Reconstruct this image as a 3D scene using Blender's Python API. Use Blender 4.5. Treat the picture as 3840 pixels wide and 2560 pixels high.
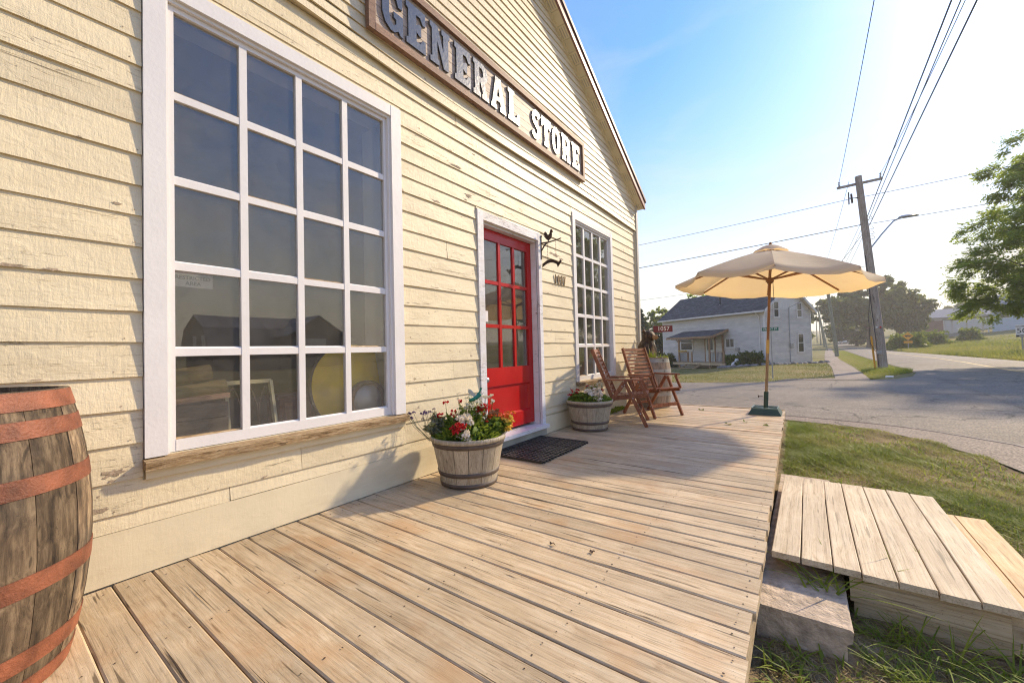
import bpy, math, random
import numpy as np
from mathutils import Vector, Matrix

for o in list(bpy.data.objects):
    bpy.data.objects.remove(o)
SC = bpy.context.scene
COL = SC.collection
random.seed(7)
RNG = np.random.default_rng(7)
R = math.radians

# ---------------------------------------------------------------- camera
cam = bpy.data.cameras.new('camera')
cam.sensor_width = 36.0
cam.sensor_fit = 'HORIZONTAL'
cam.lens = 14.206
cam.clip_start = 0.05
cam.clip_end = 4000
co = bpy.data.objects.new('camera', cam)
COL.objects.link(co)
co.matrix_world = Matrix(((0.806736, 0.033198, 0.589979, 2.74988),
                          (0.590393, -0.003417, -0.807109, 0.0),
                          (-0.024778, 0.999443, -0.022357, 1.07503),
                          (0, 0, 0, 1)))
SC.camera = co

# ---------------------------------------------------------------- sky, sun, exposure
SUN = Vector((0.68, 1.5, 1.0)).normalized()
ELEV = math.asin(SUN.z)
AZ = math.atan2(SUN.x, SUN.y)
w = bpy.data.worlds.new('World')
SC.world = w
w.use_nodes = True
nt = w.node_tree
sky = nt.nodes.new('ShaderNodeTexSky')
sky.sky_type = 'NISHITA'
sky.sun_disc = False
sky.sun_elevation = ELEV
sky.sun_rotation = AZ
sky.altitude = 100
sky.air_density = 1.3
sky.dust_density = 0.5
sky.ozone_density = 5.0
sat = nt.nodes.new('ShaderNodeHueSaturation')
sat.inputs['Hue'].default_value = 0.511
sat.inputs['Value'].default_value = 0.88
sat.inputs['Saturation'].default_value = 1.5
nt.links.new(sky.outputs[0], sat.inputs['Color'])
# pale haze veil that thickens towards the horizon, the same all round
tcw = nt.nodes.new('ShaderNodeTexCoord'); sep = nt.nodes.new('ShaderNodeSeparateXYZ'); mr = nt.nodes.new('ShaderNodeMapRange'); mxw = nt.nodes.new('ShaderNodeMix')
mr.interpolation_type = 'SMOOTHSTEP'
for k_, v_ in (('From Min', -0.05), ('From Max', 0.60), ('To Min', 0.95), ('To Max', 0.2)): mr.inputs[k_].default_value = v_
mxw.data_type = 'RGBA'
mxw.inputs[7].default_value = (3.1, 2.76, 2.28, 1.0)
nt.links.new(tcw.outputs['Generated'], sep.inputs[0]); nt.links.new(sep.outputs[2], mr.inputs[0]); mpw = nt.nodes.new('ShaderNodeMapping'); mpw.inputs['Scale'].default_value = (1.6, 5.0, 7.0); mpw.inputs['Rotation'].default_value = (0.0, 0.3, 0.5)
nzw = nt.nodes.new('ShaderNodeTexNoise'); nzw.inputs['Scale'].default_value = 1.3; nzw.inputs['Detail'].default_value = 7.0; nzw.inputs['Distortion'].default_value = 0.8
mrn = nt.nodes.new('ShaderNodeMapRange'); mad = nt.nodes.new('ShaderNodeMath'); mad.operation = 'ADD'; mad.use_clamp = True
for k_, v_ in (('From Min', 0.48), ('From Max', 0.75), ('To Min', 0.0), ('To Max', 0.16)): mrn.inputs[k_].default_value = v_
nt.links.new(tcw.outputs['Generated'], mpw.inputs[0]); nt.links.new(mpw.outputs[0], nzw.inputs['Vector']); nt.links.new(nzw.outputs[0], mrn.inputs[0])
nt.links.new(mr.outputs[0], mad.inputs[0]); nt.links.new(mrn.outputs[0], mad.inputs[1]); nt.links.new(mad.outputs[0], mxw.inputs[0])
nt.links.new(sat.outputs[0], mxw.inputs[6])
nt.links.new(mxw.outputs[2], nt.nodes['Background'].inputs[0])
nt.nodes['Background'].inputs[1].default_value = 0.15
sl = bpy.data.lights.new('sun', 'SUN')
sl.energy = 2.6
sl.angle = R(2.2)
sl.color = (1.0, 0.825, 0.58)
so = bpy.data.objects.new('sun', sl)
so.rotation_euler = (-SUN).to_track_quat('-Z', 'Y').to_euler()
so.location = SUN * 60
COL.objects.link(so)
SC.view_settings.view_transform = 'Standard'
SC.view_settings.look = 'None'
SC.view_settings.exposure = 1.3
SC.view_settings.gamma = 1.0
SC.view_settings.use_curve_mapping = False
SC.cycles.use_denoising = True
SC.cycles.max_bounces = 8
SC.cycles.transparent_max_bounces = 16
SC.cycles.volume_bounces = 0
SC.cycles.filter_width = 1.15
SC.cycles.sample_clamp_indirect = 6.0

# ---------------------------------------------------------------- mesh helpers
def mesh_np(name, V, F, smooth=False, tint=None):
    V = np.asarray(V, dtype=np.float32)
    F = np.asarray(F, dtype=np.int32)
    me = bpy.data.meshes.new(name)
    k = F.shape[1]
    me.vertices.add(len(V))
    me.vertices.foreach_set('co', V.ravel())
    me.loops.add(F.size)
    me.loops.foreach_set('vertex_index', F.ravel())
    me.polygons.add(len(F))
    me.polygons.foreach_set('loop_start', np.arange(len(F), dtype=np.int32) * k)
    me.polygons.foreach_set('loop_total', np.full(len(F), k, dtype=np.int32))
    me.update(calc_edges=True)
    if smooth:
        me.polygons.foreach_set('use_smooth', np.ones(len(F), dtype=bool))
    if tint is not None:
        a = me.attributes.new('tint', 'FLOAT', 'POINT')
        a.data.foreach_set('value', np.asarray(tint, dtype=np.float32))
    return me

class MB:
    def __init__(s):
        s.v = []; s.f = []; s.sm = []
    def add(s, vs, fs, smooth=False):
        b = len(s.v)
        s.v += [tuple(x) for x in vs]
        s.f += [tuple(i + b for i in f) for f in fs]
        s.sm += [smooth] * len(fs)
        return s
    def hexa(s, c):
        return s.add(c, [(0, 3, 2, 1), (4, 5, 6, 7), (0, 1, 5, 4), (1, 2, 6, 5), (2, 3, 7, 6), (3, 0, 4, 7)])
    def box(s, x0, x1, y0, y1, z0, z1):
        return s.hexa([(x0, y0, z0), (x1, y0, z0), (x1, y1, z0), (x0, y1, z0),
                       (x0, y0, z1), (x1, y0, z1), (x1, y1, z1), (x0, y1, z1)])
    def bar(s, p, q, w, h, up=(0, 0, 1), taper=1.0):
        p = Vector(p); q = Vector(q); d = (q - p).normalized(); up = Vector(up)
        a = d.cross(up)
        if a.length < 1e-4: a = d.cross(Vector((1, 0, 0)))
        a.normalize(); b = a.cross(d).normalized()
        c = []
        for P, t in ((p, 1.0), (q, taper)):
            for i, j in ((-1, -1), (1, -1), (1, 1), (-1, 1)):
                c.append(P + a * (i * w / 2 * t) + b * (j * h / 2 * t))
        return s.hexa(c)
    def tube(s, path, r, n=8, caps=True, smooth=True):
        path = [Vector(p) for p in path]; k = len(path)
        rr = r if isinstance(r, (list, tuple)) else [r] * k
        vs = []; fs = []; prev = None
        for i, P in enumerate(path):
            d = (path[min(i + 1, k - 1)] - path[max(i - 1, 0)])
            d = d.normalized() if d.length > 1e-9 else Vector((0, 0, 1))
            if prev is None:
                a = d.cross(Vector((0, 0, 1)))
                if a.length < 1e-3: a = d.cross(Vector((1, 0, 0)))
            else:
                a = prev - d * prev.dot(d)
            a.normalize(); prev = a; b = d.cross(a)
            for j in range(n):
                t = 2 * math.pi * j / n
                vs.append(P + (a * math.cos(t) + b * math.sin(t)) * rr[i])
        for i in range(k - 1):
            for j in range(n):
                j2 = (j + 1) % n
                fs.append((i * n + j, i * n + j2, (i + 1) * n + j2, (i + 1) * n + j))
        s.add(vs, fs, smooth)
        if caps:
            s.add(vs[:n], [tuple(reversed(range(n)))]); s.add(vs[-n:], [tuple(range(n))])
        return s
    def lathe(s, prof, n=24, c=(0, 0), smooth=True, a0=0.0, a1=2 * math.pi):
        full = abs(a1 - a0 - 2 * math.pi) < 1e-6
        m = n if full else n + 1
        vs = []; fs = []
        for r, z in prof:
            for j in range(m):
                t = a0 + (a1 - a0) * j / n
                vs.append((c[0] + r * math.cos(t), c[1] + r * math.sin(t), z))
        for i in range(len(prof) - 1):
            for j in range(n):
                j2 = (j + 1) % m
                fs.append((i * m + j, i * m + j2, (i + 1) * m + j2, (i + 1) * m + j))
        return s.add(vs, fs, smooth)
    def ball(s, c, r, n=12, m=8, sq=(1, 1, 1), smooth=True):
        vs = []; fs = []
        for i in range(m + 1):
            p = math.pi * i / m
            for j in range(n):
                t = 2 * math.pi * j / n
                vs.append((c[0] + r * sq[0] * math.sin(p) * math.cos(t), c[1] + r * sq[1] * math.sin(p) * math.sin(t), c[2] - r * sq[2] * math.cos(p)))
        for i in range(m):
            for j in range(n):
                j2 = (j + 1) % n
                fs.append((i * n + j, i * n + j2, (i + 1) * n + j2, (i + 1) * n + j))
        return s.add(vs, fs, smooth)
    def prism(s, pts, o, u, v, d):
        """polygon pts in plane (u, v) at o, thickness vector d"""
        o = Vector(o); u = Vector(u); v = Vector(v); d = Vector(d); n = len(pts)
        a = [o + u * x + v * y for x, y in pts]
        vs = a + [p + d for p in a]
        fs = [tuple(reversed(range(n))), tuple(range(n, 2 * n))]
        fs += [(i, (i + 1) % n, (i + 1) % n + n, i + n) for i in range(n)]
        return s.add(vs, fs)
    def mesh(s, name):
        me = bpy.data.meshes.new(name)
        me.from_pydata(s.v, [], s.f)
        me.polygons.foreach_set('use_smooth', s.sm)
        me.update()
        return me

def recalc(me):
    import bmesh
    bm = bmesh.new(); bm.from_mesh(me)
    bmesh.ops.recalc_face_normals(bm, faces=bm.faces)
    bm.to_mesh(me); bm.free()
    return me

def tag(o, label=None, cat=None, group=None, kind=None):
    if label: o['label'] = label
    if cat: o['category'] = cat
    if group: o['group'] = group
    if kind: o['kind'] = kind
    return o

def thing(name, label, cat, loc=(0, 0, 0), rz=0.0, group=None):
    o = bpy.data.objects.new(name, None)
    o.empty_display_size = 0.1
    COL.objects.link(o)
    o.location = loc; o.rotation_euler = (0, 0, rz)
    return tag(o, label, cat, group)

def obj(name, me, m, parent=None, world=False, label=None):
    """world=True: vertices are given in world coordinates although the parent is moved"""
    if isinstance(me, MB): me = recalc(me.mesh(name))
    o = bpy.data.objects.new(name, me)
    COL.objects.link(o)
    if m is not None and not me.materials: me.materials.append(m)
    if parent is not None:
        o.parent = parent
        if world:
            o.matrix_parent_inverse = Matrix.Translation(-parent.location)
    if label: o['label'] = label
    return o

def kids(o): return list(o.children)
def dup(o, parent=None, depth=0):
    c = o.copy(); COL.objects.link(c); c.parent = parent
    c.matrix_parent_inverse = o.matrix_parent_inverse
    for ch in kids(o): dup(ch, c, depth + 1)
    return c

def text_mesh(txt, size, depth, bold=0.0, align='CENTER'):
    cu = bpy.data.curves.new('lettering', 'FONT')
    cu.body = txt; cu.size = size; cu.extrude = depth; cu.offset = bold
    cu.align_x = align; cu.align_y = 'CENTER'; cu.resolution_u = 4
    t = bpy.data.objects.new('lettering', cu); COL.objects.link(t)
    dg = bpy.context.evaluated_depsgraph_get(); dg.update()
    me = bpy.data.meshes.new_from_object(t.evaluated_get(dg))
    bpy.data.objects.remove(t)
    return me

def poly_mesh(loops, depth):
    """flat letter from closed loops (outer + holes), extruded both ways by depth"""
    cu = bpy.data.curves.new('letter', 'CURVE'); cu.dimensions = '2D'; cu.fill_mode = 'BOTH'; cu.extrude = depth
    for L in loops:
        sp = cu.splines.new('POLY'); sp.points.add(len(L) - 1); sp.use_cyclic_u = True
        for q, (x, y) in zip(sp.points, L): q.co = (x, y, 0, 1)
    t = bpy.data.objects.new('letter', cu); COL.objects.link(t)
    dg = bpy.context.evaluated_depsgraph_get(); dg.update()
    me = bpy.data.meshes.new_from_object(t.evaluated_get(dg))
    bpy.data.objects.remove(t)
    return me

def xform(me, M):
    me.transform(M); me.update(); return me

def ss(a, b, x):
    t = np.clip((x - a) / (b - a), 0, 1)
    return t * t * (3 - 2 * t)

# ---------------------------------------------------------------- material helpers
class NT:
    def __init__(s, name):
        s.m = bpy.data.materials.new(name); s.m.use_nodes = True
        s.t = s.m.node_tree; s.b = s.t.nodes['Principled BSDF']; s.out = s.t.nodes['Material Output']
    def n(s, typ, ins=None, **props):
        nd = s.t.nodes.new('ShaderNode' + typ)
        for k, v in props.items(): setattr(nd, k, v)
        for k, v in (ins or {}).items(): s.set(nd.inputs[k], v)
        return nd
    def set(s, sock, v):
        if isinstance(v, bpy.types.NodeSocket): s.t.links.new(v, sock)
        else:
            if isinstance(v, tuple) and len(v) == 3 and sock.type == 'RGBA': v = v + (1.0,)
            sock.default_value = v
    def math(s, op, a, b=0.0, c=None, clamp=False):
        nd = s.n('Math', operation=op, use_clamp=clamp)
        s.set(nd.inputs[0], a); s.set(nd.inputs[1], b)
        if c is not None: s.set(nd.inputs[2], c)
        return nd.outputs[0]
    def coords(s, scale=(1, 1, 1), rand=0.0, kind='Object'):
        tc = s.n('TexCoord').outputs[kind]
        if rand:
            r = s.n('ObjectInfo').outputs['Random']
            cv = s.n('CombineXYZ', {0: s.math('MULTIPLY', r, rand), 1: s.math('MULTIPLY', r, rand * 1.7), 2: s.math('MULTIPLY', r, rand * 2.3)})
            tc = s.n('VectorMath', {0: tc, 1: cv.outputs[0]}, operation='ADD').outputs[0]
        return s.n('VectorMath', {0: tc, 1: scale}, operation='MULTIPLY').outputs[0]
    def noise(s, co, scale=1.0, detail=4.0, rough=0.55, dist=0.0):
        return s.n('TexNoise', {'Vector': co, 'Scale': scale, 'Detail': detail, 'Roughness': rough, 'Distortion': dist}).outputs['Fac']
    def ramp(s, fac, stops):
        nd = s.n('ValToRGB', {0: fac}); e = nd.color_ramp.elements
        while len(e) < len(stops): e.new(0.5)
        for el, (p, c) in zip(e, stops):
            el.position = p
            el.color = (c if isinstance(c, tuple) else (c, c, c)) + (1.0,)
        return nd.outputs[0]
    def mix(s, f, a, b, blend='MIX'):
        nd = s.n('Mix', data_type='RGBA', blend_type=blend)
        s.set(nd.inputs[0], f); s.set(nd.inputs[6], a); s.set(nd.inputs[7], b)
        return nd.outputs[2]
    def vary(s, col, amt):
        r = s.n('ObjectInfo').outputs['Random']
        v = s.math('MULTIPLY_ADD', r, amt * 2, 1 - amt)
        return s.mix(1.0, col, s.n('CombineColor', {0: v, 1: v, 2: v}).outputs[0], 'MULTIPLY')
    def bump(s, h, strength=0.3, dist=0.01):
        return s.n('Bump', {'Height': h, 'Strength': strength, 'Distance': dist}).outputs[0]
    def done(s, col=None, rough=None, normal=None, metal=None, spec=None, **kw):
        B = s.b.inputs
        if col is not None: s.set(B['Base Color'], col)
        if rough is not None: s.set(B['Roughness'], rough)
        if normal is not None: s.set(B['Normal'], normal)
        if metal is not None: s.set(B['Metallic'], metal)
        if spec is not None: s.set(B['Specular IOR Level'], spec)
        for k, v in kw.items(): s.set(B[k], v)
        return s.m

def plain(name, c, rough=0.6, metal=0.0, var=0.12, scale=3.0, bump=0.0, bs=60.0, rand=0.0, spec=0.5):
    t = NT(name); co_ = t.coords((1, 1, 1), 5.0)
    n1 = t.noise(co_, scale, 5)
    lo = tuple(x * (1 - var) for x in c); hi = tuple(min(1, x * (1 + var)) for x in c)
    col = t.ramp(n1, [(0.3, lo), (0.7, hi)])
    if rand: col = t.vary(col, rand)
    nrm = t.bump(t.noise(co_, bs, 3), bump, 0.01) if bump else None
    return t.done(col, rough, nrm, metal, spec)

def wood(name, dark, mid, pale, axis=0, freq=30.0, along=0.9, rough=0.7, rand=0.12, crack=0.6, bump=0.35, blotch=1.5, stain=None, contrast=1.0):
    """weathered board; grain runs along axis"""
    t = NT(name)
    sc = [freq, freq, freq]; sc[axis] = along
    co_ = t.coords(tuple(sc), 37.0)
    b = t.coords((blotch, blotch, blotch), 17.0)
    warp = t.noise(b, 1.0, 2)
    wv = t.math('MULTIPLY', warp, 4.0)
    co2 = t.n('VectorMath', {0: co_, 1: t.n('CombineXYZ', {0: wv, 1: wv, 2: wv}).outputs[0]}, operation='ADD').outputs[0]
    g = t.noise(co2, 1.0, 7, 0.7)
    col = t.ramp(g, [(0.5 - 0.17 / contrast, dark), (0.5 - 0.02 / contrast, mid), (0.5 + 0.18 / contrast, pale)])
    bl = t.noise(b, 1.3, 5, 0.65)
    col = t.mix(t.math('MULTIPLY', t.ramp(bl, [(0.38, 1.0), (0.62, 0.0)]), 0.5), col, tuple(x * 0.66 for x in mid))
    fine = t.noise(t.coords(tuple(x * 3.0 for x in sc), 11.0), 1.0, 5, 0.7)
    lines = t.ramp(fine, [(0.34, 0.45), (0.46, 1.0), (0.7, 1.12)])
    col = t.mix(0.7, col, lines, 'MULTIPLY')
    spk = t.ramp(t.noise(t.coords((90, 90, 90), 5.0), 1.0, 2), [(0.66, 0.0), (0.72, 1.0)])
    col = t.mix(t.math('MULTIPLY', spk, 0.45), col, tuple(x * 0.5 for x in dark))
    if crack:
        sk = [freq * 0.8] * 3; sk[axis] = along * 2.0
        ck = t.ramp(t.noise(t.coords(tuple(sk), 71.0), 1.0, 2, 0.5), [(0.675, 0.0), (0.70, 1.0)])
        col = t.mix(t.math('MULTIPLY', ck, crack), col, tuple(x * 0.22 for x in dark))
    if stain:
        st = t.ramp(t.noise(t.coords((2.2, 2.2, 2.2), 3.0), 1.0, 4), [(0.54, 0.0), (0.68, 1.0)])
        col = t.mix(t.math('MULTIPLY', st, 0.6), col, stain)
    col = t.vary(col, rand)
    return t.done(col, rough, t.bump(t.math('ADD', g, t.math('MULTIPLY', fine, 0.6)), bump, 0.006), spec=0.3)
# ---------------------------------------------------------------- materials
def siding_mat(name, c, peel, amt, crack=0.6, bmp=0.6):
    t = NT(name)
    co_ = t.coords((1, 1, 1), 9.0)
    n1 = t.noise(co_, 2.3, 5)
    col = t.ramp(n1, [(0.3, tuple(x * 0.92 for x in c)), (0.7, tuple(min(1, x * 1.05) for x in c))])
    grime = t.noise(t.coords((1.4, 1.4, 6.0), 4.0), 1.0, 7, 0.7)
    col = t.mix(t.math('MULTIPLY', t.ramp(grime, [(0.48, 0.0), (0.75, 1.0)]), 0.4), col, (0.46, 0.36, 0.21))
    gate = t.noise(t.coords((1.1, 1.1, 2.0), 51.0), 1.0, 3)
    pn = t.noise(t.coords((11, 8, 30), 23.0), 1.0, 7, 0.75, 0.7)
    mask = t.ramp(t.math('ADD', pn, t.math('MULTIPLY', t.math('SUBTRACT', gate, 0.5), 0.28)), [(amt, 0.0), (amt + 0.012, 1.0)])
    col = t.mix(mask, col, peel)
    edge = t.ramp(t.math('ADD', pn, t.math('MULTIPLY', t.math('SUBTRACT', gate, 0.5), 0.28)), [(amt - 0.035, 0.0), (amt - 0.01, 1.0)])
    ln = t.math('ABSOLUTE', t.math('SUBTRACT', t.noise(t.coords((2, 1.1, 30), 61.0), 1.0, 3, 0.5), 0.5))
    lm = t.math('MULTIPLY', t.ramp(ln, [(0.0, 1.0), (0.006, 0.0)]), t.ramp(gate, [(0.50, 0.0), (0.58, crack)]))
    col = t.mix(lm, col, (0.20, 0.14, 0.08))
    nl = t.ramp(t.noise(t.coords((14, 9, 14), 77.0), 1.0, 1), [(0.765, 0.0), (0.78, 0.7 if crack else 0.0)])
    col = t.mix(nl, col, (0.25, 0.17, 0.10))
    crk = t.noise(t.coords((70, 62, 10), 31.0), 1.0, 5, 0.7)
    lumps = t.noise(t.coords((18, 15, 26), 13.0), 1.0, 6, 0.65, 0.5)
    hgt = t.math('SUBTRACT', t.math('ADD', t.math('MULTIPLY', crk, 0.55), lumps), t.math('ADD', t.math('MULTIPLY', edge, 0.3), t.math('MULTIPLY', lm, 0.6)))
    col = t.vary(col, 0.05)
    return t.done(col, 0.5, t.bump(hgt, bmp, 0.008), spec=0.3)

CREAM = siding_mat('cream_painted_clapboard', (0.725, 0.62, 0.415), (0.32, 0.25, 0.18), 0.675)
CREAM_UP = siding_mat('cream_painted_gable_siding', (0.725, 0.62, 0.425), (0.32, 0.31, 0.27), 0.665, 0.3)
CREAM_SM = siding_mat('cream_painted_plywood', (0.725, 0.63, 0.43), (0.40, 0.32, 0.22), 0.83, 0.0, 0.22)
WHITE = plain('white_window_paint', (0.71, 0.68, 0.655), 0.45, var=0.04, scale=4.0, bump=0.12, bs=40)
WHITE_OLD = siding_mat('peeling_white_paint', (0.71, 0.69, 0.69), (0.45, 0.41, 0.38), 0.62, 0.9)
SILL = wood('weathered_sill_wood', (0.12, 0.07, 0.03), (0.33, 0.22, 0.11), (0.50, 0.38, 0.23), axis=1, freq=70, along=9.0, crack=0.6, bump=0.8, contrast=1.3)
DECK = wood('weathered_deck_board', (0.29, 0.185, 0.095), (0.53, 0.40, 0.24), (0.67, 0.545, 0.37), axis=0, freq=42, along=0.9, rough=0.52, rand=0.17, crack=0.75, stain=(0.46, 0.27, 0.125), blotch=2.2, contrast=0.72)
PLANK = wood('pale_new_plank', (0.40, 0.285, 0.165), (0.61, 0.48, 0.31), (0.72, 0.605, 0.425), axis=1, freq=40, along=0.9, rough=0.65, rand=0.07, crack=0.5, contrast=0.8)
PLANK_W = wood('warm_step_plank', (0.34, 0.18, 0.06), (0.60, 0.38, 0.17), (0.70, 0.50, 0.28), axis=1, freq=40, along=0.9, rough=0.65, rand=0.05, crack=0.5)
JOIST = wood('treated_joist', (0.30, 0.20, 0.10), (0.50, 0.37, 0.21), (0.58, 0.46, 0.30), axis=0, freq=36, along=0.9)
TEAK = wood('oiled_chair_wood', (0.15, 0.048, 0.022), (0.29, 0.105, 0.048), (0.42, 0.17, 0.08), axis=2, freq=16, along=4, rough=0.42, rand=0.10, crack=0.0, bump=0.1)
POLEWOOD = wood('umbrella_pole_wood', (0.22, 0.09, 0.03), (0.36, 0.16, 0.06), (0.42, 0.2, 0.08), axis=2, freq=30, along=1.5, rough=0.4, rand=0.04, crack=0.0, bump=0.05)
BARREL = wood('stained_oak_stave', (0.035, 0.025, 0.017), (0.14, 0.095, 0.057), (0.33, 0.24, 0.145), axis=2, freq=34, along=3.5, rough=0.7, rand=0.45, crack=0.6, stain=(0.035, 0.032, 0.028), blotch=4.0, contrast=1.2)
GREYBAR = wood('grey_oak_stave', (0.14, 0.11, 0.085), (0.29, 0.23, 0.18), (0.40, 0.33, 0.26), axis=2, freq=30, along=2.5, rough=0.75, rand=0.13, crack=0.3)
PLANTER = wood('grey_planter_stave', (0.24, 0.195, 0.13), (0.40, 0.335, 0.24), (0.52, 0.45, 0.33), axis=2, freq=60, along=6, rough=0.6, rand=0.12, crack=0.25, bump=0.3)
PLBAND = plain('dark_planter_band', (0.085, 0.06, 0.045), 0.55, var=0.3, scale=14, bump=0.2)
RUST = plain('rusty_hoop_steel', (0.225, 0.075, 0.036), 0.6, metal=0.1, var=0.45, scale=11, bump=0.4, bs=120, rand=0.15)
GALV = plain('galvanised_hoop', (0.33, 0.32, 0.30), 0.5, metal=0.4, var=0.15, scale=6)
SOIL = plain('potting_soil', (0.03, 0.022, 0.016), 0.9, var=0.4, scale=30, bump=0.6)
RUBBER = plain('black_rubber', (0.030, 0.026, 0.024), 0.5, var=0.2, scale=20, bump=0.1)
STEEL = plain('dull_steel', (0.45, 0.45, 0.46), 0.35, metal=0.9, var=0.1)
IRON = plain('rusted_black_iron', (0.055, 0.032, 0.022), 0.6, metal=0.3, var=0.5, scale=25, bump=0.2)
BROWN = plain('brown_roof_fascia', (0.235, 0.115, 0.088), 0.45, var=0.12, scale=2)
BROWN_D = plain('dark_brown_drip_edge', (0.10, 0.05, 0.04), 0.5, var=0.1)
SOFF = plain('cream_soffit_panel', (0.74, 0.66, 0.45), 0.5, var=0.06, rand=0.05)
GREYTRIM = plain('grey_beige_metal_trim', (0.50, 0.46, 0.38), 0.5, var=0.12, scale=2)
SHINGLE_D = plain('dark_roof_shingle', (0.07, 0.06, 0.055), 0.9, var=0.3, scale=20, bump=0.5)
FRAMEW = wood('brown_sign_frame', (0.13, 0.07, 0.045), (0.25, 0.14, 0.09), (0.33, 0.2, 0.135), axis=1, freq=60, along=12, rough=0.6, crack=0.1)
SIGNB = wood('pale_sign_plank', (0.30, 0.22, 0.16), (0.46, 0.36, 0.28), (0.54, 0.45, 0.36), axis=1, freq=30, along=1.5, rough=0.55, rand=0.07, crack=0.2)
LETTER = plain('glossy_slate_letter_paint', (0.05, 0.056, 0.064), 0.27, var=0.25, scale=6, bump=0.15, bs=30, spec=0.9)
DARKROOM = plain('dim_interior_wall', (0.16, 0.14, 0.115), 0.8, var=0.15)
CONC = plain('worn_concrete', (0.46, 0.36, 0.255), 0.9, var=0.38, scale=16, bump=1.0, bs=45)
GREYST = plain('grey_painted_step', (0.34, 0.33, 0.27), 0.7, var=0.2, scale=4, bump=0.2)

def paint_red():
    t = NT('glossy_red_door_paint')
    co_ = t.coords((1, 1, 1))
    n1 = t.noise(co_, 3.0, 4)
    col = t.ramp(n1, [(0.3, (0.36, 0.005, 0.005)), (0.7, (0.47, 0.009, 0.009))])
    g = t.noise(t.coords((40, 3, 40)), 1.0, 4)
    return t.done(col, 0.26, t.bump(g, 0.15, 0.004), spec=0.35)
RED = paint_red()

def glass_mat():
    t = NT('old_window_glass')
    fr = t.n('LayerWeight', {'Blend': 0.5})
    nb = t.bump(t.noise(t.coords((1, 1, 1), 9.0), 2.2, 2), 0.02, 0.02)
    f2 = t.math('MULTIPLY_ADD', t.math('POWER', fr.outputs['Facing'], 4.6), 0.93, 0.07, clamp=True)
    tr = t.n('BsdfTransparent', {'Color': (0.95, 0.955, 0.945)})
    gl = t.n('BsdfGlossy', {'Roughness': 0.0, 'Normal': nb, 'Color': (1.0, 0.95, 0.87)})
    dirt = t.ramp(t.noise(t.coords((5, 5, 5), 9.0), 1.0, 6, 0.7), [(0.35, 0.03), (0.85, 0.09)])
    mx = t.n('MixShader', {0: f2, 1: tr.outputs[0], 2: gl.outputs[0]})
    df = t.n('BsdfDiffuse', {'Color': (0.55, 0.51, 0.44)})
    mx2 = t.n('MixShader', {0: dirt, 1: mx.outputs[0], 2: df.outputs[0]})
    t.t.links.new(mx2.outputs[0], t.out.inputs[0])
    return t.m
GLASS = glass_mat()

def darkglass():
    t = NT('dark_house_window')
    return t.done((0.035, 0.038, 0.042), 0.06, spec=0.6)
DGLASS = darkglass()

def leaf_mat(name, c1, c2, trans=0.35, rough=0.55, tcol=None):
    t = NT(name)
    at = t.n('Attribute', attribute_name='tint')
    col = t.mix(at.outputs['Fac'], c1, c2)
    t.set(t.b.inputs['Base Color'], col); t.b.inputs['Roughness'].default_value = rough
    t.b.inputs['Specular IOR Level'].default_value = 0.25
    tl = t.n('BsdfTranslucent', {'Color': t.mix(0.55, col, tcol or (0.30, 0.34, 0.03))})
    mx = t.n('MixShader', {0: trans, 1: t.b.outputs[0], 2: tl.outputs[0]})
    t.t.links.new(mx.outputs[0], t.out.inputs[0])
    return t.m
GRASS = leaf_mat('lawn_grass', (0.20, 0.26, 0.032), (0.50, 0.40, 0.15), 0.45)
GRASS_DRY = leaf_mat('dry_lawn_grass', (0.16, 0.17, 0.04), (0.42, 0.31, 0.14), 0.3)
FIELD = leaf_mat('tall_field_grass', (0.19, 0.22, 0.04), (0.42, 0.34, 0.12), 0.45)
WEED = leaf_mat('bright_weed_blade', (0.16, 0.24, 0.03), (0.34, 0.38, 0.05), 0.5)
STRAW = leaf_mat('dead_grass_straw', (0.28, 0.19, 0.09), (0.48, 0.36, 0.20), 0.2, tcol=(0.3, 0.2, 0.1))
WALNUT = leaf_mat('walnut_leaf', (0.15, 0.235, 0.035), (0.31, 0.39, 0.055), 0.65, tcol=(0.42, 0.48, 0.05))
MAPLE = leaf_mat('dark_maple_leaf', (0.035, 0.058, 0.02), (0.085, 0.12, 0.035), 0.3)
SPRUCE = leaf_mat('blue_green_spruce_needle', (0.035, 0.06, 0.045), (0.08, 0.115, 0.075), 0.2)
SHRUB = leaf_mat('shrub_leaf', (0.07, 0.12, 0.02), (0.18, 0.23, 0.04), 0.4)
HERB = leaf_mat('flower_foliage', (0.07, 0.14, 0.022), (0.21, 0.29, 0.045), 0.45)
HERB_L = leaf_mat('grey_green_foliage', (0.14, 0.15, 0.09), (0.26, 0.26, 0.16), 0.25)
BARK = plain('tree_bark', (0.10, 0.075, 0.055), 0.9, var=0.3, scale=8, bump=0.6, bs=20)
POLE = wood('grey_utility_pole', (0.19, 0.15, 0.115), (0.34, 0.285, 0.235), (0.48, 0.42, 0.36), axis=2, freq=20, along=0.8, rough=0.85, crack=0.6, rand=0.08)
POLE_G = wood('greenish_treated_pole', (0.16, 0.16, 0.12), (0.27, 0.27, 0.20), (0.38, 0.37, 0.28), axis=2, freq=20, along=0.8, rough=0.85, crack=0.4, rand=0.12)
WIRE = plain('black_cable', (0.02, 0.02, 0.022), 0.6, var=0.1)
MASS = plain('street_lamp_aluminium', (0.42, 0.43, 0.44), 0.4, metal=0.7, var=0.1)

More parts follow.
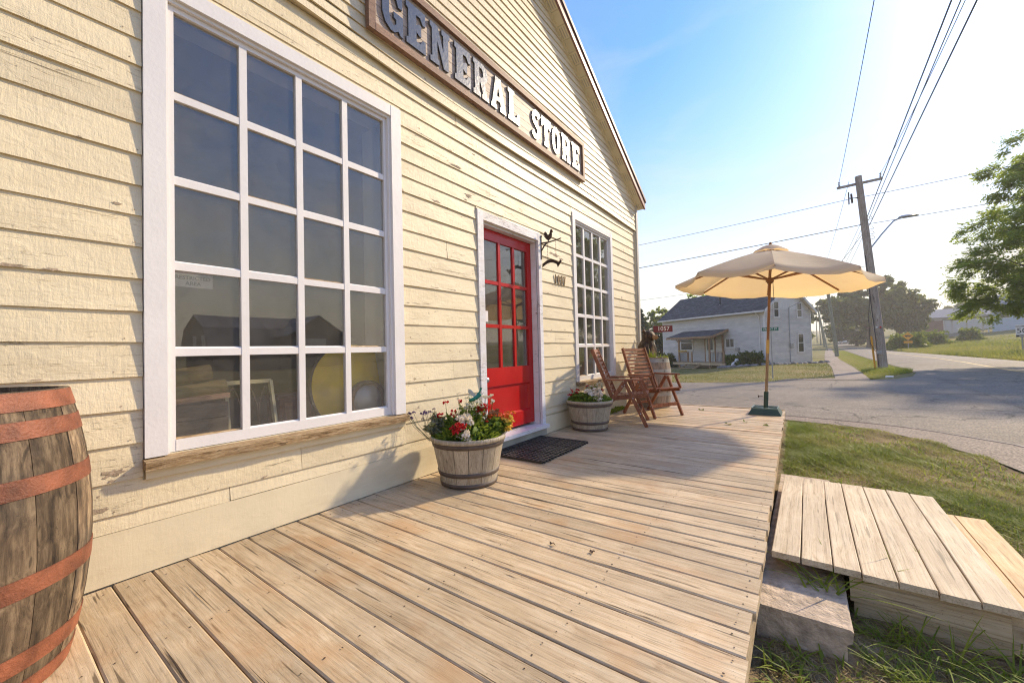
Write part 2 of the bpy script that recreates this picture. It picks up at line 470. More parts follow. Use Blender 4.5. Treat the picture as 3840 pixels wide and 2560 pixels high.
# ---------------------------------------------------------------- ground, road, street
XLy = [-80, 0, 8, 14, 20, 29, 46, 108, 250, 500]
XLx = [5.3, 5.5, 5.9, 6.4, 6.7, 6.86, 6.94, 8.35, 12.4, 20.0]
XRy = [-80, 30, 47, 77, 144, 250, 500]
XRx = [13.6, 13.8, 13.5, 12.7, 14.0, 17.0, 25.0]
def xl(y): return np.interp(y, XLy, XLx)
def xr(y): return np.interp(y, XRy, XRx)
def zg(x, y):
    x = np.asarray(x, dtype=float); y = np.asarray(y, dtype=float)
    a = np.clip(y - 95, 0, None)
    z = -0.4 + np.where(a < 110, 0.00019 * a * a, 2.3 + (a - 110) * 0.03)
    s = np.clip(x - xr(y) - 0.6, 0, 27)
    z = z + s * 0.085 * (1 + 0.9 * ss(85, 140, y)) * ss(25, 60, y)
    d = ss(0.5, -5.0, x) if False else 1 - ss(-5.0, 0.8, x)
    z = z - 0.42 * d * ss(19.5, 27, y) * (1 - ss(46, 70, y))
    return z

def sheet(name, xs, ys, fz, m, kind='structure'):
    X, Y = np.meshgrid(xs, ys)
    Z = fz(X, Y)
    V = np.stack([X, Y, Z], -1).reshape(-1, 3)
    nx, ny = len(xs), len(ys)
    i = (np.arange(ny - 1)[:, None] * nx + np.arange(nx - 1)[None, :]).ravel()
    F = np.stack([i, i + 1, i + nx + 1, i + nx], 1)
    o = obj(name, mesh_np(name, V, F, True), m)
    o['kind'] = kind
    return o

def ground_mat():
    t = NT('dry_grass_ground')
    co_ = t.coords((1, 1, 1))
    a = t.noise(co_, 0.22, 5, 0.6); b = t.noise(co_, 2.5, 6, 0.65); c = t.noise(co_, 14.0, 4, 0.7)
    f = t.math('ADD', t.math('MULTIPLY', a, 0.6), t.math('MULTIPLY', b, 0.4))
    col = t.ramp(f, [(0.38, (0.11, 0.12, 0.03)), (0.5, (0.20, 0.18, 0.06)), (0.6, (0.30, 0.22, 0.11))])
    col = t.mix(0.55, col, t.ramp(c, [(0.3, 0.45), (0.7, 1.25)]), 'MULTIPLY')
    return t.done(col, 0.95, t.bump(c, 0.8, 0.03), spec=0.1)
GROUND = ground_mat()
def dirt_mat():
    t = NT('dirt_and_thatch')
    co_ = t.coords((1, 1, 1))
    b = t.noise(co_, 3.0, 6, 0.65); c = t.noise(co_, 40.0, 4, 0.7)
    col = t.ramp(b, [(0.35, (0.16, 0.115, 0.06)), (0.5, (0.28, 0.205, 0.115)), (0.65, (0.40, 0.29, 0.165))])
    col = t.mix(0.6, col, t.ramp(c, [(0.3, 0.45), (0.7, 1.3)]), 'MULTIPLY')
    return t.done(col, 0.95, t.bump(c, 0.9, 0.02), spec=0.1)
DIRT = dirt_mat()
def asphalt_mat(name, c, patch):
    t = NT(name)
    co_ = t.coords((1, 1, 1))
    big = t.noise(co_, 0.18, 4, 0.55); med = t.noise(co_, 1.1, 5, 0.6)
    sp = t.noise(co_, 38.0, 3, 0.75); sp2 = t.noise(co_, 9.0, 4, 0.75)
    col = t.ramp(t.math('ADD', t.math('MULTIPLY', big, 0.6), t.math('MULTIPLY', med, 0.4)), [(0.35, tuple(x * 0.82 for x in c)), (0.65, tuple(x * 1.15 for x in c))])
    col = t.mix(0.85, col, t.ramp(sp, [(0.36, 0.25), (0.5, 0.95), (0.64, 1.8)]), 'MULTIPLY')
    col = t.mix(0.5, col, t.ramp(sp2, [(0.32, 0.5), (0.68, 1.35)]), 'MULTIPLY')
    vo = t.n('TexVoronoi', {'Vector': t.n('VectorMath', {0: co_, 1: t.n('TexNoise', {'Vector': co_, 'Scale': 1.3, 'Detail': 4.0}).outputs['Color']}, operation='ADD').outputs[0], 'Scale': 0.22}, feature='DISTANCE_TO_EDGE')
    col = t.mix(t.ramp(vo.outputs[0], [(0.0, 0.85), (0.007, 0.0)]), col, (0.03, 0.028, 0.026))
    st = t.ramp(t.noise(co_, 0.45, 3, 0.5, 0.5), [(0.62, 0.0), (0.70, 1.0)])
    col = t.mix(t.math('MULTIPLY', st, patch), col, (0.06, 0.058, 0.056))
    return t.done(col, 0.72, t.bump(t.math('ADD', sp, sp2), 0.7, 0.012), spec=0.08)
ASPH = asphalt_mat('worn_street_asphalt', (0.235, 0.195, 0.148), 0.45)
ROADM = asphalt_mat('road_asphalt', (0.225, 0.19, 0.146), 0.4)
WALKM = asphalt_mat('gritty_sidewalk_concrete', (0.27, 0.215, 0.165), 0.2)
PATHM = asphalt_mat('dusty_worn_path', (0.30, 0.22, 0.155), 0.2)
KERBM = plain('kerb_concrete', (0.32, 0.27, 0.225), 0.9, var=0.2, scale=6, bump=0.5)
PAINT_Y = plain('worn_yellow_road_paint', (0.50, 0.33, 0.09), 0.7, var=0.25, scale=3)

gx = np.concatenate([np.linspace(-700, -60, 14), np.linspace(-55, 60, 116), np.linspace(66, 700, 14)])
gy = np.concatenate([np.linspace(-700, -40, 12), np.linspace(-38, 200, 160), np.linspace(206, 900, 16)])
sheet('ground', gx, gy, lambda x, y: zg(x, y) - 0.01, GROUND)

def poly_sheet(name, pts, z, m, th=0.0):
    b = MB()
    if th: b.prism(pts, (0, 0, z - th), (1, 0, 0), (0, 1, 0), (0, 0, th))
    else: b.add([(x, y, z) for x, y in pts], [tuple(range(len(pts)))])
    o = obj(name, b, m); o['kind'] = 'structure'; return o
kerb = [(-60.0, 9.8), (1.2, 9.8), (2.35, 9.75), (2.8, 9.68), (3.22, 9.58), (3.65, 9.45), (4.04, 9.27), (4.38, 9.02), (4.68, 8.72), (4.88, 8.5), (5.02, 8.36), (5.2, 7.9), (5.35, 7.0), (5.45, 5.0), (5.5, 0.0), (5.35, -60.0)]
street = kerb[:-2] + [(5.47, 3.0), (9.0, 3.0), (9.0, 34.0), (6.8, 34.0), (6.86, 29.0), (6.66, 25.5), (6.2, 23.2), (5.5, 21.5), (4.44, 20.6), (3.2, 20.1), (2.46, 19.7), (1.87, 19.4), (1.2, 18.4), (0.1, 17.8), (-0.97, 17.4), (-10.0, 16.9), (-60.0, 16.9)]
poly_sheet('side_street', street, -0.392, ASPH)
yy = np.concatenate([np.linspace(-80, 100, 46), np.linspace(105, 330, 40)])
tt = np.linspace(0, 1, 9)
YY, TT = np.meshgrid(yy, tt, indexing='ij')
XX = xl(YY) * (1 - TT) + xr(YY) * TT
ZZ = zg(XX * 0 + 8, YY) + 0.016 + 0.10 * (4 * TT * (1 - TT)) * ss(28, 45, YY)
nV = np.stack([XX, YY, ZZ], -1).reshape(-1, 3)
ii = (np.arange(len(yy) - 1)[:, None] * 9 + np.arange(8)[None, :]).ravel()
road = obj('road', mesh_np('road', nV, np.stack([ii, ii + 1, ii + 10, ii + 9], 1), True), ROADM)
road['kind'] = 'structure'
yl = MB()
ys_ = np.linspace(20, 75, 40)
yx = lambda y: np.interp(y, [20, 27, 37, 60, 75], [9.95, 10.15, 10.5, 10.25, 10.3])
def road_z(x, y):
    t_ = (x - xl(y)) / (xr(y) - xl(y)); return float(zg(8, y) + 0.016 + 0.10 * (4 * t_ * (1 - t_)) * ss(28, 45, y))
for a, b in zip(ys_[:-1], ys_[1:]):
    xa, xb = float(yx(a)), float(yx(b))
    yl.add([(xa - 0.06, a, road_z(xa, a) + 0.006), (xa + 0.06, a, road_z(xa, a) + 0.006), (xb + 0.06, b, road_z(xb, b) + 0.006), (xb - 0.06, b, road_z(xb, b) + 0.006)], [(0, 1, 2, 3)])
o = obj('road_centre_line', yl, PAINT_Y); o['kind'] = 'structure'
# kerb with a flat top, swept along the curve
kb = MB()
for (x0, y0), (x1, y1) in zip(kerb[1:-1], kerb[2:]):
    d = Vector((x1 - x0, y1 - y0)).normalized(); n = Vector((d.y, -d.x))
    c = []
    for (px, py) in ((x0, y0), (x1, y1)):
        c += [(px, py)]
    w_ = 0.13
    kb.hexa([(x0, y0, -0.45), (x1, y1, -0.45), (x1 + n.x * w_, y1 + n.y * w_, -0.45), (x0 + n.x * w_, y0 + n.y * w_, -0.45),
             (x0, y0, -0.355), (x1, y1, -0.355), (x1 + n.x * w_, y1 + n.y * w_, -0.335), (x0 + n.x * w_, y0 + n.y * w_, -0.335)])
o = obj('kerb', kb, KERBM); o['kind'] = 'structure'
gedge = [(2.0, 9.15), (2.36, 9.12), (2.95, 8.98), (3.45, 8.78), (3.85, 8.35), (4.12, 7.89), (4.33, 7.45), (4.47, 7.05), (4.55, 6.64), (4.62, 5.5), (4.66, 3.0), (4.68, -40.0)]
inner = []
for i, (x, y) in enumerate(kerb[1:-1]):
    a = kerb[max(i, 0)]; b = kerb[i + 2]
    d = Vector((b[0] - a[0], b[1] - a[1])).normalized(); n = Vector((d.y, -d.x))
    inner.append((x + n.x * 0.12, y + n.y * 0.12))
walk = inner + [(5.2, -40.0)] + list(reversed(gedge)) + [(-20, 9.15), (-20, 9.68)]
poly_sheet('sidewalk', walk, -0.343, WALKM)
# near lawn: bumpy patch of soil and thatch between deck, store and sidewalk
def lawn_z(x, y):
    return -0.352 + 0.018 * np.sin(x * 3.1 + y * 1.7) + 0.012 * np.sin(x * 7.3 - y * 5.1) + 0.008 * np.sin(13 * x + 11 * y)
LV = []; LF = []
ly = np.linspace(-3, 9.14, 110)
gex = np.interp(ly, [q[1] for q in reversed(gedge)], [q[0] for q in reversed(gedge)])
gex = np.where(ly > 9.1, 2.3, gex)
lt = np.linspace(0, 1, 40)
X = 2.0 + (gex[:, None] - 2.0) * lt[None, :]; Y = np.repeat(ly[:, None], 40, 1)
Z = lawn_z(X, Y) * 1.0
Z[:, -1] = -0.36
i = (np.arange(109)[:, None] * 40 + np.arange(39)[None, :]).ravel()
lawn = obj('lawn', mesh_np('lawn', np.stack([X, Y, Z], -1).reshape(-1, 3), np.stack([i, i + 1, i + 41, i + 40], 1), True), DIRT)
lawn['kind'] = 'structure'
# footpath beyond the street, beside the house
pv = []
py_ = np.linspace(20.6, 120, 60)
pxl = np.interp(py_, [20.6, 30, 45, 70, 120], [3.6, 3.85, 3.9, 4.6, 6.2])
for s_, wd in ((0, 0), (1, 1.05)):
    pv.append(np.stack([pxl + wd * np.where(py_ < 26, 1.0, 0.95), py_, zg(pxl, py_) + 0.012], 1))
PV = np.concatenate(pv); n_ = len(py_); i = np.arange(n_ - 1)
o = obj('footpath', mesh_np('footpath', PV, np.stack([i, i + n_, i + n_ + 1, i + 1], 1), True), WALKM); o['kind'] = 'structure'
poly_sheet('pavement_apron', [(1.7, 19.5), (2.5, 19.75), (3.3, 20.15), (4.5, 20.7), (4.7, 21.4), (3.4, 21.1), (2.0, 20.3)], -0.383, WALKM)
# ---------------------------------------------------------------- the store
store = thing('store_building', 'cream clapboard gabled store with big white paned windows and red door', 'building', (0, 3.78, -0.4))
YC, HW, PITCH, ZE = 3.78, 4.31, 0.545, 3.94
ZA = ZE + PITCH * HW
Y0, Y1 = YC - HW, YC + HW
OPEN = [(0.555, 2.200, 0.466, 3.130), (3.170, 4.410, -0.5, 2.557), (5.300, 6.790, 0.50, 3.085)]
b = MB()   # sheathing behind the boards with real openings
def wall_piece(y0, y1, z0, z1): b.box(-0.10, -0.004, y0, y1, z0, z1)
IN = [(0.655, 2.095, 0.575, 3.035), (3.262, 4.337, -0.02, 2.46), (5.385, 6.705, 0.60, 3.0)]
ycur = Y0
for (a0, a1, c0, c1) in IN:
    wall_piece(ycur, a0, -0.4, 3.5); wall_piece(a0, a1, c1, 3.5)
    if c0 > 0: wall_piece(a0, a1, -0.4, c0)
    else: wall_piece(a0, a1, -0.4, c0)
    ycur = a1
wall_piece(ycur, Y1 - 0.01, -0.4, 3.5)
b.prism([(Y0, 3.5), (Y1 - 0.01, 3.5), (Y1 - 0.01, ZE), (YC, ZA - 0.02), (Y0, ZE)], (-0.10, 0, 0), (0, 1, 0), (0, 0, 1), (0.096, 0, 0))
b.box(-9, -0.101, Y0, Y0 + 0.1, -0.4, ZE); b.box(-9, -0.101, Y1 - 0.12, Y1 - 0.02, -0.4, ZE)
b.box(-9.1, -9.0, Y0, Y1 - 0.02, -0.4, ZE)
b.box(-9, -0.101, Y0 + 0.101, Y1 - 0.121, -0.14, -0.05)
b.box(-9, -0.101, Y0 + 0.101, Y1 - 0.121, 3.62, 3.7)
obj('wall', b, CREAM_SM, store, True)
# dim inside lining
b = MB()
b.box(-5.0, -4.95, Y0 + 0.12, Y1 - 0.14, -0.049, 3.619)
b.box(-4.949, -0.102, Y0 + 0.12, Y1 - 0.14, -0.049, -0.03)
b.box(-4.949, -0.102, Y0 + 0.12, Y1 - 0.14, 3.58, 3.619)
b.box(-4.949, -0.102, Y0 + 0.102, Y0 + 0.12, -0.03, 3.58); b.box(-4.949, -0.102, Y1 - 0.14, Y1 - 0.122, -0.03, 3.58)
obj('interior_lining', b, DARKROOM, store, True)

def clap(y0, y1, zb, zt, x0, th, m, seed, name='clapboard', sag=None, sl=(0, 0)):
    """one lapped board: thick at the bottom edge; sl = extra y at top for slanted ends"""
    r = random.Random(seed); n = max(2, int((y1 - y0) / 0.28) + 1)
    vs = []; fs = []; ph = r.random() * 9
    for k in range(n + 1):
        t = k / n; y = y0 + (y1 - y0) * t; yt = y0 + sl[0] + (y1 + sl[1] - y0 - sl[0]) * t
        dz = 0.0022 * math.sin(y * 2.1 + ph) + r.uniform(-0.0012, 0.0012)
        dx = 0.0020 * math.sin(y * 3.3 + ph * 2) + r.uniform(-0.0008, 0.0008)
        if sag: dz += sag(y)
        vs += [(x0 - 0.003, yt, zt), (x0 + 0.004, yt, zt), (x0 + th + dx, y, zb + dz), (x0 + 0.002, y, zb + dz + 0.001)]
    for k in range(n):
        a = k * 4; c = a + 4
        fs += [(a + 1, a + 2, c + 2, c + 1), (a + 2, a + 3, c + 3, c + 2), (a, a + 1, c + 1, c), (a + 3, a, c, c + 3)]
    fs += [(0, 3, 2, 1), (n * 4, n * 4 + 1, n * 4 + 2, n * 4 + 3)]
    q = MB(); q.add(vs, fs)
    return obj(name, q, m, store, True)

ROWS = [0.245, 0.325, 0.485, 0.66, 0.825, 0.99, 1.165, 1.32, 1.485, 1.65, 1.81, 1.965, 2.13, 2.29, 2.45, 2.59, 2.73, 2.875, 3.02, 3.165, 3.31, 3.45]
sd = 0
YE = 7.965
for k in range(len(ROWS) - 1):
    zb, zt = ROWS[k], ROWS[k + 1] + 0.014
    cuts = [(Y0, YE, zb, zt)]
    for (a0, a1, c0, c1) in OPEN:
        new = []
        for (p0, p1, q0, q1) in cuts:
            if q0 >= c1 - 0.012 or q1 <= c0 + 0.03 or a0 >= p1 or a1 <= p0: new.append((p0, p1, q0, q1)); continue
            new.append((p0, a0 - 0.004, q0, q1)); new.append((a1 + 0.004, p1, q0, q1))
            if q1 > c1 + 0.03: new.append((a0 - 0.004, a1 + 0.004, c1 + 0.003, q1))
            if q0 < c0 - 0.03 and c0 > 0: new.append((a0 - 0.004, a1 + 0.004, q0, min(q1, c0)))
        cuts = [c for c in new if c[1] - c[0] > 0.03]
    for (p0, p1, q0, q1) in cuts:
        sd += 1
        if (p1 - p0 > 3 and random.random() < 0.75) or (p1 - p0 > 0.7 and random.random() < 0.22):
            j = p0 + (p1 - p0) * random.uniform(0.35, 0.65)
            clap(p0, j - 0.0015, q0, q1, 0.0, 0.018, CREAM, sd); clap(j + 0.0015, p1, q0, q1, 0.0, 0.018, CREAM, sd + 500)
        else:
            clap(p0, p1, q0, q1, 0.0, 0.018, CREAM, sd)
# bare chips, splits and nail heads in the paint of the lower boards
CHIP = plain('bare_grey_wood_chip', (0.33, 0.25, 0.17), 0.85, var=0.35, scale=30, bump=0.4)
SPLIT = plain('dark_paint_split', (0.10, 0.07, 0.045), 0.9, var=0.3, scale=20)
rr_ = random.Random(77)
def board_x(z_):
    for k in range(len(ROWS) - 1):
        if ROWS[k] <= z_ < ROWS[k + 1]: return 0.0012 + 0.004 + 0.014 * (1 - (z_ - ROWS[k]) / (ROWS[k + 1] + 0.014 - ROWS[k]))
    return 0.02
def blocked(y_, z_, pad=0.02): return any(a0 - pad < y_ < a1 + pad and c0 - pad < z_ < c1 + pad for (a0, a1, c0, c1) in OPEN)
chips = [(0.44, 0.53, 0.045, 0.022), (0.12, 1.492, 0.07, 0.007), (0.24, 1.490, 0.035, 0.006), (0.40, 0.365, 0.05, 0.012), (0.06, 1.33, 0.05, 0.006), (3.05, 2.66, 0.07, 0.02), (2.6, 2.47, 0.06, 0.012), (4.75, 2.36, 0.16, 0.03), (4.95, 2.33, 0.07, 0.015), (7.2, 2.0, 0.03, 0.03), (2.9, 2.9, 0.10, 0.012)]
for k in range(120):
    row = rr_.randrange(1, len(ROWS) - 1)
    chips.append((rr_.uniform(0.05, 7.8), ROWS[row] + rr_.choice([rr_.uniform(0.003, 0.02), rr_.uniform(0.003, 0.02), rr_.uniform(0.02, 0.13)]), rr_.uniform(0.006, 0.045) * rr_.random() + 0.005, rr_.uniform(0.002, 0.007)))
for (cy, cz, ly_, lz_) in chips:
    if blocked(cy, cz, ly_ + 0.01) : continue
    n = 18; vs = []
    for j in range(n):
        a = 6.2832 * j / n; f = rr_.uniform(0.4, 1.25); y_, z_ = cy + ly_ * f * math.cos(a), cz + lz_ * f * math.sin(a)
        vs.append((board_x(cz) + (cz - z_) * 0.09 + 0.0009, y_, z_))
    obj('paint_chip', MB().add(vs, [tuple(range(n))]), CHIP, store, True)
q = MB(); qn = MB()
for k in range(90):
    row = rr_.randrange(1, len(ROWS) - 1); z0_ = ROWS[row] + rr_.uniform(0.015, 0.13); y0_ = rr_.uniform(0.0, 7.6); L_ = rr_.uniform(0.06, 0.6); n = 8
    if blocked(y0_, z0_) or blocked(y0_ + L_, z0_) or blocked(y0_ + L_ / 2, z0_): continue
    vs = []; zz = z0_
    for j in range(n + 1):
        zz += rr_.uniform(-0.002, 0.002); y_ = y0_ + L_ * j / n; wd = 0.0013 * (1 - abs(2 * j / n - 1)) + 0.0002
        vs += [(board_x(z0_) + (z0_ - zz) * 0.09 + 0.0008, y_, zz - wd), (board_x(z0_) + (z0_ - zz) * 0.09 + 0.0008, y_, zz + wd)]
    q.add(vs, [(2 * j, 2 * j + 2, 2 * j + 3, 2 * j + 1) for j in range(n)])
for row in range(1, len(ROWS) - 1):
    y_ = 0.1
    while y_ < 7.9:
        z_ = ROWS[row] + 0.022 + rr_.uniform(-0.006, 0.006); y_ += rr_.uniform(0.34, 0.46)
        if not blocked(y_, z_) and y_ < 7.93:
            qn.add([(board_x(z_) + 0.0009, y_ + 0.0038 * math.cos(a), z_ + 0.0038 * math.sin(a)) for a in (0, 1.05, 2.1, 3.14, 4.19, 5.24)], [(0, 1, 2, 3, 4, 5)])
o = obj('paint_splits', q, SPLIT, store, True); o['kind'] = 'stuff'
o = obj('nail_heads', qn, CHIP, store, True); o['kind'] = 'stuff'
# narrower boards of the gable, hanging over the wall below
UPX = 0.030
def sag0(y): return 0.012 * math.sin(y * 1.25 + 0.6) + 0.03 * ss(3.0, 1.2, y) if False else 0.012 * math.sin(y * 1.25 + 0.6) + 0.05 * float(1 - ss(0.9, 2.6, y))
z = 3.415; k = 0
while z < ZA - 0.14:
    zt = z + 0.099 + 0.012
    hb = min(HW - 0.02, (ZA - z) / PITCH - 0.05); ht = min(HW - 0.02, (ZA - zt) / PITCH - 0.05)
    if ht > 0.08:
        e = 8.02 if k < 6 else 9
        y1b, y1t = min(YC + hb, 8.0), min(YC + ht, 8.0)
        amp = max(0, 1 - k / 5)
        clap(YC - hb, y1b, z, zt, UPX - 0.004 if k else UPX, 0.017 if k else 0.022, CREAM_UP, 900 + k, 'gable_clapboard', (lambda y, a=amp: sag0(y) * a), (hb - ht, y1t - y1b))
    z += 0.099; k += 1
b = MB(); b.box(-0.003, UPX - 0.006, Y0, 8.0, 3.47, 3.52)
b.prism([(Y0 + 0.02, 3.5), (Y1 - 0.02, 3.5), (Y1 - 0.02, ZE - 0.03), (YC, ZA - 0.06), (Y0 + 0.02, ZE - 0.03)], (-0.002, 0, 0), (0, 1, 0), (0, 0, 1), (UPX - 0.008, 0, 0))
obj('gable_backing', b, CREAM_SM, store, True)
b = MB(); b.box(0.0, 0.05, Y0, 7.95, 3.405, 3.412)
# skirt, corner trim, downpipe
b = MB(); b.box(0.0, 0.020, Y0, 3.168, 0.004, 0.243); obj('skirt_board', b, CREAM_SM, store, True)
b = MB(); b.box(0.0, 0.020, 4.412, YE, 0.004, 0.222); obj('skirt_board', b, CREAM_SM, store, True)
b = MB(); b.box(-0.003, 0.030, YE + 0.002, 8.0, 0.004, 3.40); obj('corner_board', b, CREAM_SM, store, True)
b = MB(); b.box(-0.012, 0.060, 8.002, 8.088, -0.39, ZE - 0.02); obj('corner_post', b, GREYTRIM, store, True)
# roof: slabs, rake fascia, drip edge, soffit panels
OV = 0.20
for sgn in (1, -1):
    q = MB()
    e = HW + 0.07
    pts = [(0, ZA + 0.13), (sgn * e, ZA + 0.13 - PITCH * e), (sgn * e, ZA + 0.10 - PITCH * e), (0, ZA + 0.10)]
    q.prism(pts, (-9.3, YC, 0), (0, 1, 0), (0, 0, 1), (9.3 + OV - 0.005, 0, 0)); obj('roof_slope', q, SHINGLE_D, store, True)
    q = MB(); pts = [(0, ZA + 0.085), (sgn * e, ZA + 0.085 - PITCH * e), (sgn * e, ZA - 0.055 - PITCH * e), (0, ZA - 0.055)]
    q.prism(pts, (OV - 0.03, YC, 0), (0, 1, 0), (0, 0, 1), (0.03, 0, 0)); obj('rake_fascia', q, BROWN, store, True)
    q = MB(); pts = [(0, ZA + 0.140), (sgn * (e + 0.01), ZA + 0.14 - PITCH * e), (sgn * (e + 0.01), ZA + 0.075 - PITCH * e), (0, ZA + 0.075)]
    q.prism(pts, (OV + 0.001, YC, 0), (0, 1, 0), (0, 0, 1), (0.018, 0, 0)); obj('drip_edge', q, BROWN_D, store, True)
    n = 26
    for i in range(n):
        a, c = e * i / n, e * (i + 1) / n - 0.006
        q = MB()
        q.prism([(sgn * a, ZA - 0.03 - PITCH * a), (sgn * c, ZA - 0.03 - PITCH * c), (sgn * c, ZA - 0.045 - PITCH * c), (sgn * a, ZA - 0.045 - PITCH * a)], (0.002, YC, 0), (0, 1, 0), (0, 0, 1), (OV - 0.034, 0, 0))
        po = obj('soffit_panel', q, SOFF, store, True)
        if i % 2 and sgn > 0:
            for r_ in range(4):     # vent slots
                q = MB(); x0_ = 0.03 + r_ * 0.034
                q.prism([(a + 0.02, ZA - 0.0455 - PITCH * (a + 0.02)), (c - 0.02, ZA - 0.0455 - PITCH * (c - 0.02)), (c - 0.02, ZA - 0.0475 - PITCH * (c - 0.02)), (a + 0.02, ZA - 0.0475 - PITCH * (a + 0.02))], (x0_, YC, 0), (0, 1, 0), (0, 0, 1), (0.012, 0, 0))
                obj('vent_slot', q, GREYTRIM, po, True)
    q = MB(); q.prism([(0, ZA - 0.03), (sgn * HW, ZA - 0.03 - PITCH * HW), (sgn * HW, ZA - 0.075 - PITCH * HW), (0, ZA - 0.075)], (0.0305, YC, 0), (0, 1, 0), (0, 0, 1), (0.024, 0, 0))
    obj('rake_moulding', q, SOFF, store, True)

def big_window(y0, y1, z0, z1, cas, cols, rows, gy0, gy1, gz0, gz1, sill=True, jog=0.0):
    w_ = thing('window', None, None, (0, (y0 + y1) / 2, z0)); w_.parent = store
    w_.matrix_parent_inverse = Matrix.Translation(-store.location)
    def P(name, m, *bx):
        q = MB()
        for B_ in bx: q.box(*B_)
        return obj(name, q, m, w_, True)
    cl, cr, ct = cas
    P('casing', WHITE, (-0.01, 0.030, y0, y0 + cl, z0, z1)); P('casing', WHITE, (-0.01, 0.030, y1 - cr, y1, z0, z1))
    P('casing', WHITE, (-0.01, 0.028, y0 + cl + 0.0005, y1 - cr - 0.0005, z1 - ct, z1))
    a, c = y0 + cl, y1 - cr
    P('jamb', WHITE, (-0.095, 0.010, a - 0.02, gy0 - 0.03, z0, z1 - ct)); P('jamb', WHITE, (-0.095, 0.010, gy1 + 0.03, c + 0.02, z0, z1 - ct))
    P('head_stop', WHITE, (-0.095, 0.008, gy0 - 0.029, gy1 + 0.029, gz1 + 0.03, z1 - ct + 0.02))
    P('sash_stile', WHITE, (-0.055, -0.012, gy0 - 0.0295, gy0, z0 + 0.003, gz1 + 0.029)); P('sash_stile', WHITE, (-0.055, -0.012, gy1, gy1 + 0.0295, z0 + 0.003, gz1 + 0.029))
    P('sash_rail', WHITE, (-0.055, -0.013, gy0 + 0.0005, gy1 - 0.0005, gz1, gz1 + 0.029)); P('sash_rail', WHITE, (-0.055, -0.010, gy0 + 0.0005, gy1 - 0.0005, z0 + 0.004, gz0))
    mw = 0.042
    vs = [gy0 + (gy1 - gy0) * (i + 1) / cols for i in range(cols - 1)]
    hs = [gz0 + (gz1 - gz0) * (i + 1) / rows for i in range(rows - 1)]
    for v in vs: P('muntin', WHITE, (-0.050, -0.014, v - mw / 2, v + mw / 2, gz0 + 0.0005, gz1 - 0.0005))
    ed = [gy0] + vs + [gy1]
    for h in hs:
        for i in range(cols):
            P('muntin', WHITE, (-0.050, -0.016, ed[i] + (mw / 2 if i else 0) + 0.0004, ed[i + 1] - (mw / 2 if i < cols - 1 else 0) - 0.0004, h - mw / 2, h + mw / 2))
    zed = [gz0] + hs + [gz1]
    for i in range(cols):
        for j in range(rows):
            P('pane', GLASS, (-0.0345, -0.0315, ed[i] - 0.004, ed[i + 1] + 0.004, zed[j] - 0.004, zed[j + 1] + 0.004))
    for i in range(cols):      # putty line at the foot of every pane
        for j in range(rows):
            q = MB(); yA = ed[i] + (mw / 2 if i else 0.001); yB = ed[i + 1] - (mw / 2 if i < cols - 1 else 0.001); zb = zed[j] + (mw / 2 if j else 0.0005)
            q.prism([(-0.031, zb + 0.010), (-0.031, zb), (-0.019, zb)], (0, yA + 0.001, 0), (1, 0, 0), (0, 0, 1), (0, yB - yA - 0.002, 0))
            obj('putty', q, SILL if (i * 7 + j * 3) % 4 == 0 else WHITE, w_, True)
    if sill:
        q = MB(); n = 14
        for k in range(n):
            ya = y0 - 0.006 + (y1 + 0.004 - y0 + 0.006) * k / n; yb = y0 - 0.006 + (y1 + 0.004 - y0 + 0.006) * (k + 1) / n
            f0 = 0.078 + 0.004 * math.sin(k * 1.7); f1 = 0.078 + 0.004 * math.sin((k + 1) * 1.7)
            q.hexa([(-0.02, ya, z0 - 0.056), (f0 - 0.006, ya, z0 - 0.058), (f1 - 0.006, yb, z0 - 0.058), (-0.02, yb, z0 - 0.056), (-0.02, ya, z0 - 0.002), (f0, ya, z0 - 0.014), (f1, yb, z0 - 0.014), (-0.02, yb, z0 - 0.002)])
        obj('sill', q, SILL, w_, True)
        P('apron', CREAM_SM, (-0.002, 0.030, y0 + 0.004, y1 - 0.004, z0 - 0.106, z0 - 0.0585))
    return w_
big_window(0.555, 2.200, 0.575, 3.130, (0.092, 0.098, 0.088), 4, 5, 0.690, 2.052, 0.640, 2.990)
big_window(5.300, 6.790, 0.595, 3.085, (0.085, 0.085, 0.085), 4, 5, 5.43, 6.665, 0.665, 2.945)

# door
door = thing('door', None, None, (0, 3.8, 0.17)); door.parent = store
door.matrix_parent_inverse = Matrix.Translation(-store.location)
def DP(name, m, par, *bx):
    q = MB()
    for B_ in bx: q.box(*B_)
    return obj(name, q, m, par, True)
DP('door_casing', WHITE_OLD, store, (-0.01, 0.030, 3.170, 3.262, 0.143, 2.557)); DP('door_casing', WHITE_OLD, store, (-0.01, 0.030, 4.337, 4.410, 0.143, 2.557))
DP('door_casing', WHITE_OLD, store, (-0.01, 0.028, 3.2625, 4.3365, 2.465, 2.557))
DP('door_jamb', WHITE_OLD, store, (-0.20, -0.0105, 3.225, 3.272, 0.14, 2.465)); DP('door_jamb', WHITE_OLD, store, (-0.20, -0.0105, 4.328, 4.375, 0.14, 2.465))
DP('door_head', WHITE_OLD, store, (-0.20, -0.0105, 3.2725, 4.3275, 2.438, 2.49))
DP('threshold', WHITE_OLD, store, (-0.20, 0.085, 3.172, 4.408, 0.098, 0.140))
DP('door_step', GREYST, store, (-0.10, 0.040, 3.170, 4.410, 0.002, 0.097))
xa, xb = -0.125, -0.085
dy0, dy1, dz0, dz1 = 3.275, 4.325, 0.172, 2.434
g0, g1, gz0, gz1 = 3.400, 4.235, 0.885, 2.315
DP('stile', RED, door, (xa, xb, dy0, g0, dz0, dz1)); DP('stile', RED, door, (xa, xb, g1, dy1, dz0, dz1))
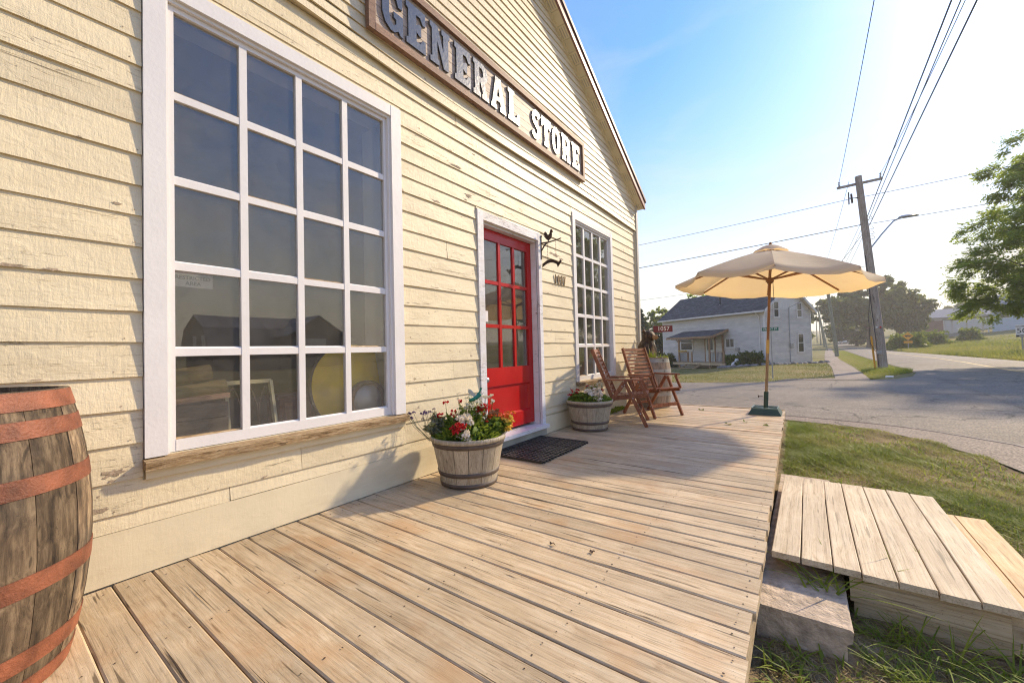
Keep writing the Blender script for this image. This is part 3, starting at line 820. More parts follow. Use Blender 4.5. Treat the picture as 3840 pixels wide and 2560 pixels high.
DP('rail', RED, door, (xa, xb - 0.0005, g0 + 0.0003, g1 - 0.0003, gz1, dz1)); DP('rail', RED, door, (xa, xb - 0.0005, g0 + 0.0003, g1 - 0.0003, 0.68, gz0)); DP('rail', RED, door, (xa, xb - 0.0005, g0 + 0.0003, g1 - 0.0003, dz0, 0.335))
DP('panel', RED, door, (xa + 0.01, xb - 0.022, g0 + 0.0003, g1 - 0.0003, 0.335, 0.68))
q = MB()   # sloping mouldings round the panel
q.prism([(xb - 0.001, 0.3352), (xb - 0.0215, 0.3352), (xb - 0.0215, 0.352)], (0, g0 + 0.001, 0), (1, 0, 0), (0, 0, 1), (0, g1 - g0 - 0.002, 0))
obj('moulding', q, RED, door, True)
q = MB(); q.prism([(xb - 0.001, 0.6798), (xb - 0.0215, 0.6798), (xb - 0.0215, 0.655)], (0, g0 + 0.001, 0), (1, 0, 0), (0, 0, 1), (0, g1 - g0 - 0.002, 0)); obj('moulding', q, RED, door, True)
q = MB(); q.prism([(xb - 0.001, g1 - 0.0004), (xb - 0.0215, g1 - 0.0004), (xb - 0.0215, g1 - 0.028)], (0, 0, 0.3535), (1, 0, 0), (0, 1, 0), (0, 0, 0.300)); obj('moulding', q, RED, door, True)
mv = [3.675, 3.955]; mh = [1.845, 1.355]; mw = 0.040
for v in mv: DP('muntin', RED, door, (xa + 0.005, xb - 0.004, v - mw / 2, v + mw / 2, gz0 + 0.0004, gz1 - 0.0004))
ye = [g0] + mv + [g1]
for h in mh:
    for i in range(3):
        DP('muntin', RED, door, (xa + 0.005, xb - 0.006, ye[i] + (mw / 2 if i else 0) + 0.0004, ye[i + 1] - (mw / 2 if i < 2 else 0) - 0.0004, h - mw / 2, h + mw / 2))
zz_ = [gz0] + list(reversed(mh)) + [gz1]
for i in range(3):
    for j in range(3):
        DP('pane', GLASS, door, (-0.1075, -0.1045, ye[i] - 0.003, ye[i + 1] + 0.003, zz_[j] - 0.003, zz_[j + 1] + 0.003))
q = MB()
kp = [(0.0, 0.0), (0.030, 0.0), (0.030, 0.006), (0.012, 0.010), (0.012, 0.028), (0.026, 0.036), (0.030, 0.048), (0.024, 0.060), (0.0, 0.064)]
q.lathe(kp, 16); kme = q.mesh('knob'); xform(kme, Matrix.Translation((xb + 0.0005, 3.345, 0.765)) @ Matrix.Rotation(R(90), 4, 'Y')); recalc(kme)
obj('knob', kme, STEEL, door, True)
q = MB(); q.box(-0.1042, -0.1035, 3.415, 3.465, 1.40, 1.52); obj('sticker', q, WHITE, door, True, label='small white payment sticker on the glass')

# ---------------------------------------------------------------- sign with raised letters
sign = thing('store_sign', 'long framed plank sign with raised letters reading GENERAL STORE under the gable', 'sign', (0.05, 3.73, 3.63))
sy0, sy1, sz0, sz1 = 1.86, 5.625, 3.612, 4.205
for k in range(5):
    z0_ = sz0 + 0.06 + k * (sz1 - sz0 - 0.12) / 5
    q = MB(); q.box(0.052, 0.066, sy0 + 0.05, sy1 - 0.05, z0_, z0_ + (sz1 - sz0 - 0.12) / 5 - 0.004); obj('plank', q, SIGNB, sign, True)
fb = lambda *B_: obj('frame', MB().box(*B_), FRAMEW, sign, True)
fb(0.052, 0.100, sy0 + 0.062, sy1 - 0.062, sz0, sz0 + 0.062); fb(0.052, 0.100, sy0 + 0.062, sy1 - 0.062, sz1 - 0.062, sz1)
fb(0.052, 0.098, sy0, sy0 + 0.0615, sz0, sz1); fb(0.052, 0.098, sy1 - 0.0615, sy1, sz0, sz1)
GL = {
 'E': [[(0, 0), (.66, 0), (.66, .31), (.56, .31), (.48, .18), (.34, .18), (.34, .42), (.44, .36), (.51, .36), (.51, .64), (.44, .64), (.34, .58), (.34, .82), (.48, .82), (.56, .69), (.66, .69), (.66, 1), (0, 1), (0, .87), (.07, .84), (.07, .16), (0, .13)]],
 'N': [[(0, 0), (.33, 0), (.33, .12), (.26, .15), (.26, .62), (.50, 0), (.68, 0), (.68, .85), (.74, .88), (.74, 1), (.43, 1), (.43, .88), (.49, .85), (.49, .42), (.27, 1), (0, 1), (0, .88), (.07, .85), (.07, .15), (0, .12)]],
 'R': [[(0, 0), (.34, 0), (.34, .12), (.28, .15), (.28, .42), (.33, .42), (.45, .15), (.41, .12), (.41, 0), (.74, 0), (.74, .12), (.67, .15), (.54, .47), (.63, .54), (.68, .66), (.68, .78), (.62, .92), (.48, 1), (0, 1), (0, .88), (.07, .85), (.07, .15), (0, .12)], [(.28, .58), (.40, .58), (.46, .64), (.46, .78), (.40, .85), (.28, .85)]],
 'A': [[(0, 0), (.29, 0), (.29, .12), (.24, .15), (.27, .28), (.47, .28), (.50, .15), (.45, .12), (.45, 0), (.76, 0), (.76, .12), (.71, .15), (.52, .90), (.52, 1), (.22, 1), (.22, .90), (.05, .15), (0, .12)], [(.30, .42), (.44, .42), (.37, .74)]],
 'L': [[(0, 0), (.64, 0), (.64, .34), (.54, .34), (.46, .18), (.28, .18), (.28, .85), (.35, .88), (.35, 1), (0, 1), (0, .88), (.07, .85), (.07, .15), (0, .12)]],
 'T': [[(.18, 0), (.52, 0), (.52, .12), (.45, .15), (.45, .82), (.51, .82), (.59, .67), (.69, .67), (.69, 1), (0, 1), (0, .67), (.10, .67), (.18, .82), (.24, .82), (.24, .15), (.18, .12)]],
 'O': [[(.35 + .34 * math.cos(t) , .5 + .5 * math.sin(t)) for t in np.linspace(0, 2 * math.pi, 20, endpoint=False)], [(.35 + .12 * math.cos(t), .5 + .34 * math.sin(t)) for t in np.linspace(0, 2 * math.pi, 14, endpoint=False)]],
 'G': [[(.68, 0), (.68, .47), (.38, .47), (.38, .34), (.46, .31), (.46, .21), (.37, .14), (.28, .21), (.24, .36), (.24, .64), (.28, .79), (.37, .86), (.47, .79), (.53, .64), (.66, .64), (.66, 1), (.58, 1), (.53, .94), (.41, 1), (.28, 1), (.12, .9), (.03, .7), (.03, .3), (.12, .1), (.28, 0), (.41, 0), (.53, .08), (.60, 0)]],
}
sp = [(.58, .80), (.50, .90), (.35, .92), (.20, .86), (.14, .74), (.18, .62), (.32, .53), (.46, .44), (.54, .32), (.50, .18), (.38, .09), (.22, .09), (.08, .22)]
lf, rt = [], []
for i in range(len(sp)):
    a = sp[max(0, i - 1)]; c = sp[min(len(sp) - 1, i + 1)]
    d = Vector((c[0] - a[0], c[1] - a[1])).normalized(); n = Vector((-d.y, d.x)); h = .095
    lf.append((sp[i][0] + n.x * h, sp[i][1] + n.y * h)); rt.append((sp[i][0] - n.x * h, sp[i][1] - n.y * h))
GL['S'] = [lf + rt[::-1]]
pos = [('G', 1.985, .215), ('E', 2.235, .215), ('N', 2.505, .25), ('E', 2.82, .23), ('R', 3.09, .25), ('A', 3.375, .265), ('L', 3.685, .225), ('S', 4.17, .205), ('T', 4.405, .225), ('O', 4.665, .22), ('R', 4.935, .25), ('E', 5.235, .235)]
for ch, y, wd in pos:
    mx = max(p[0] for L in GL[ch] for p in L)
    me = poly_mesh([[(x / mx * wd, z_ * 0.365) for x, z_ in L] for L in GL[ch]], 0.009)
    xform(me, Matrix(((0, 0, 1, 0.0765), (1, 0, 0, y), (0, 1, 0, 3.722), (0, 0, 0, 1))))
    obj('letter', me, LETTER, sign, True, label='raised slab letter ' + ch)

# house number on the clapboards
num = thing('wall_house_number', 'cream raised digits 1057 on clapboards beside the red door', 'house number', (0.03, 4.88, 1.97))
for ch, y in zip('1057', (4.735, 4.82, 4.905, 4.985)):
    me = text_mesh(ch, 0.175, 0.006, 0.002, 'LEFT')
    xform(me, Matrix(((0, 0, 1, 0.0255), (0.62, 0, 0, y), (0, 1, 0, 2.022), (0, 0, 0, 1))))
    obj('digit', me, SILL, num, True)
# ---------------------------------------------------------------- deck
def edge_x(y): return 2.578 - 0.020 * y
deck = thing('deck', 'weathered plank deck along the front of the store', 'deck', (1.3, 3.3, -0.4))
PIT = 0.145
y = 0.4354 - 12 * PIT
k = 0
nails = MB()
while y + PIT < 7.93:
    r = random.Random(k * 13 + 5)
    g0, g1 = r.uniform(0.0006, 0.0030), r.uniform(0.0006, 0.0030)
    ya, yb = y + g0, y + PIT - g1
    xe = edge_x(y) + r.uniform(-0.008, 0.008); dz = r.uniform(-0.0025, 0.0015); tw = r.uniform(-0.002, 0.002)
    n = 9; vs = []; fs = []
    ph = r.random() * 6
    for i in range(n + 1):
        t = i / n; x = 0.022 + (xe - 0.022) * t
        wob = 0.0022 * math.sin(t * 5 + ph); cup = 0.0022
        zc = dz + 0.0015 * math.sin(t * 7 + ph * 2)
        prof = [(ya + wob, -0.036), (ya + wob, zc - 0.005 - tw), (ya + wob + 0.006, zc - 0.0005 - tw), ((ya + yb) / 2, zc - cup * 0.5), (yb + wob - 0.006, zc - 0.0005 + tw), (yb + wob, zc - 0.005 + tw), (yb + wob, -0.036)]
        vs += [(x, q[0], q[1]) for q in prof]
    m_ = 7
    for i in range(n):
        for j in range(m_):
            j2 = (j + 1) % m_
            fs.append((i * m_ + j, i * m_ + j2, (i + 1) * m_ + j2, (i + 1) * m_ + j))
    fs += [tuple(range(m_)), tuple(range(n * m_, n * m_ + m_))]
    obj('board', MB().add(vs, fs), DECK, deck, True)
    if y > 0:
        for xn in (0.11, 0.72, 1.33, 1.94, xe - 0.05):
            for yn in (ya + 0.035, yb - 0.035):
                nx, ny = xn + r.uniform(-0.012, 0.012), yn + r.uniform(-0.008, 0.008); rr = r.uniform(0.0032, 0.0048)
                nails.add([(nx + rr * math.cos(a), ny + rr * math.sin(a), dz + 0.0022) for a in (0, 1.05, 2.1, 3.14, 4.19, 5.24)], [(0, 1, 2, 3, 4, 5)])
    y += PIT; k += 1
o = obj('nail_heads', nails, IRON, deck, True); o['kind'] = 'stuff'
rs_ = random.Random(19); sp_l = MB()
for k in range(150):
    b_i = rs_.randrange(0, 54); yb_ = 0.4354 + b_i * PIT + rs_.choice([rs_.uniform(0.006, 0.03), rs_.uniform(0.02, 0.125)]); x0_ = rs_.uniform(0.05, 2.2); L_ = rs_.uniform(0.05, 0.5); n = 7
    if yb_ > 7.7 or x0_ + L_ > 2.38: continue
    wd0 = rs_.uniform(0.0007, 0.0026); yy0 = yb_; vs = []
    for j in range(n + 1):
        yy0 += rs_.uniform(-0.0015, 0.0015); wd = wd0 * (1 - abs(2 * j / n - 1)) + 0.0002; x_ = x0_ + L_ * j / n
        vs += [(x_, yy0 - wd, 0.0026), (x_, yy0 + wd, 0.0026)]
    sp_l.add(vs, [(2 * j, 2 * j + 2, 2 * j + 3, 2 * j + 1) for j in range(n)])
o = obj('board_splits', sp_l, plain('dark_wood_split', (0.075, 0.045, 0.025), 0.9, var=0.3), deck, True); o['kind'] = 'stuff'
YD = y
b = MB(); b.hexa([(edge_x(-1.3) - 0.045, -1.3, -0.17), (edge_x(-1.3) - 0.012, -1.3, -0.17), (edge_x(YD) - 0.012, YD, -0.17), (edge_x(YD) - 0.045, YD, -0.17),
                  (edge_x(-1.3) - 0.045, -1.3, -0.0365), (edge_x(-1.3) - 0.012, -1.3, -0.0365), (edge_x(YD) - 0.012, YD, -0.0365), (edge_x(YD) - 0.045, YD, -0.0365)])
obj('rim_joist', b, JOIST, deck, True)
b = MB(); b.box(0.02, edge_x(YD), YD + 0.004, YD + 0.042, -0.17, 0.012); obj('end_board', b, DECK, deck, True)
for xj in (0.1, 0.72, 1.33, 1.94):
    b = MB(); b.box(xj, xj + 0.038, -1.3, YD, -0.17, -0.0365); obj('joist', b, JOIST, deck, True)
for xj in (0.9, 2.25):
    for yj in (-1.0, 1.4, 3.8, 6.2, 7.75):
        b = MB(); b.box(xj, xj + 0.09, yj, yj + 0.09, -0.42, -0.1705); obj('post', b, JOIST, deck, True)

# concrete block step and the plank platform laid over it
b = MB(); n = 16; r = random.Random(3)
ring = []
for k in range(n + 1):
    yk = 2.33 + (4.76 - 2.33) * k / n
    ring.append([(2.50, yk, -0.41), (2.855 + r.uniform(-.008, .008), yk, -0.41), (2.845 + r.uniform(-.01, .01), yk, -0.27), (2.868 + r.uniform(-.006, .006), yk, -0.255), (2.872 + r.uniform(-.006, .006), yk, -0.207), (2.862, yk, -0.198 + r.uniform(-.004, .003)), (2.50, yk, -0.196 + r.uniform(-.003, .003))])
vs = [p for q in ring for p in q]; fs = []
for k in range(n):
    for j in range(7): fs.append((k * 7 + j, k * 7 + (j + 1) % 7, (k + 1) * 7 + (j + 1) % 7, (k + 1) * 7 + j))
fs += [tuple(range(7)), tuple(range(n * 7, n * 7 + 7))]
o = obj('concrete_step', MB().add(vs, fs), CONC)
tag(o, 'chipped concrete block step under the plank platform beside the deck', 'step')
plat = thing('plank_platform', 'low platform of pale planks stepping down from the deck to the grass', 'platform', (3.0, 3.5, -0.4))
xs = [2.545, 2.681, 2.818, 2.932, 3.068, 3.205, 3.338, 3.470]
for k in range(7):
    r = random.Random(k + 40); q = MB(); n = 8; vs = []; fs = []
    e0, e1 = 2.698 + r.uniform(-0.012, 0.012) - 0.012 * k / 6, 4.300 + r.uniform(-0.012, 0.012)
    zc = -0.082 - 0.002 * k
    for i in range(n + 1):
        t = i / n; y = e0 + (e1 - e0) * t; w_ = 0.0012 * math.sin(t * 6 + k)
        xa, xb = xs[k] + 0.003 + w_, xs[k + 1] - 0.003 + w_
        zz = zc + 0.0018 * math.sin(t * 4 + k * 2)
        vs += [(xa, y, zz - 0.034), (xa, y, zz - 0.003), (xa + 0.004, y, zz), ((xa + xb) / 2, y, zz - 0.0012), (xb - 0.004, y, zz), (xb, y, zz - 0.003), (xb, y, zz - 0.034)]
    for i in range(n):
        for j in range(7): fs.append((i * 7 + j, i * 7 + (j + 1) % 7, (i + 1) * 7 + (j + 1) % 7, (i + 1) * 7 + j))
    fs += [tuple(range(7)), tuple(range(n * 7, n * 7 + 7))]
    obj('plank', MB().add(vs, fs), PLANK, plat, True)
for (x0, x1, y0, y1, z0, z1) in [(2.885, 3.43, 2.722, 2.760, -0.255, -0.130), (2.90, 3.43, 2.735, 2.773, -0.345, -0.262), (2.885, 3.43, 4.235, 4.273, -0.30, -0.130), (3.432, 3.470, 2.74, 4.26, -0.31, -0.132)]:
    obj('joist', MB().box(x0, x1, y0, y1, z0, z1), JOIST, plat, True)
for (x0, x1) in [(3.474, 3.562), (3.568, 3.716)]:
    obj('step_plank', MB().box(x0, x1, 2.72, 4.262, -0.232, -0.197), PLANK_W, plat, True)
obj('step_joist', MB().box(3.474, 3.70, 2.745, 2.783, -0.345, -0.234), JOIST, plat, True); obj('step_joist', MB().box(3.474, 3.70, 4.20, 4.238, -0.345, -0.234), JOIST, plat, True)

# ---------------------------------------------------------------- barrels and planters
def barrel_prof(H, re, rb, n=9): return [(re + (rb - re) * (1 - (2 * i / n - 1) ** 2), H * i / n) for i in range(n + 1)]
def barrel_r(z, H, re, rb): return re + (rb - re) * (1 - (2 * z / H - 1) ** 2)
def make_barrel(name, label, loc, H, re, rb, ns, sm, hoops, hm, rot=0.0, fill=None, rim=0.025):
    t = thing(name, label, 'barrel', loc)
    r = random.Random(ns)
    cuts = [0]; 
    for i in range(ns): cuts.append(cuts[-1] + r.uniform(0.75, 1.3))
    cuts = [rot + 2 * math.pi * c / cuts[-1] for c in cuts]
    for i in range(ns):
        q = MB(); a0, a1 = cuts[i] + 0.0035, cuts[i + 1] - 0.0035; dr = r.uniform(-0.002, 0.002)
        pr = barrel_prof(H, re, rb); out = []; inn = []
        ns_ = 4
        vs = []; fs = []
        for rr, z in pr:
            for j in range(ns_ + 1):
                a = a0 + (a1 - a0) * j / ns_; e = -0.0015 if j in (0, ns_) else 0
                vs.append(((rr + dr + e) * math.cos(a), (rr + dr + e) * math.sin(a), z))
        m_ = ns_ + 1; o_ = len(vs)
        for rr, z in pr:
            for j in range(m_):
                a = a0 + (a1 - a0) * j / ns_
                vs.append(((rr - rim) * math.cos(a), (rr - rim) * math.sin(a), z))
        L = len(pr)
        for i_ in range(L - 1):
            for j in range(ns_):
                A = i_ * m_ + j
                fs += [(A, A + 1, A + m_ + 1, A + m_), (o_ + A, o_ + A + m_, o_ + A + m_ + 1, o_ + A + 1)]
            fs += [(i_ * m_, (i_ + 1) * m_, o_ + (i_ + 1) * m_, o_ + i_ * m_), (i_ * m_ + ns_, o_ + i_ * m_ + ns_, o_ + (i_ + 1) * m_ + ns_, (i_ + 1) * m_ + ns_)]
        for j in range(ns_):
            fs += [(j, o_ + j, o_ + j + 1, j + 1), ((L - 1) * m_ + j, (L - 1) * m_ + j + 1, o_ + (L - 1) * m_ + j + 1, o_ + (L - 1) * m_ + j)]
        q.add(vs, fs, False)
        obj('stave', q, sm, t)
    for z0, z1 in hoops:
        q = MB(); n = 48; R0, R1 = barrel_r(z0, H, re, rb), barrel_r(z1, H, re, rb)
        q.lathe([(R0 - 0.001, z0), (R0 + 0.0032, z0 + 0.0005), (R1 + 0.0032, z1 - 0.0005), (R1 - 0.001, z1)], n)
        for f_ in q.sm: pass
        q.sm = [False] * len(q.sm)
        ho = obj('hoop', q, hm, t)
        if hm is RUST:
            for a_ in (-1.05, -0.98):
                for fz in (0.3, 0.7):
                    zr = z0 + (z1 - z0) * fz; rr_ = barrel_r(zr, H, re, rb) + 0.0035
                    obj('rivet', MB().ball((rr_ * math.cos(a_), rr_ * math.sin(a_), zr), 0.006, 6, 4), hm, ho)
    q = MB(); q.lathe([(0.0, fill if fill else H - 0.05), (barrel_r(fill or H - 0.05, H, re, rb) - rim - 0.002, fill if fill else H - 0.05)], 32)
    obj('soil' if fill else 'barrel_head', q, SOIL if fill else BARREL, t)
    return t
make_barrel('oak_barrel', 'tall dark oak barrel with rusty orange hoops against the siding', (0.43, -0.05, 0.0), 0.98, 0.300, 0.362, 19, BARREL,
            [(0.918, 0.978), (0.828, 0.886), (0.648, 0.708), (0.338, 0.402), (0.100, 0.162), (0.003, 0.058)], RUST, 0.2)
tb = make_barrel('planted_barrel', 'grey weathered barrel holding the carved bear at the store corner', (0.45, 7.46, 0.0), 0.89, 0.275, 0.325, 16, GREYBAR,
            [(0.80, 0.865), (0.62, 0.68), (0.215, 0.27), (0.02, 0.075)], GALV, 0.5, fill=0.84)
for z_ in (0.82, 0.842, 0.64, 0.66):      # rivets of the hoop laps
    for a_ in (-0.62, -0.57):
        rr = barrel_r(z_, 0.89, 0.275, 0.325) + 0.007
        obj('rivet', MB().ball((rr * math.cos(a_), rr * math.sin(a_), z_), 0.007, 6, 4), IRON, tb)

def make_planter(label, loc):
    t = thing('half_barrel_planter', label, 'planter', loc, group='half barrel planters by the wall')
    H, r0, r1 = 0.385, 0.225, 0.303; ns = 15
    for i in range(ns):
        a0, a1 = 2 * math.pi * i / ns + 0.008, 2 * math.pi * (i + 1) / ns - 0.008
        q = MB(); vs = []; fs = []
        for (ra, z_) in ((r0, 0.0), (r1, H), (r1 - 0.02, H), (r0 - 0.02, 0.0)):
            for j in range(4):
                a = a0 + (a1 - a0) * j / 3; vs.append((ra * math.cos(a), ra * math.sin(a), z_))
        for k in range(4):
            for j in range(3):
                A = k * 4 + j; B_ = ((k + 1) % 4) * 4 + j
                fs.append((A, A + 1, B_ + 1, B_))
        fs += [(0, 4, 8, 12), (3, 15, 11, 7)]
        obj('stave', q.add(vs, fs), PLANTER, t)
    rad = lambda z_: r0 + (r1 - r0) * z_ / H
    for z0, z1, e in ((0.315, 0.358, 0.007), (0.088, 0.126, 0.006), (0.0, 0.036, 0.008)):
        q = MB(); q.lathe([(rad(z0) - 0.002, z0), (rad(z0) + e, z0 + 0.003), (rad(z1) + e, z1 - 0.003), (rad(z1) - 0.002, z1)], 40); obj('band', q, PLBAND, t)
    q = MB(); q.lathe([(r1 - 0.018, H - 0.004), (r1 - 0.002, H + 0.008), (r1 + 0.008, H + 0.004), (r1 + 0.008, H - 0.028), (r1 - 0.004, H - 0.03)], 40); obj('rim', q, PLANTER, t)
    q = MB(); q.lathe([(0.0, H - 0.035), (r1 - 0.025, H - 0.045)], 24); obj('soil', q, SOIL, t)
    return t
P1 = (0.435, 2.515, 0.0); P2 = (0.355, 5.01, 0.0)
make_planter('half barrel planter with mixed flowers left of the red door', P1)
make_planter('half barrel planter of red and white flowers beside the chairs', P2)

# ---------------------------------------------------------------- door mat
mat_ = thing('door_mat', 'black rubber ring mat on the deck before the red door', 'door mat', (0.35, 3.74, 0.0))
q = MB(); mx0, mx1, my0, my1 = 0.048, 0.690, 3.245, 4.240
nx, ny = 12, 18; ax, ay = (mx1 - mx0 - 0.02) / nx, (my1 - my0 - 0.02) / ny
vs = []; fs = []
for i in range(nx):
    for j in range(ny):
        cx, cy = mx0 + 0.01 + ax * (i + .5), my0 + 0.01 + ay * (j + .5); b0 = len(vs)
        sq_ = [(-.5, -.5), (0, -.5), (.5, -.5), (.5, 0), (.5, .5), (0, .5), (-.5, .5), (-.5, 0)]
        for (u_, v_) in sq_: vs.append((cx + u_ * ax, cy + v_ * ay, 0.016))
        for zz in (0.016, 0.003):
            for (u_, v_) in sq_:
                d_ = math.hypot(u_, v_); vs.append((cx + u_ / d_ * ax * 0.37, cy + v_ / d_ * ay * 0.37, zz))
        for m_ in range(8):
            m2 = (m_ + 1) % 8
            fs += [(b0 + m_, b0 + m2, b0 + 8 + m2, b0 + 8 + m_), (b0 + 8 + m_, b0 + 8 + m2, b0 + 16 + m2, b0 + 16 + m_)]
q.add(vs, fs)
obj('mat_surface', q, RUBBER, mat_, True)
obj('hole_shade_plate', MB().box(mx0 + 0.004, mx1 - 0.004, my0 + 0.004, my1 - 0.004, 0.0015, 0.0035), plain('dark_hole_shade', (0.012, 0.010, 0.009), 0.9), mat_, True)  # near-black plate added to stand for the shade inside the ring holes
q = MB()
for B_ in ((mx0, mx1, my0, my0 + 0.01, 0.002, 0.020), (mx0, mx1, my1 - 0.01, my1, 0.002, 0.020), (mx0, mx0 + 0.01, my0 + 0.0105, my1 - 0.0105, 0.002, 0.0195), (mx1 - 0.01, mx1, my0 + 0.0105, my1 - 0.0105, 0.002, 0.0195), ((mx0 + mx1) / 2 - 0.006, (mx0 + mx1) / 2 + 0.006, my0 + 0.0105, my1 - 0.0105, 0.012, 0.0195)): q.box(*B_)
for f in (1 / 3, 2 / 3):
    yy_ = my0 + (my1 - my0) * f; q.box(mx0 + 0.011, (mx0 + mx1) / 2 - 0.0065, yy_ - 0.004, yy_ + 0.004, 0.012, 0.019); q.box((mx0 + mx1) / 2 + 0.0065, mx1 - 0.011, yy_ - 0.004, yy_ + 0.004, 0.012, 0.019)
obj('mat_border', q, RUBBER, mat_, True)
q = MB()
for j in range(ny):
    yy_ = my0 + 0.01 + ay * (j + .5); q.box(mx1 + 0.0005, mx1 + 0.016, yy_ - 0.010, yy_ + 0.010, 0.002, 0.017)
obj('mat_tabs', q, RUBBER, mat_, True)

# ---------------------------------------------------------------- folding chairs
def make_chair(label, loc, rz):
    """local x = forward, y = across (0 = near side), feet of the front legs at x = 0"""
    t = thing('folding_chair', label, 'chair', loc, rz, group='wooden folding chairs by the far window')
    W_ = 0.58
    sides = (0.0, W_)
    for s_ in sides:
        o_ = 1 if s_ == 0 else -1
        q = MB(); q.bar((-0.27, s_, 0.60), (0.0, s_, 0.0), 0.022, 0.048, (1, 0, 0.4)); obj('front_leg', q, TEAK, t)
        q = MB(); q.bar((-0.285, s_ + o_ * 0.024, 0.60), (-0.70, s_ + o_ * 0.024, 0.0), 0.022, 0.048, (1, 0, -0.5)); obj('rear_leg', q, TEAK, t)
        q = MB(); q.box(-0.535, -0.045, s_ - 0.03, s_ + 0.028, 0.625, 0.649); obj('armrest', q, TEAK, t)
        q = MB(); q.bar((-0.09, s_ + o_ * 0.024, 0.622), (0.005, s_ + o_ * 0.024, 0.425), 0.02, 0.042, (1, 0, 0.3)); obj('arm_support', q, TEAK, t)
        q = MB(); q.bar((-0.715, s_ + o_ * 0.05, 1.065), (-0.43, s_ + o_ * 0.05, 0.335), 0.024, 0.05, (1, 0, 0.4)); obj('back_stile', q, TEAK, t)
        q = MB(); q.bar((-0.47, s_ + o_ * 0.078, 0.365), (0.03, s_ + o_ * 0.078, 0.415), 0.022, 0.05); obj('seat_rail', q, TEAK, t)
        for (bx, bz) in ((-0.275, 0.565), (-0.17, 0.385), (-0.078, 0.178), (-0.095, 0.606), (-0.31, 0.545)):
            q = MB(); q.ball((bx, s_ - o_ * 0.0125 if bx > -0.3 else s_ - o_ * 0.006, bz), 0.009, 8, 5, (1, 0.5, 1)); obj('bolt', q, STEEL, t)
    d = Vector((0.285, 0, -0.73)).normalized(); nrm = Vector((0.73, 0, 0.285)).normalized()
    top = Vector((-0.715, 0, 1.065))
    for k in range(11):
        c = top + d * (0.035 + k * 0.062)
        q = MB(); a_ = c + Vector((0, 0.068, 0)); b_ = c + Vector((0, W_ - 0.068, 0))
        q.bar(a_ + nrm * 0.004, b_ + nrm * 0.004, 0.036 if k else 0.05, 0.016, tuple(nrm)); obj('back_slat', q, TEAK, t)
    for k in range(9):
        x = 0.005 - k * 0.053; z_ = 0.4425 + (x - 0.03) * 0.1
        q = MB(); q.bar((x, 0.090, z_), (x, W_ - 0.090, z_), 0.042, 0.016); obj('seat_slat', q, TEAK, t)
    q = MB(); q.box(-0.088, -0.072, 0.0115, W_ - 0.0115, 0.15, 0.205); obj('stretcher', q, TEAK, t)
    q = MB(); q.box(-0.59, -0.574, 0.036, W_ - 0.036, 0.15, 0.19); obj('stretcher', q, TEAK, t)
    return t
make_chair('reddish wooden folding chair seen edge on, nearer the flower planter', (0.975, 5.449, 0.0), math.atan2(0.276, 0.961))
make_chair('reddish wooden folding chair with slatted back facing out, before the bear barrel', (0.875, 6.150, 0.0), math.atan2(-0.454, 0.891))
# ---------------------------------------------------------------- patio umbrella
um = thing('patio_umbrella', 'cream canvas patio umbrella on wooden pole at the deck end', 'umbrella', (2.19, 7.36, 0.0))
def canvas():
    t = NT('cream_umbrella_canvas')
    co_ = t.coords((1, 1, 1))
    weave = t.noise(co_, 220, 2); st = t.noise(co_, 2.5, 4)
    col = t.ramp(st, [(0.3, (0.75, 0.66, 0.47)), (0.7, (0.83, 0.74, 0.55))])
    nb = t.bump(t.math('ADD', t.math('MULTIPLY', t.noise(t.coords((1, 1, 6)), 6.0, 3), 1.0), t.math('MULTIPLY', weave, 0.15)), 0.25, 0.02)
    t.done(col, 0.85, nb, spec=0.1)
    tl = t.n('BsdfTranslucent', {'Color': (0.88, 0.60, 0.27), 'Normal': nb})
    mx = t.n('MixShader', {0: 0.46, 1: t.b.outputs[0], 2: tl.outputs[0]})
    t.t.links.new(mx.outputs[0], t.out.inputs[0]); return t.m
CANVAS = canvas()
GREENP = plain('green_plastic_base', (0.022, 0.058, 0.040), 0.45, var=0.2, scale=8)
BRASS = plain('brass_sleeve', (0.62, 0.38, 0.12), 0.35, metal=0.8, var=0.1)
bot = Vector((2.195, 7.36, 0.05)); top = Vector((2.34, 7.36, 2.52))
ax_ = (top - bot).normalized()
at = lambda z_: bot + ax_ * ((z_ - 0.05) / ax_.z)
hub = at(2.50); run = at(2.06)
rimc = Vector((2.285, 7.35, 2.035)); RR = 1.345
ang = [R(a) for a in (-83, -41, 2, 48, 94, 142, 182, 235)]
cor = []
for a in ang:
    x, y_ = RR * math.cos(a), RR * math.sin(a)
    cor.append(rimc + Vector((x, y_, -0.070 * x - 0.036 * y_)))
capc = hub + Vector((0, 0, 0.035))
for i in range(8):
    A, B_ = cor[i], cor[(i + 1) % 8]
    vs = []; fs = []; nu, nv = 8, 9
    for u in range(nu + 1):
        t = 0.10 + 0.90 * u / nu
        for v in range(nv + 1):
            s_ = v / nv
            P = capc.lerp(A.lerp(B_, s_), t)
            sag = 4 * s_ * (1 - s_)
            P = P + Vector((0, 0, -0.055 * sag * t * t + 0.03 * math.sin(math.pi * t) - 0.0)) + (rimc - P) * (0.03 * sag * t * t)
            P.z += 0.004 * math.sin(9 * s_ + i * 2 + 5 * t)
            vs.append(P)
    base = len(vs)
    for v in range(nv + 1):   # hanging hem
        P = vs[nu * (nv + 1) + v]; vs.append(P + Vector((0, 0, -0.055 - 0.006 * math.sin(v * 2.1 + i))) + (P - rimc).normalized() * 0.006)
    for u in range(nu + 1):
        for v in range(nv):
            a = u * (nv + 1) + v; fs.append((a, a + 1, a + nv + 2, a + nv + 1))
    obj('canopy_panel', MB().add(vs, fs, True), CANVAS, um, True)
vs = [capc + Vector((0, 0, 0.075))]; fs = []
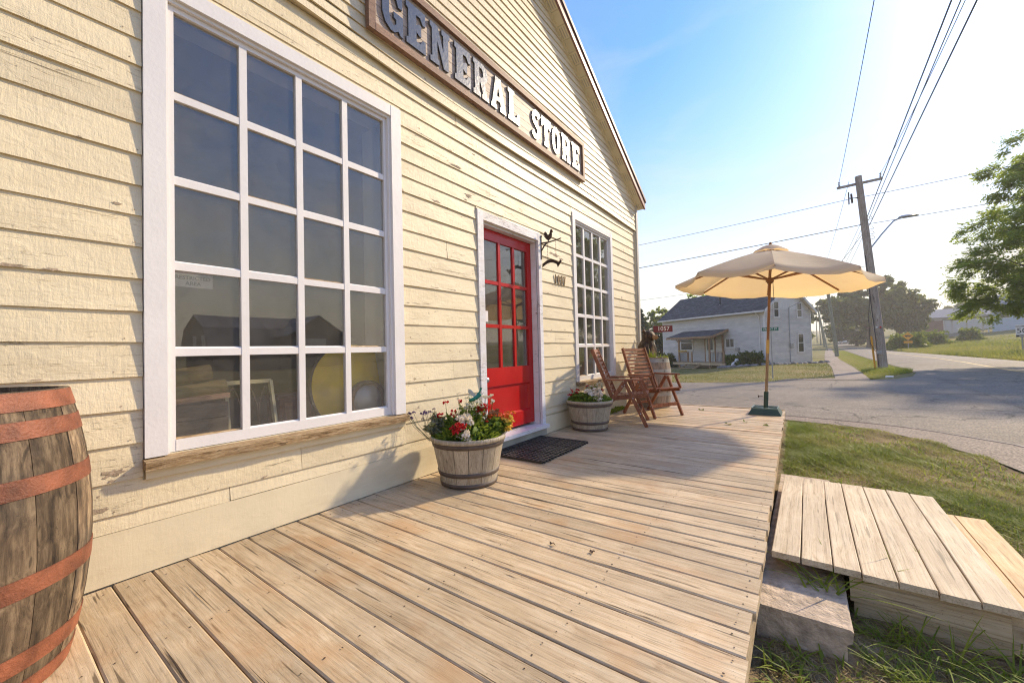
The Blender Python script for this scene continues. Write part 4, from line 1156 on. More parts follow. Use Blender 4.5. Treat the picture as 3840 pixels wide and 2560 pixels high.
for k, f in enumerate((0.09, 0.18)):
    for i in range(16):
        a = ang[i // 2] if i % 2 == 0 else (ang[i // 2] + (ang[(i // 2 + 1) % 8] + (2 * math.pi if i // 2 == 7 else 0))) / 2
        r_ = 1.345 * f * (1.0 if i % 2 == 0 else 0.93)
        vs.append(capc + Vector((r_ * math.cos(a), r_ * math.sin(a), 0.062 - 0.085 * (k + 0.3) + (0.0 if i % 2 == 0 else 0.018 * k) - 0.07 * r_ * math.cos(a))))
fs += [(0, 1 + i, 1 + (i + 1) % 16) for i in range(16)] + [(1 + i, 17 + i, 17 + (i + 1) % 16, 1 + (i + 1) % 16) for i in range(16)]
obj('vent_cap', MB().add(vs, fs, True), CANVAS, um, True)
obj('finial', MB().ball(tuple(capc + Vector((0, 0, 0.085))), 0.022, 10, 6), POLEWOOD, um, True)
for i, A in enumerate(cor):
    q = MB(); q.bar(capc + Vector((0, 0, -0.025)), A + Vector((0, 0, -0.022)), 0.016, 0.024); rb_ = obj('rib', q, POLEWOOD, um, True)
    mid = capc.lerp(A, 0.52) + Vector((0, 0, -0.03))
    q = MB(); q.bar(run + (mid - run).normalized() * 0.05, mid, 0.016, 0.022); obj('strut', q, POLEWOOD, um, True)
q = MB(); q.tube([at(1.0), at(2.50)], 0.019, 14); obj('upper_pole', q, POLEWOOD, um, True)
q = MB(); q.tube([at(0.10), at(0.998)], 0.0205, 14); obj('lower_pole', q, wood('faded_pole_wood', (0.22, 0.13, 0.06), (0.36, 0.23, 0.12), (0.44, 0.3, 0.17), axis=2, freq=30, along=1.5, rough=0.5, rand=0.02, crack=0.1, bump=0.05), um, True)
q = MB(); q.tube([at(0.93), at(1.14)], 0.0225, 14); obj('joint_sleeve', q, BRASS, um, True)
q = MB(); q.tube([run - ax_ * 0.03, run + ax_ * 0.03], [0.055, 0.055], 16); q.tube([run - ax_ * 0.055, run - ax_ * 0.031], [0.034, 0.04], 14); obj('runner', q, POLEWOOD, um, True)
q = MB(); q.tube([hub - ax_ * 0.05, hub + ax_ * 0.02], 0.05, 16); obj('top_hub', q, POLEWOOD, um, True)
q = MB(); q.tube([run + Vector((0.04, -0.02, -0.02)), run + Vector((0.045, -0.025, -0.34))], 0.004, 6); obj('pull_cord', q, WIRE, um, True)
ub = thing('umbrella_base', 'square dark green plastic umbrella stand with upright tube on deck', 'umbrella stand', (2.19, 7.38, 0.0))
q = MB(); cx, cy = 2.185, 7.42
for k, (h0, h1, e0) in enumerate(((0.0, 0.022, 0.215), (0.022, 0.044, 0.203), (0.044, 0.066, 0.19), (0.066, 0.085, 0.178))):
    q.hexa([(cx - e0, cy - e0, h0), (cx + e0, cy - e0, h0), (cx + e0, cy + e0, h0), (cx - e0, cy + e0, h0), (cx - e0 + .008, cy - e0 + .008, h1), (cx + e0 - .008, cy - e0 + .008, h1), (cx + e0 - .008, cy + e0 - .008, h1), (cx - e0 + .008, cy + e0 - .008, h1)])
obj('base_block', q, GREENP, ub, True)
q = MB()
e = 0.165
for a, c in (((-e, -e), (e, -e)), ((e, -e), (e, e)), ((e, e), (-e, e)), ((-e, e), (-e, -e)), ((-e, 0), (0, -e)), ((0, -e), (e, 0)), ((e, 0), (0, e)), ((0, e), (-e, 0))):
    q.bar((cx + a[0], cy + a[1], 0.092), (cx + c[0], cy + c[1], 0.0925), 0.016, 0.016)
obj('base_ridge', q, plain('green_plastic_ridge', (0.10, 0.15, 0.12), 0.45, var=0.2), ub, True)
q = MB(); q.tube([(2.195, 7.36, 0.085), (2.195 + ax_.x * 0.26, 7.36, 0.345)], 0.031, 16); obj('stand_tube', q, GREENP, ub, True)
q = MB(); q.tube([(2.17, 7.35, 0.27), (2.115, 7.34, 0.27)], 0.006, 6); q.ball((2.108, 7.34, 0.27), 0.02, 8, 6, (0.5, 1, 1)); obj('clamp_screw', q, IRON, ub, True)

# ---------------------------------------------------------------- carved bear and address sign
def bear():
    mbd = bpy.data.metaballs.new('bear'); mbd.resolution = 0.022; mbd.render_resolution = 0.022; mbd.threshold = 0.35
    o_ = bpy.data.objects.new('bear', mbd); COL.objects.link(o_)
    def el(x, y_, z_, r_, s_=(1, 1, 1)):
        e = mbd.elements.new(type='ELLIPSOID'); e.co = (x, y_, z_); e.radius = r_ * 1.35; e.size_x, e.size_y, e.size_z = s_
    # x = facing direction of the snout
    el(-0.05, 0, 0.06, 0.17, (1.0, 1.05, 1.1)); el(-0.05, 0, 0.22, 0.16, (0.95, 1.05, 1.0)); el(-0.02, 0, 0.31, 0.12, (0.9, 1.0, 1.0))
    el(0.00, 0, 0.435, 0.112, (1.0, 1.0, 0.95)); el(0.03, 0, 0.44, 0.095, (1, 1, 0.9))
    el(0.115, 0, 0.405, 0.055, (1.25, 0.95, 0.85)); el(0.165, 0, 0.41, 0.045, (1.0, 0.85, 0.8)); el(0.13, 0, 0.375, 0.036, (1.3, 0.8, 0.6))
    for s_ in (-1, 1):
        el(-0.03, s_ * 0.092, 0.525, 0.042, (0.6, 1, 1)); el(0.02, s_ * 0.13, 0.14, 0.075, (0.9, 0.8, 1.8)); el(0.085, s_ * 0.12, -0.02, 0.055, (1.2, 0.9, 1.3)); el(0.0, s_ * 0.12, 0.26, 0.07)
    dg = bpy.context.evaluated_depsgraph_get(); dg.update()
    me = bpy.data.meshes.new_from_object(o_.evaluated_get(dg)); bpy.data.objects.remove(o_)
    n = len(me.vertices); V = np.empty(n * 3); me.vertices.foreach_get('co', V); V = V.reshape(-1, 3)
    jit = 0.006 * np.sin(V[:, 0] * 70 + V[:, 1] * 40) * np.sin(V[:, 1] * 85 + V[:, 2] * 25) * (V[:, 2] < 0.36)
    V[:, 0] += jit; V[:, 1] += jit * 0.6
    me.vertices.foreach_set('co', V.ravel())
    tan = ((V[:, 0] > 0.112) & (V[:, 2] > 0.34) & (V[:, 2] < 0.452)).astype(float) * 0.9
    tan = np.maximum(tan, ((np.abs(V[:, 1]) > 0.035) & (np.abs(V[:, 1]) < 0.085) & (V[:, 0] > 0.06) & (V[:, 2] > 0.485) & (V[:, 2] < 0.51)) * 0.5)
    tan = np.maximum(tan, (np.hypot(V[:, 1], (V[:, 2] - 0.17) * 0.8) < 0.05) * (V[:, 0] > 0.05) * 0.35)
    tan = np.maximum(tan, ((V[:, 2] > 0.515) & (np.abs(V[:, 1]) > 0.09)) * 0.25)
    a = me.attributes.new('tint', 'FLOAT', 'POINT'); a.data.foreach_set('value', tan.astype(np.float32))
    me.polygons.foreach_set('use_smooth', np.ones(len(me.polygons), dtype=bool)); me.update()
    return me
def bear_mat():
    t = NT('stained_carved_bear_wood')
    at_ = t.n('Attribute', attribute_name='tint').outputs['Fac']
    g = t.noise(t.coords((30, 30, 7)), 1.0, 5, 0.65)
    dark = t.ramp(g, [(0.3, (0.014, 0.009, 0.006)), (0.52, (0.05, 0.03, 0.019)), (0.7, (0.17, 0.11, 0.065))])
    return t.done(t.mix(at_, dark, (0.36, 0.21, 0.10)), 0.6, t.bump(g, 0.7, 0.02), spec=0.3)
bs = thing('bear_statue', 'carved dark brown wooden bear looking over the barrel rim', 'statue', (0.40, 7.44, 0.845), R(-12))
obj('bear_body', bear(), bear_mat(), bs)
BLK = plain('black_nose_paint', (0.012, 0.011, 0.011), 0.25, var=0.1)
obj('nose', MB().ball((0.207, 0, 0.425), 0.024, 10, 7, (0.7, 1.1, 0.8)), BLK, bs)
for s_ in (-1, 1): obj('eye', MB().ball((0.088, s_ * 0.048, 0.468), 0.013, 8, 6), BLK, bs)
MAROON = plain('maroon_sign_enamel', (0.16, 0.018, 0.018), 0.4, var=0.1)
SWHITE = plain('white_sign_print', (0.72, 0.70, 0.66), 0.5, var=0.03)
ad = thing('address_sign', 'maroon number plate reading 1057 on a thin post behind the bear', 'sign', (0.35, 8.35, -0.4))
# plate faces the camera side
pl = Matrix.Translation((0.42, 8.32, 1.433)) @ Matrix.Rotation(R(16), 4, 'Z')
q = MB(); q.box(-0.18, 0.18, 0.0, 0.006, -0.064, 0.064); me = q.mesh('plate'); xform(me, pl); obj('plate', recalc(me), MAROON, ad, True)
me = text_mesh('1057', 0.115, 0.0012, 0.0015); xform(me, pl @ Matrix.Translation((0.01, -0.0016, 0.0)) @ Matrix.Rotation(R(90), 4, 'X')); obj('digits', me, SWHITE, ad, True)
q = MB(); q.bar((0.24, 8.30, -0.42), (0.24, 8.30, 1.53), 0.045, 0.02); obj('post', q, plain('dull_green_post', (0.10, 0.12, 0.09), 0.6), ad, True)

# ---------------------------------------------------------------- rooster bracket by the door
rb = thing('rooster_bracket', 'rusty rooster bracket with hanging arrow beside the red door', 'wall bracket', (0.03, 4.40, 2.24))
yb = 4.405
q = MB(); q.box(0.031, 0.039, yb - 0.007, yb + 0.007, 2.235, 2.53); q.ball((0.036, yb, 2.53), 0.012, 8, 6); obj('wall_rod', q, IRON, rb, True)
q = MB(); q.tube([(0.035, yb, 2.440), (0.13, yb, 2.435), (0.24, yb, 2.442), (0.325, yb, 2.455)], [0.009, 0.010, 0.008, 0.006], 8); q.tube([(0.036, yb, 2.345), (0.085, yb, 2.41), (0.135, yb, 2.437)], [0.009, 0.010, 0.008], 8); q.tube([(0.30, yb, 2.450), (0.318, yb, 2.435)], [0.006, 0.004], 6); obj('branch_arm', q, IRON, rb, True)
ro = [(.44, .0), (.50, .04), (.56, .10), (.70, .18), (.82, .34), (.86, .52), (.84, .66), (.90, .68), (1.0, .74), (.92, .78), (.96, .84), (.88, .90), (.90, .98), (.82, .94), (.80, 1.0), (.74, .94), (.68, .96), (.66, .86), (.62, .74), (.56, .62), (.46, .56), (.36, .60), (.30, .72), (.22, .84), (.10, .88), (.02, .80), (-.04, .70), (.02, .68), (-.06, .56), (.04, .54), (-.02, .42), (.08, .42), (.12, .32), (.22, .22), (.34, .14), (.38, .06)]
me = poly_mesh([[(x * 0.135, z_ * 0.150) for x, z_ in ro]], 0.002); xform(me, Matrix(((1, 0, 0, 0.080), (0, 0, 1, yb), (0, 1, 0, 2.446), (0, 0, 0, 1)))); obj('rooster', me, IRON, rb, True)
for xc, z0_ in ((0.125, 2.425), (0.245, 2.435)):
    q = MB()
    for k in range(11): q.ball((xc, yb, z0_ - 0.012 - k * 0.0195), 0.0055, 6, 4, (0.7, 0.7, 1.5))
    obj('chain', q, IRON, rb, True)
ar = []
for k in range(9):
    t = k / 8; ar.append((0.03 + 0.24 * t, 0.035 + 0.055 * math.sin(math.pi * min(1, t * 0.95)) - 0.02 * t))
lo_ = [(x, z_ - 0.042) for x, z_ in ar[:8]]
arrow = lo_ + [(0.255, -0.035), (0.315, 0.035), (0.29, 0.055)] + ar[::-1]
me = poly_mesh([arrow], 0.003); xform(me, Matrix(((1, 0, 0, 0.012), (0, 0, 1, yb), (0, 1, 0, 2.135), (0, 0, 0, 1)))); obj('hanging_arrow', me, IRON, rb, True)
# ---------------------------------------------------------------- leaves, grass, flowers
def unit(n, rng): 
    v = rng.normal(size=(n, 3)); return v / np.linalg.norm(v, axis=1, keepdims=True)
def leaf_cards(P, size, rng, elong=1.7, axis=None, flat=0.0):
    """diamond leaves at P; axis = preferred long axis"""
    n = len(P); a = unit(n, rng)
    if axis is not None:
        a = a * 0.55 + axis; a /= np.linalg.norm(a, axis=1, keepdims=True)
    r_ = unit(n, rng)
    if flat: r_ = r_ * (1 - flat) + np.array([0, 0, 1.0]) * flat
    b_ = np.cross(a, r_); b_ /= np.maximum(np.linalg.norm(b_, axis=1, keepdims=True), 1e-6)
    s = (size * np.ones(n))[:, None]
    V = np.stack([P - a * s * elong / 2, P + b_ * s / 2 - a * s * 0.1, P + a * s * elong / 2, P - b_ * s / 2 - a * s * 0.1], 1).reshape(-1, 3)
    F = np.arange(n * 4).reshape(-1, 4)
    return V, F
def leaves_obj(name, P, size, m, rng, parent=None, world=True, elong=1.7, axis=None, tint=None, flat=0.0, **kw):
    V, F = leaf_cards(P, size, rng, elong, axis, flat)
    t = np.repeat(tint if tint is not None else rng.random(len(P)), 4)
    return obj(name, mesh_np(name, V, F, False, t), m, parent, world, **kw)
def blades(P, h, w_, lean, rng, seg=3, bend=0.5, az=None):
    """curved grass blades rooted at P"""
    n = len(P); az = rng.random(n) * 2 * np.pi if az is None else az
    d = np.stack([np.cos(az), np.sin(az), np.zeros(n)], 1); sd_ = np.stack([-np.sin(az), np.cos(az), np.zeros(n)], 1)
    V = []
    for k in range(seg + 1):
        t = k / seg
        c = P + d * (h * (lean * t + bend * t * t))[:, None] + np.array([0, 0, 1.0]) * (h * (t - 0.45 * bend * t * t))[:, None]
        if k < seg: 
            ww = (w_ * (1 - t * 0.75) / 2)[:, None]; V += [c - sd_ * ww, c + sd_ * ww]
        else: V += [c]
    m_ = 2 * seg + 1
    V = np.stack(V, 1).reshape(-1, 3); i = np.arange(n)[:, None] * m_
    F = []
    for k in range(seg - 1): F += [np.stack([i[:, 0] + 2 * k, i[:, 0] + 2 * k + 1, i[:, 0] + 2 * k + 3], 1), np.stack([i[:, 0] + 2 * k, i[:, 0] + 2 * k + 3, i[:, 0] + 2 * k + 2], 1)]
    k = seg - 1; F.append(np.stack([i[:, 0] + 2 * k, i[:, 0] + 2 * k + 1, i[:, 0] + 2 * k + 2], 1))
    return V, np.concatenate(F), m_
def grass_obj(name, P, h, w_, m, rng, lean=0.3, bend=0.5, seg=3, tint=None, parent=None, world=True, az=None):
    h = h * np.ones(len(P)); w_ = w_ * np.ones(len(P)); lean = lean * rng.uniform(0.2, 1.4, len(P)); bend = bend * rng.uniform(0.3, 1.5, len(P))
    V, F, m_ = blades(P, h, w_, lean, rng, seg, bend, az)
    t = np.repeat(tint if tint is not None else rng.random(len(P)), m_)
    return obj(name, mesh_np(name, V, F, False, t), m, parent, world)

def petal_mesh(name, n, r_, seed, dome=0.7, cup=0.4):
    rg = np.random.default_rng(seed)
    P = unit(n, rg); P[:, 2] = np.abs(P[:, 2]) * dome; P *= r_ * rg.uniform(0.55, 1.0, (n, 1))
    V, F = leaf_cards(P, r_ * 0.75, rg, 1.15, None, 0.3)
    return mesh_np(name, V, F, False, np.repeat(rg.random(n), 4))
def petal_mat(name, c1, c2): return leaf_mat(name, c1, c2, 0.25, 0.55, tcol=c2)
PET = {'red': petal_mat('red_petal', (0.42, 0.008, 0.012), (0.62, 0.02, 0.02)), 'white': petal_mat('cream_white_petal', (0.72, 0.62, 0.46), (0.85, 0.78, 0.66)),
       'orange': petal_mat('orange_petal', (0.62, 0.10, 0.02), (0.70, 0.22, 0.03)), 'yellow': petal_mat('yellow_petal', (0.68, 0.42, 0.04), (0.75, 0.55, 0.10)),
       'purple': petal_mat('dusky_purple_petal', (0.08, 0.05, 0.10), (0.17, 0.10, 0.22)), 'brown': petal_mat('spent_brown_petal', (0.16, 0.06, 0.03), (0.28, 0.12, 0.05)), 'pale': petal_mat('pale_tiny_flower', (0.70, 0.66, 0.48), (0.82, 0.80, 0.66))}
BLOOM = {}
def bloom(kind, r_, n=16):
    key = (kind, round(r_, 3))
    if key not in BLOOM:
        BLOOM[key] = petal_mesh('bloom', n, r_, len(BLOOM) + 3); BLOOM[key].materials.append(PET[kind])
    return BLOOM[key]
def flower_plant(name, label, c, spread, h, nst, leafm, leafsz, nleaf, blooms, seed, lean=(0, 0), elong=1.9, group=None, big=None):
    """c = root; blooms = list of (kind, radius, x, y, z offset)"""
    rg = np.random.default_rng(seed); t = thing(name, label, 'plant', c, group=group)
    tips = []; q = MB(); P = []; AX = []
    for k in range(nst):
        a = rg.random() * 2 * math.pi; rr = spread * math.sqrt(rg.random())
        tip = np.array([rr * math.cos(a) + lean[0], rr * math.sin(a) + lean[1], h * rg.uniform(0.55, 1.0) * (1 - 0.35 * (rr / max(spread, 1e-3)) ** 2)])
        b0 = np.array([rr * 0.35 * math.cos(a), rr * 0.35 * math.sin(a), -0.02]); mid = (b0 + tip) / 2 + np.array([0, 0, 0.03])
        q.tube([b0, mid, tip], [0.0022, 0.0018, 0.0012], 4, False); tips.append(tip)
        m_ = max(2, int(nleaf * 2.4) // nst)
        s_ = rg.uniform(0.15, 1.0, m_)[:, None]
        pts = (1 - s_) ** 2 * b0 + 2 * s_ * (1 - s_) * mid + s_ ** 2 * tip
        off = unit(m_, rg); off[:, 2] = off[:, 2] * 0.4 + 0.25
        P.append(pts + off * leafsz * 0.8); AX.append(off)
    obj('stems', q, leafm, t)
    P = np.concatenate(P); AX = np.concatenate(AX)
    leaves_obj('foliage', P, leafsz * rg.uniform(0.7, 1.5, len(P)), leafm, rg, t, False, elong, AX * 1.2)
    if big:
        for (x, y_, z_, r_, tilt) in big:
            n = 12; vs = [(0, 0, 0)] + [(r_ * (1 + 0.1 * math.cos(3 * a_)) * math.cos(a_), r_ * 0.85 * math.sin(a_), 0.18 * r_ * math.cos(2 * a_)) for a_ in np.linspace(0, 2 * math.pi, n, endpoint=False)]
            me = mesh_np('round_leaf', np.array(vs), np.array([(0, 1 + i, 1 + (i + 1) % n) for i in range(n)]), True, np.full(n + 1, rg.random()))
            lo = obj('round_leaf', me, leafm, t); lo.location = (x, y_, z_); lo.rotation_euler = tilt
    for (kind, r_, x, y_, z_) in blooms:
        o_ = obj('bloom', bloom(kind, r_ * 1.18), None, t); o_.location = (x, y_, z_); o_.rotation_euler = (rg.uniform(-.4, .4) + 0.5, rg.uniform(-.3, .3), rg.random() * 6)
        if z_ > 0.02:
            qq = MB(); qq.tube([(x * 0.4, y_ * 0.4, 0), (x * 0.85, y_ * 0.85, z_ * 0.6), (x, y_, z_)], 0.0016, 4, False); obj('flower_stalk', qq, leafm, t)
    return t
def scat(kind, r_, n, cx, cy, cz, sx, sy, sz, seed):
    rg = np.random.default_rng(seed)
    return [(kind, r_ * float(rg.choice([0.85, 1.0, 1.15])), cx + rg.uniform(-sx, sx), cy + rg.uniform(-sy, sy), cz + rg.uniform(-sz, sz)) for _ in range(n)]
# camera side of planter 1 is roughly (+x, -y); left in the picture is (-x, -y)
a_, b_, z0 = P1[0], P1[1], 0.34
flower_plant('lavender_plant', 'grey lavender with dusky purple heads at left of the near planter', (a_ - 0.15, b_ - 0.13, z0), 0.10, 0.24, 34, HERB_L, 0.016, 420,
             scat('purple', 0.014, 9, -0.10, -0.08, 0.20, 0.08, 0.07, 0.06, 1) + scat('purple', 0.013, 6, -0.22, -0.17, 0.22, 0.03, 0.03, 0.04, 2), 11, (-0.05, -0.05), 4.0)
flower_plant('dianthus_plant', 'red dianthus flowers at the back left of the near planter', (a_ - 0.09, b_ - 0.02, z0), 0.10, 0.24, 22, HERB, 0.022, 300,
             [('red', 0.024, -0.09, -0.06, 0.30), ('red', 0.026, -0.10, -0.12, 0.205), ('red', 0.022, -0.125, -0.14, 0.19), ('red', 0.030, 0.0, -0.06, 0.22), ('red', 0.02, 0.0, 0.02, 0.31), ('brown', 0.022, 0.05, -0.08, 0.17)], 12, (0, -0.03), 3.2)
flower_plant('white_spurge_plant', 'airy white flowered plant rising tallest in the near planter', (a_ + 0.0, b_ + 0.06, z0), 0.16, 0.36, 46, HERB, 0.014, 420,
             scat('pale', 0.015, 80, 0.0, 0.03, 0.24, 0.15, 0.12, 0.12, 3), 13, (0, 0), 2.0)
flower_plant('begonia_plant', 'cream begonia with round leaves at front of the near planter', (a_ + 0.10, b_ - 0.10, z0), 0.10, 0.15, 16, HERB, 0.05, 90,
             scat('white', 0.026, 18, -0.03, -0.03, 0.18, 0.08, 0.07, 0.03, 4) + scat('white', 0.023, 9, 0.05, -0.10, 0.08, 0.05, 0.03, 0.05, 5) + scat('red', 0.028, 6, -0.03, -0.11, 0.14, 0.07, 0.04, 0.03, 6) + scat('orange', 0.017, 5, 0.01, -0.07, 0.10, 0.09, 0.06, 0.05, 7), 14, (0, 0), 1.3,
             big=[(0.08, -0.07, 0.07, 0.05, (1.0, 0.5, 0.3)), (0.10, -0.01, 0.10, 0.055, (0.9, 0.7, 1.0)), (0.05, -0.10, 0.03, 0.05, (1.2, 0.2, 0.1)), (0.13, 0.02, 0.05, 0.045, (0.7, 1.0, 1.4)), (0.02, -0.03, 0.13, 0.05, (0.4, 0.5, 2.0))])
flower_plant('kalanchoe_plant', 'orange and yellow kalanchoe with red heads at right of the near planter', (a_ + 0.12, b_ + 0.12, z0), 0.14, 0.20, 26, HERB, 0.028, 340,
             scat('red', 0.030, 5, -0.04, -0.02, 0.25, 0.04, 0.04, 0.03, 8) + scat('orange', 0.018, 22, 0.07, 0.05, 0.17, 0.09, 0.09, 0.05, 9) + scat('brown', 0.022, 7, 0.04, 0.03, 0.20, 0.05, 0.06, 0.03, 10) + scat('yellow', 0.022, 16, 0.13, 0.09, 0.13, 0.04, 0.06, 0.06, 15) + scat('red', 0.016, 6, 0.02, 0.0, 0.12, 0.08, 0.07, 0.04, 16), 15, (0.03, 0.03), 2.2)
a_, b_ = P2[0], P2[1]
flower_plant('dianthus_plant', 'red dianthus round the back of the planter by the chairs', (a_ - 0.03, b_ + 0.0, z0), 0.24, 0.17, 50, HERB, 0.022, 620,
             [('red', 0.026, -0.16, -0.15, 0.17), ('red', 0.028, -0.17, -0.17, 0.115), ('red', 0.026, -0.08, -0.13, 0.18), ('red', 0.022, -0.10, -0.11, 0.15), ('brown', 0.022, -0.12, -0.10, 0.13), ('red', 0.026, 0.17, 0.10, 0.17), ('red', 0.028, 0.14, 0.09, 0.16), ('red', 0.02, -0.02, 0.05, 0.22), ('brown', 0.024, 0.07, 0.03, 0.19), ('red', 0.017, 0.15, 0.0, 0.09), ('red', 0.015, 0.19, 0.03, 0.09), ('red', 0.016, -0.02, -0.16, 0.09), ('brown', 0.02, 0.0, -0.14, 0.0)], 21, (0, 0), 3.0)
flower_plant('begonia_plant', 'dome of cream white begonia at front of the planter by the chairs', (a_ + 0.10, b_ - 0.09, z0), 0.12, 0.13, 18, HERB, 0.05, 100,
             scat('white', 0.026, 34, 0.02, -0.03, 0.16, 0.11, 0.08, 0.035, 22) + scat('white', 0.026, 12, 0.09, -0.06, 0.09, 0.06, 0.06, 0.03, 23), 22, (0.02, -0.02), 1.3,
             big=[(0.08, -0.07, 0.03, 0.055, (1.0, 0.5, 0.2)), (0.11, -0.02, 0.02, 0.05, (0.9, 0.8, 0.9)), (0.03, -0.11, 0.03, 0.05, (1.3, 0.1, 0)), (0.05, -0.10, 0.0, 0.05, (1.3, 0.3, 0.3))])
flower_plant('white_spurge_plant', 'airy white and yellow flowers at the back of the planter by the chairs', (a_ + 0.02, b_ + 0.08, z0), 0.12, 0.27, 26, HERB, 0.014, 260,
             scat('pale', 0.013, 34, 0.02, 0.04, 0.20, 0.12, 0.09, 0.07, 24) + scat('yellow', 0.016, 6, -0.05, -0.02, 0.16, 0.05, 0.05, 0.03, 25), 23, (0, 0), 2.0)
for (cx_, cy_), lab in (((P1[0], P1[1]), 'dark leafy mound filling the near planter'), ((P2[0], P2[1]), 'dark leafy mound filling the planter by the chairs')):
    rgm = np.random.default_rng(int(cy_ * 100)); n = 2200
    t_ = thing('leafy_filler', lab, 'plant', (cx_, cy_, 0.345))
    a_ = rgm.random(n) * 6.283; r_ = 0.29 * np.sqrt(rgm.random(n)); hh = (0.17 if cy_ < 4 else 0.11) * (1 - (r_ / 0.31) ** 2) + 0.03
    Pm = np.stack([r_ * np.cos(a_), r_ * np.sin(a_), hh * rgm.random(n) ** 0.6], 1); axm = np.stack([np.cos(a_) * r_ * 4, np.sin(a_) * r_ * 4, np.full(n, 0.6)], 1)
    leaves_obj('foliage', Pm, 0.020 * rgm.uniform(0.6, 1.5, n), HERB, rgm, t_, False, 2.6, axm)
# hummingbird stake
hb = thing('hummingbird_stake', 'green metal hummingbird on a curved wire stake in the near planter', 'garden ornament', (P1[0] + 0.05, P1[1] + 0.06, 0.34))
TEAL = plain('teal_metallic_paint', (0.015, 0.20, 0.145), 0.3, metal=0.4, var=0.2)
q = MB(); q.tube([(0, 0, 0), (0.055, 0.03, 0.16), (0.06, 0.035, 0.27), (0.03, 0.02, 0.32), (-0.01, -0.005, 0.325)], 0.0022, 5); obj('wire', q, IRON, hb)
q = MB(); q.tube([(-0.055, -0.035, 0.325), (-0.03, -0.02, 0.330), (-0.005, -0.005, 0.342), (0.018, 0.012, 0.360), (0.028, 0.02, 0.366)], [0.010, 0.016, 0.019, 0.012, 0.006], 10); q.ball((0.024, 0.016, 0.368), 0.012, 8, 6); obj('bird_body', q, TEAL, hb)
q = MB(); q.tube([(0.034, 0.024, 0.37), (0.052, 0.036, 0.392)], [0.002, 0.0008], 5); obj('beak', q, IRON, hb)
for s_, tip in ((1, (-0.065, -0.03, 0.42)), (-1, (0.012, 0.03, 0.43))):
    q = MB(); q.add([(-0.02, -0.012, 0.35), (0.008, 0.004, 0.352), tuple(np.array(tip) + (0.018, 0.012, -0.006)), tip, tuple(np.array(tip) + (-0.006, 0, -0.03))], [(0, 1, 2, 3, 4)]); q2 = obj('wing', q, TEAL if s_ < 0 else plain('pale_wing_paint', (0.42, 0.45, 0.42), 0.4), hb)
# plants in the bear barrel
rg = np.random.default_rng(5)
P_ = np.stack([rg.normal(0.52, 0.03, 60), rg.normal(7.26, 0.03, 60), np.full(60, 0.84)], 1)
o = grass_obj('ornamental_grass', P_, rg.uniform(0.08, 0.24, 60), 0.012, WEED, rg, 0.25, 0.5); tag(o, 'tuft of bright green grass at the front of the bear barrel', 'plant')
P_ = np.stack([rg.normal(0.62, 0.05, 90), rg.normal(7.42, 0.05, 90), np.full(90, 0.84)], 1)
o = grass_obj('trailing_greenery', P_, rg.uniform(0.05, 0.16, 90), 0.018, WEED, rg, 0.9, 1.0); tag(o, 'bright trailing greens on the right rim of the bear barrel', 'plant')
# weeds sprouting between deck and wall behind the chairs
P_ = np.stack([rg.uniform(0.05, 0.13, 260), rg.uniform(5.9, 6.9, 260), rg.uniform(0.0, 0.05, 260)], 1)
o = leaves_obj('wall_weed', P_, 0.035, WEED, rg, None, True, 2.2); tag(o, 'low weeds sprouting along the wall foot behind the chairs', 'plant')

# ---------------------------------------------------------------- near lawn grass
def in_lawn(x, y):
    e_ = np.interp(y, [q[1] for q in reversed(gedge)], [q[0] for q in reversed(gedge)])
    ok = (x > edge_x(y) + 0.015) & (x < e_ - 0.02 + 0.05 * np.sin(y * 9)) & (y < 9.08)
    ok &= ~((x < 3.73) & (y > 2.70) & (y < 4.28)) & ~((x < 2.88) & (y > 2.32) & (y < 4.78))
    return ok
rg = np.random.default_rng(21)
n = 230000
x = rg.uniform(2.38, 4.7, n); y = 1.0 + 8.1 * rg.random(n) ** 1.0
patch = 0.5 + 0.25 * np.sin(x * 2.3 + 1.1 * y) + 0.25 * np.sin(1.9 * x - 2.7 * y + 1) + 0.2 * np.sin(5 * x + 4 * y)
near_bare = 1 - ss(2.6, 4.2, y)          # dry thatch in the foreground corner
green = np.clip(patch * (1 - 0.85 * near_bare) + 0.55 * (1 - ss(0.05, 0.6, x - edge_x(y))) * ss(3.5, 5, y), 0, 1.3)
keep = in_lawn(x, y) & (rg.random(n) < 0.30 + 0.7 * green)
x, y, green = x[keep], y[keep], green[keep]
P_ = np.stack([x, y, lawn_z(x, y) - 0.006], 1)
h = rg.uniform(0.022, 0.06, len(x)) * (0.55 + 0.75 * green)
dryness = np.clip(1.05 - green + rg.normal(0, 0.22, len(x)), 0, 1)
o = grass_obj('lawn_grass', P_, h, 0.006, GRASS, rg, 0.6, 0.7, 2, tint=dryness); tag(o, 'patchy short grass between the deck and the sidewalk', 'grass', kind='stuff')
n = 9000
x = rg.uniform(2.4, 4.65, n); y = rg.uniform(1.6, 9.05, n); pt = np.sin(x * 3.3 + y * 2.1) + np.sin(x * 6.1 - 3.7 * y) * 0.7
keep = in_lawn(x, y) & (pt > -0.1); x, y = x[keep], y[keep]
P_ = np.stack([x, y, lawn_z(x, y) - 0.006], 1)
o = grass_obj('lawn_weeds', P_, rg.uniform(0.04, 0.10, len(x)), 0.011, WEED, rg, 0.6, 0.9, 3); tag(o, 'longer bright weedy blades scattered through the near lawn', 'grass', kind='stuff')
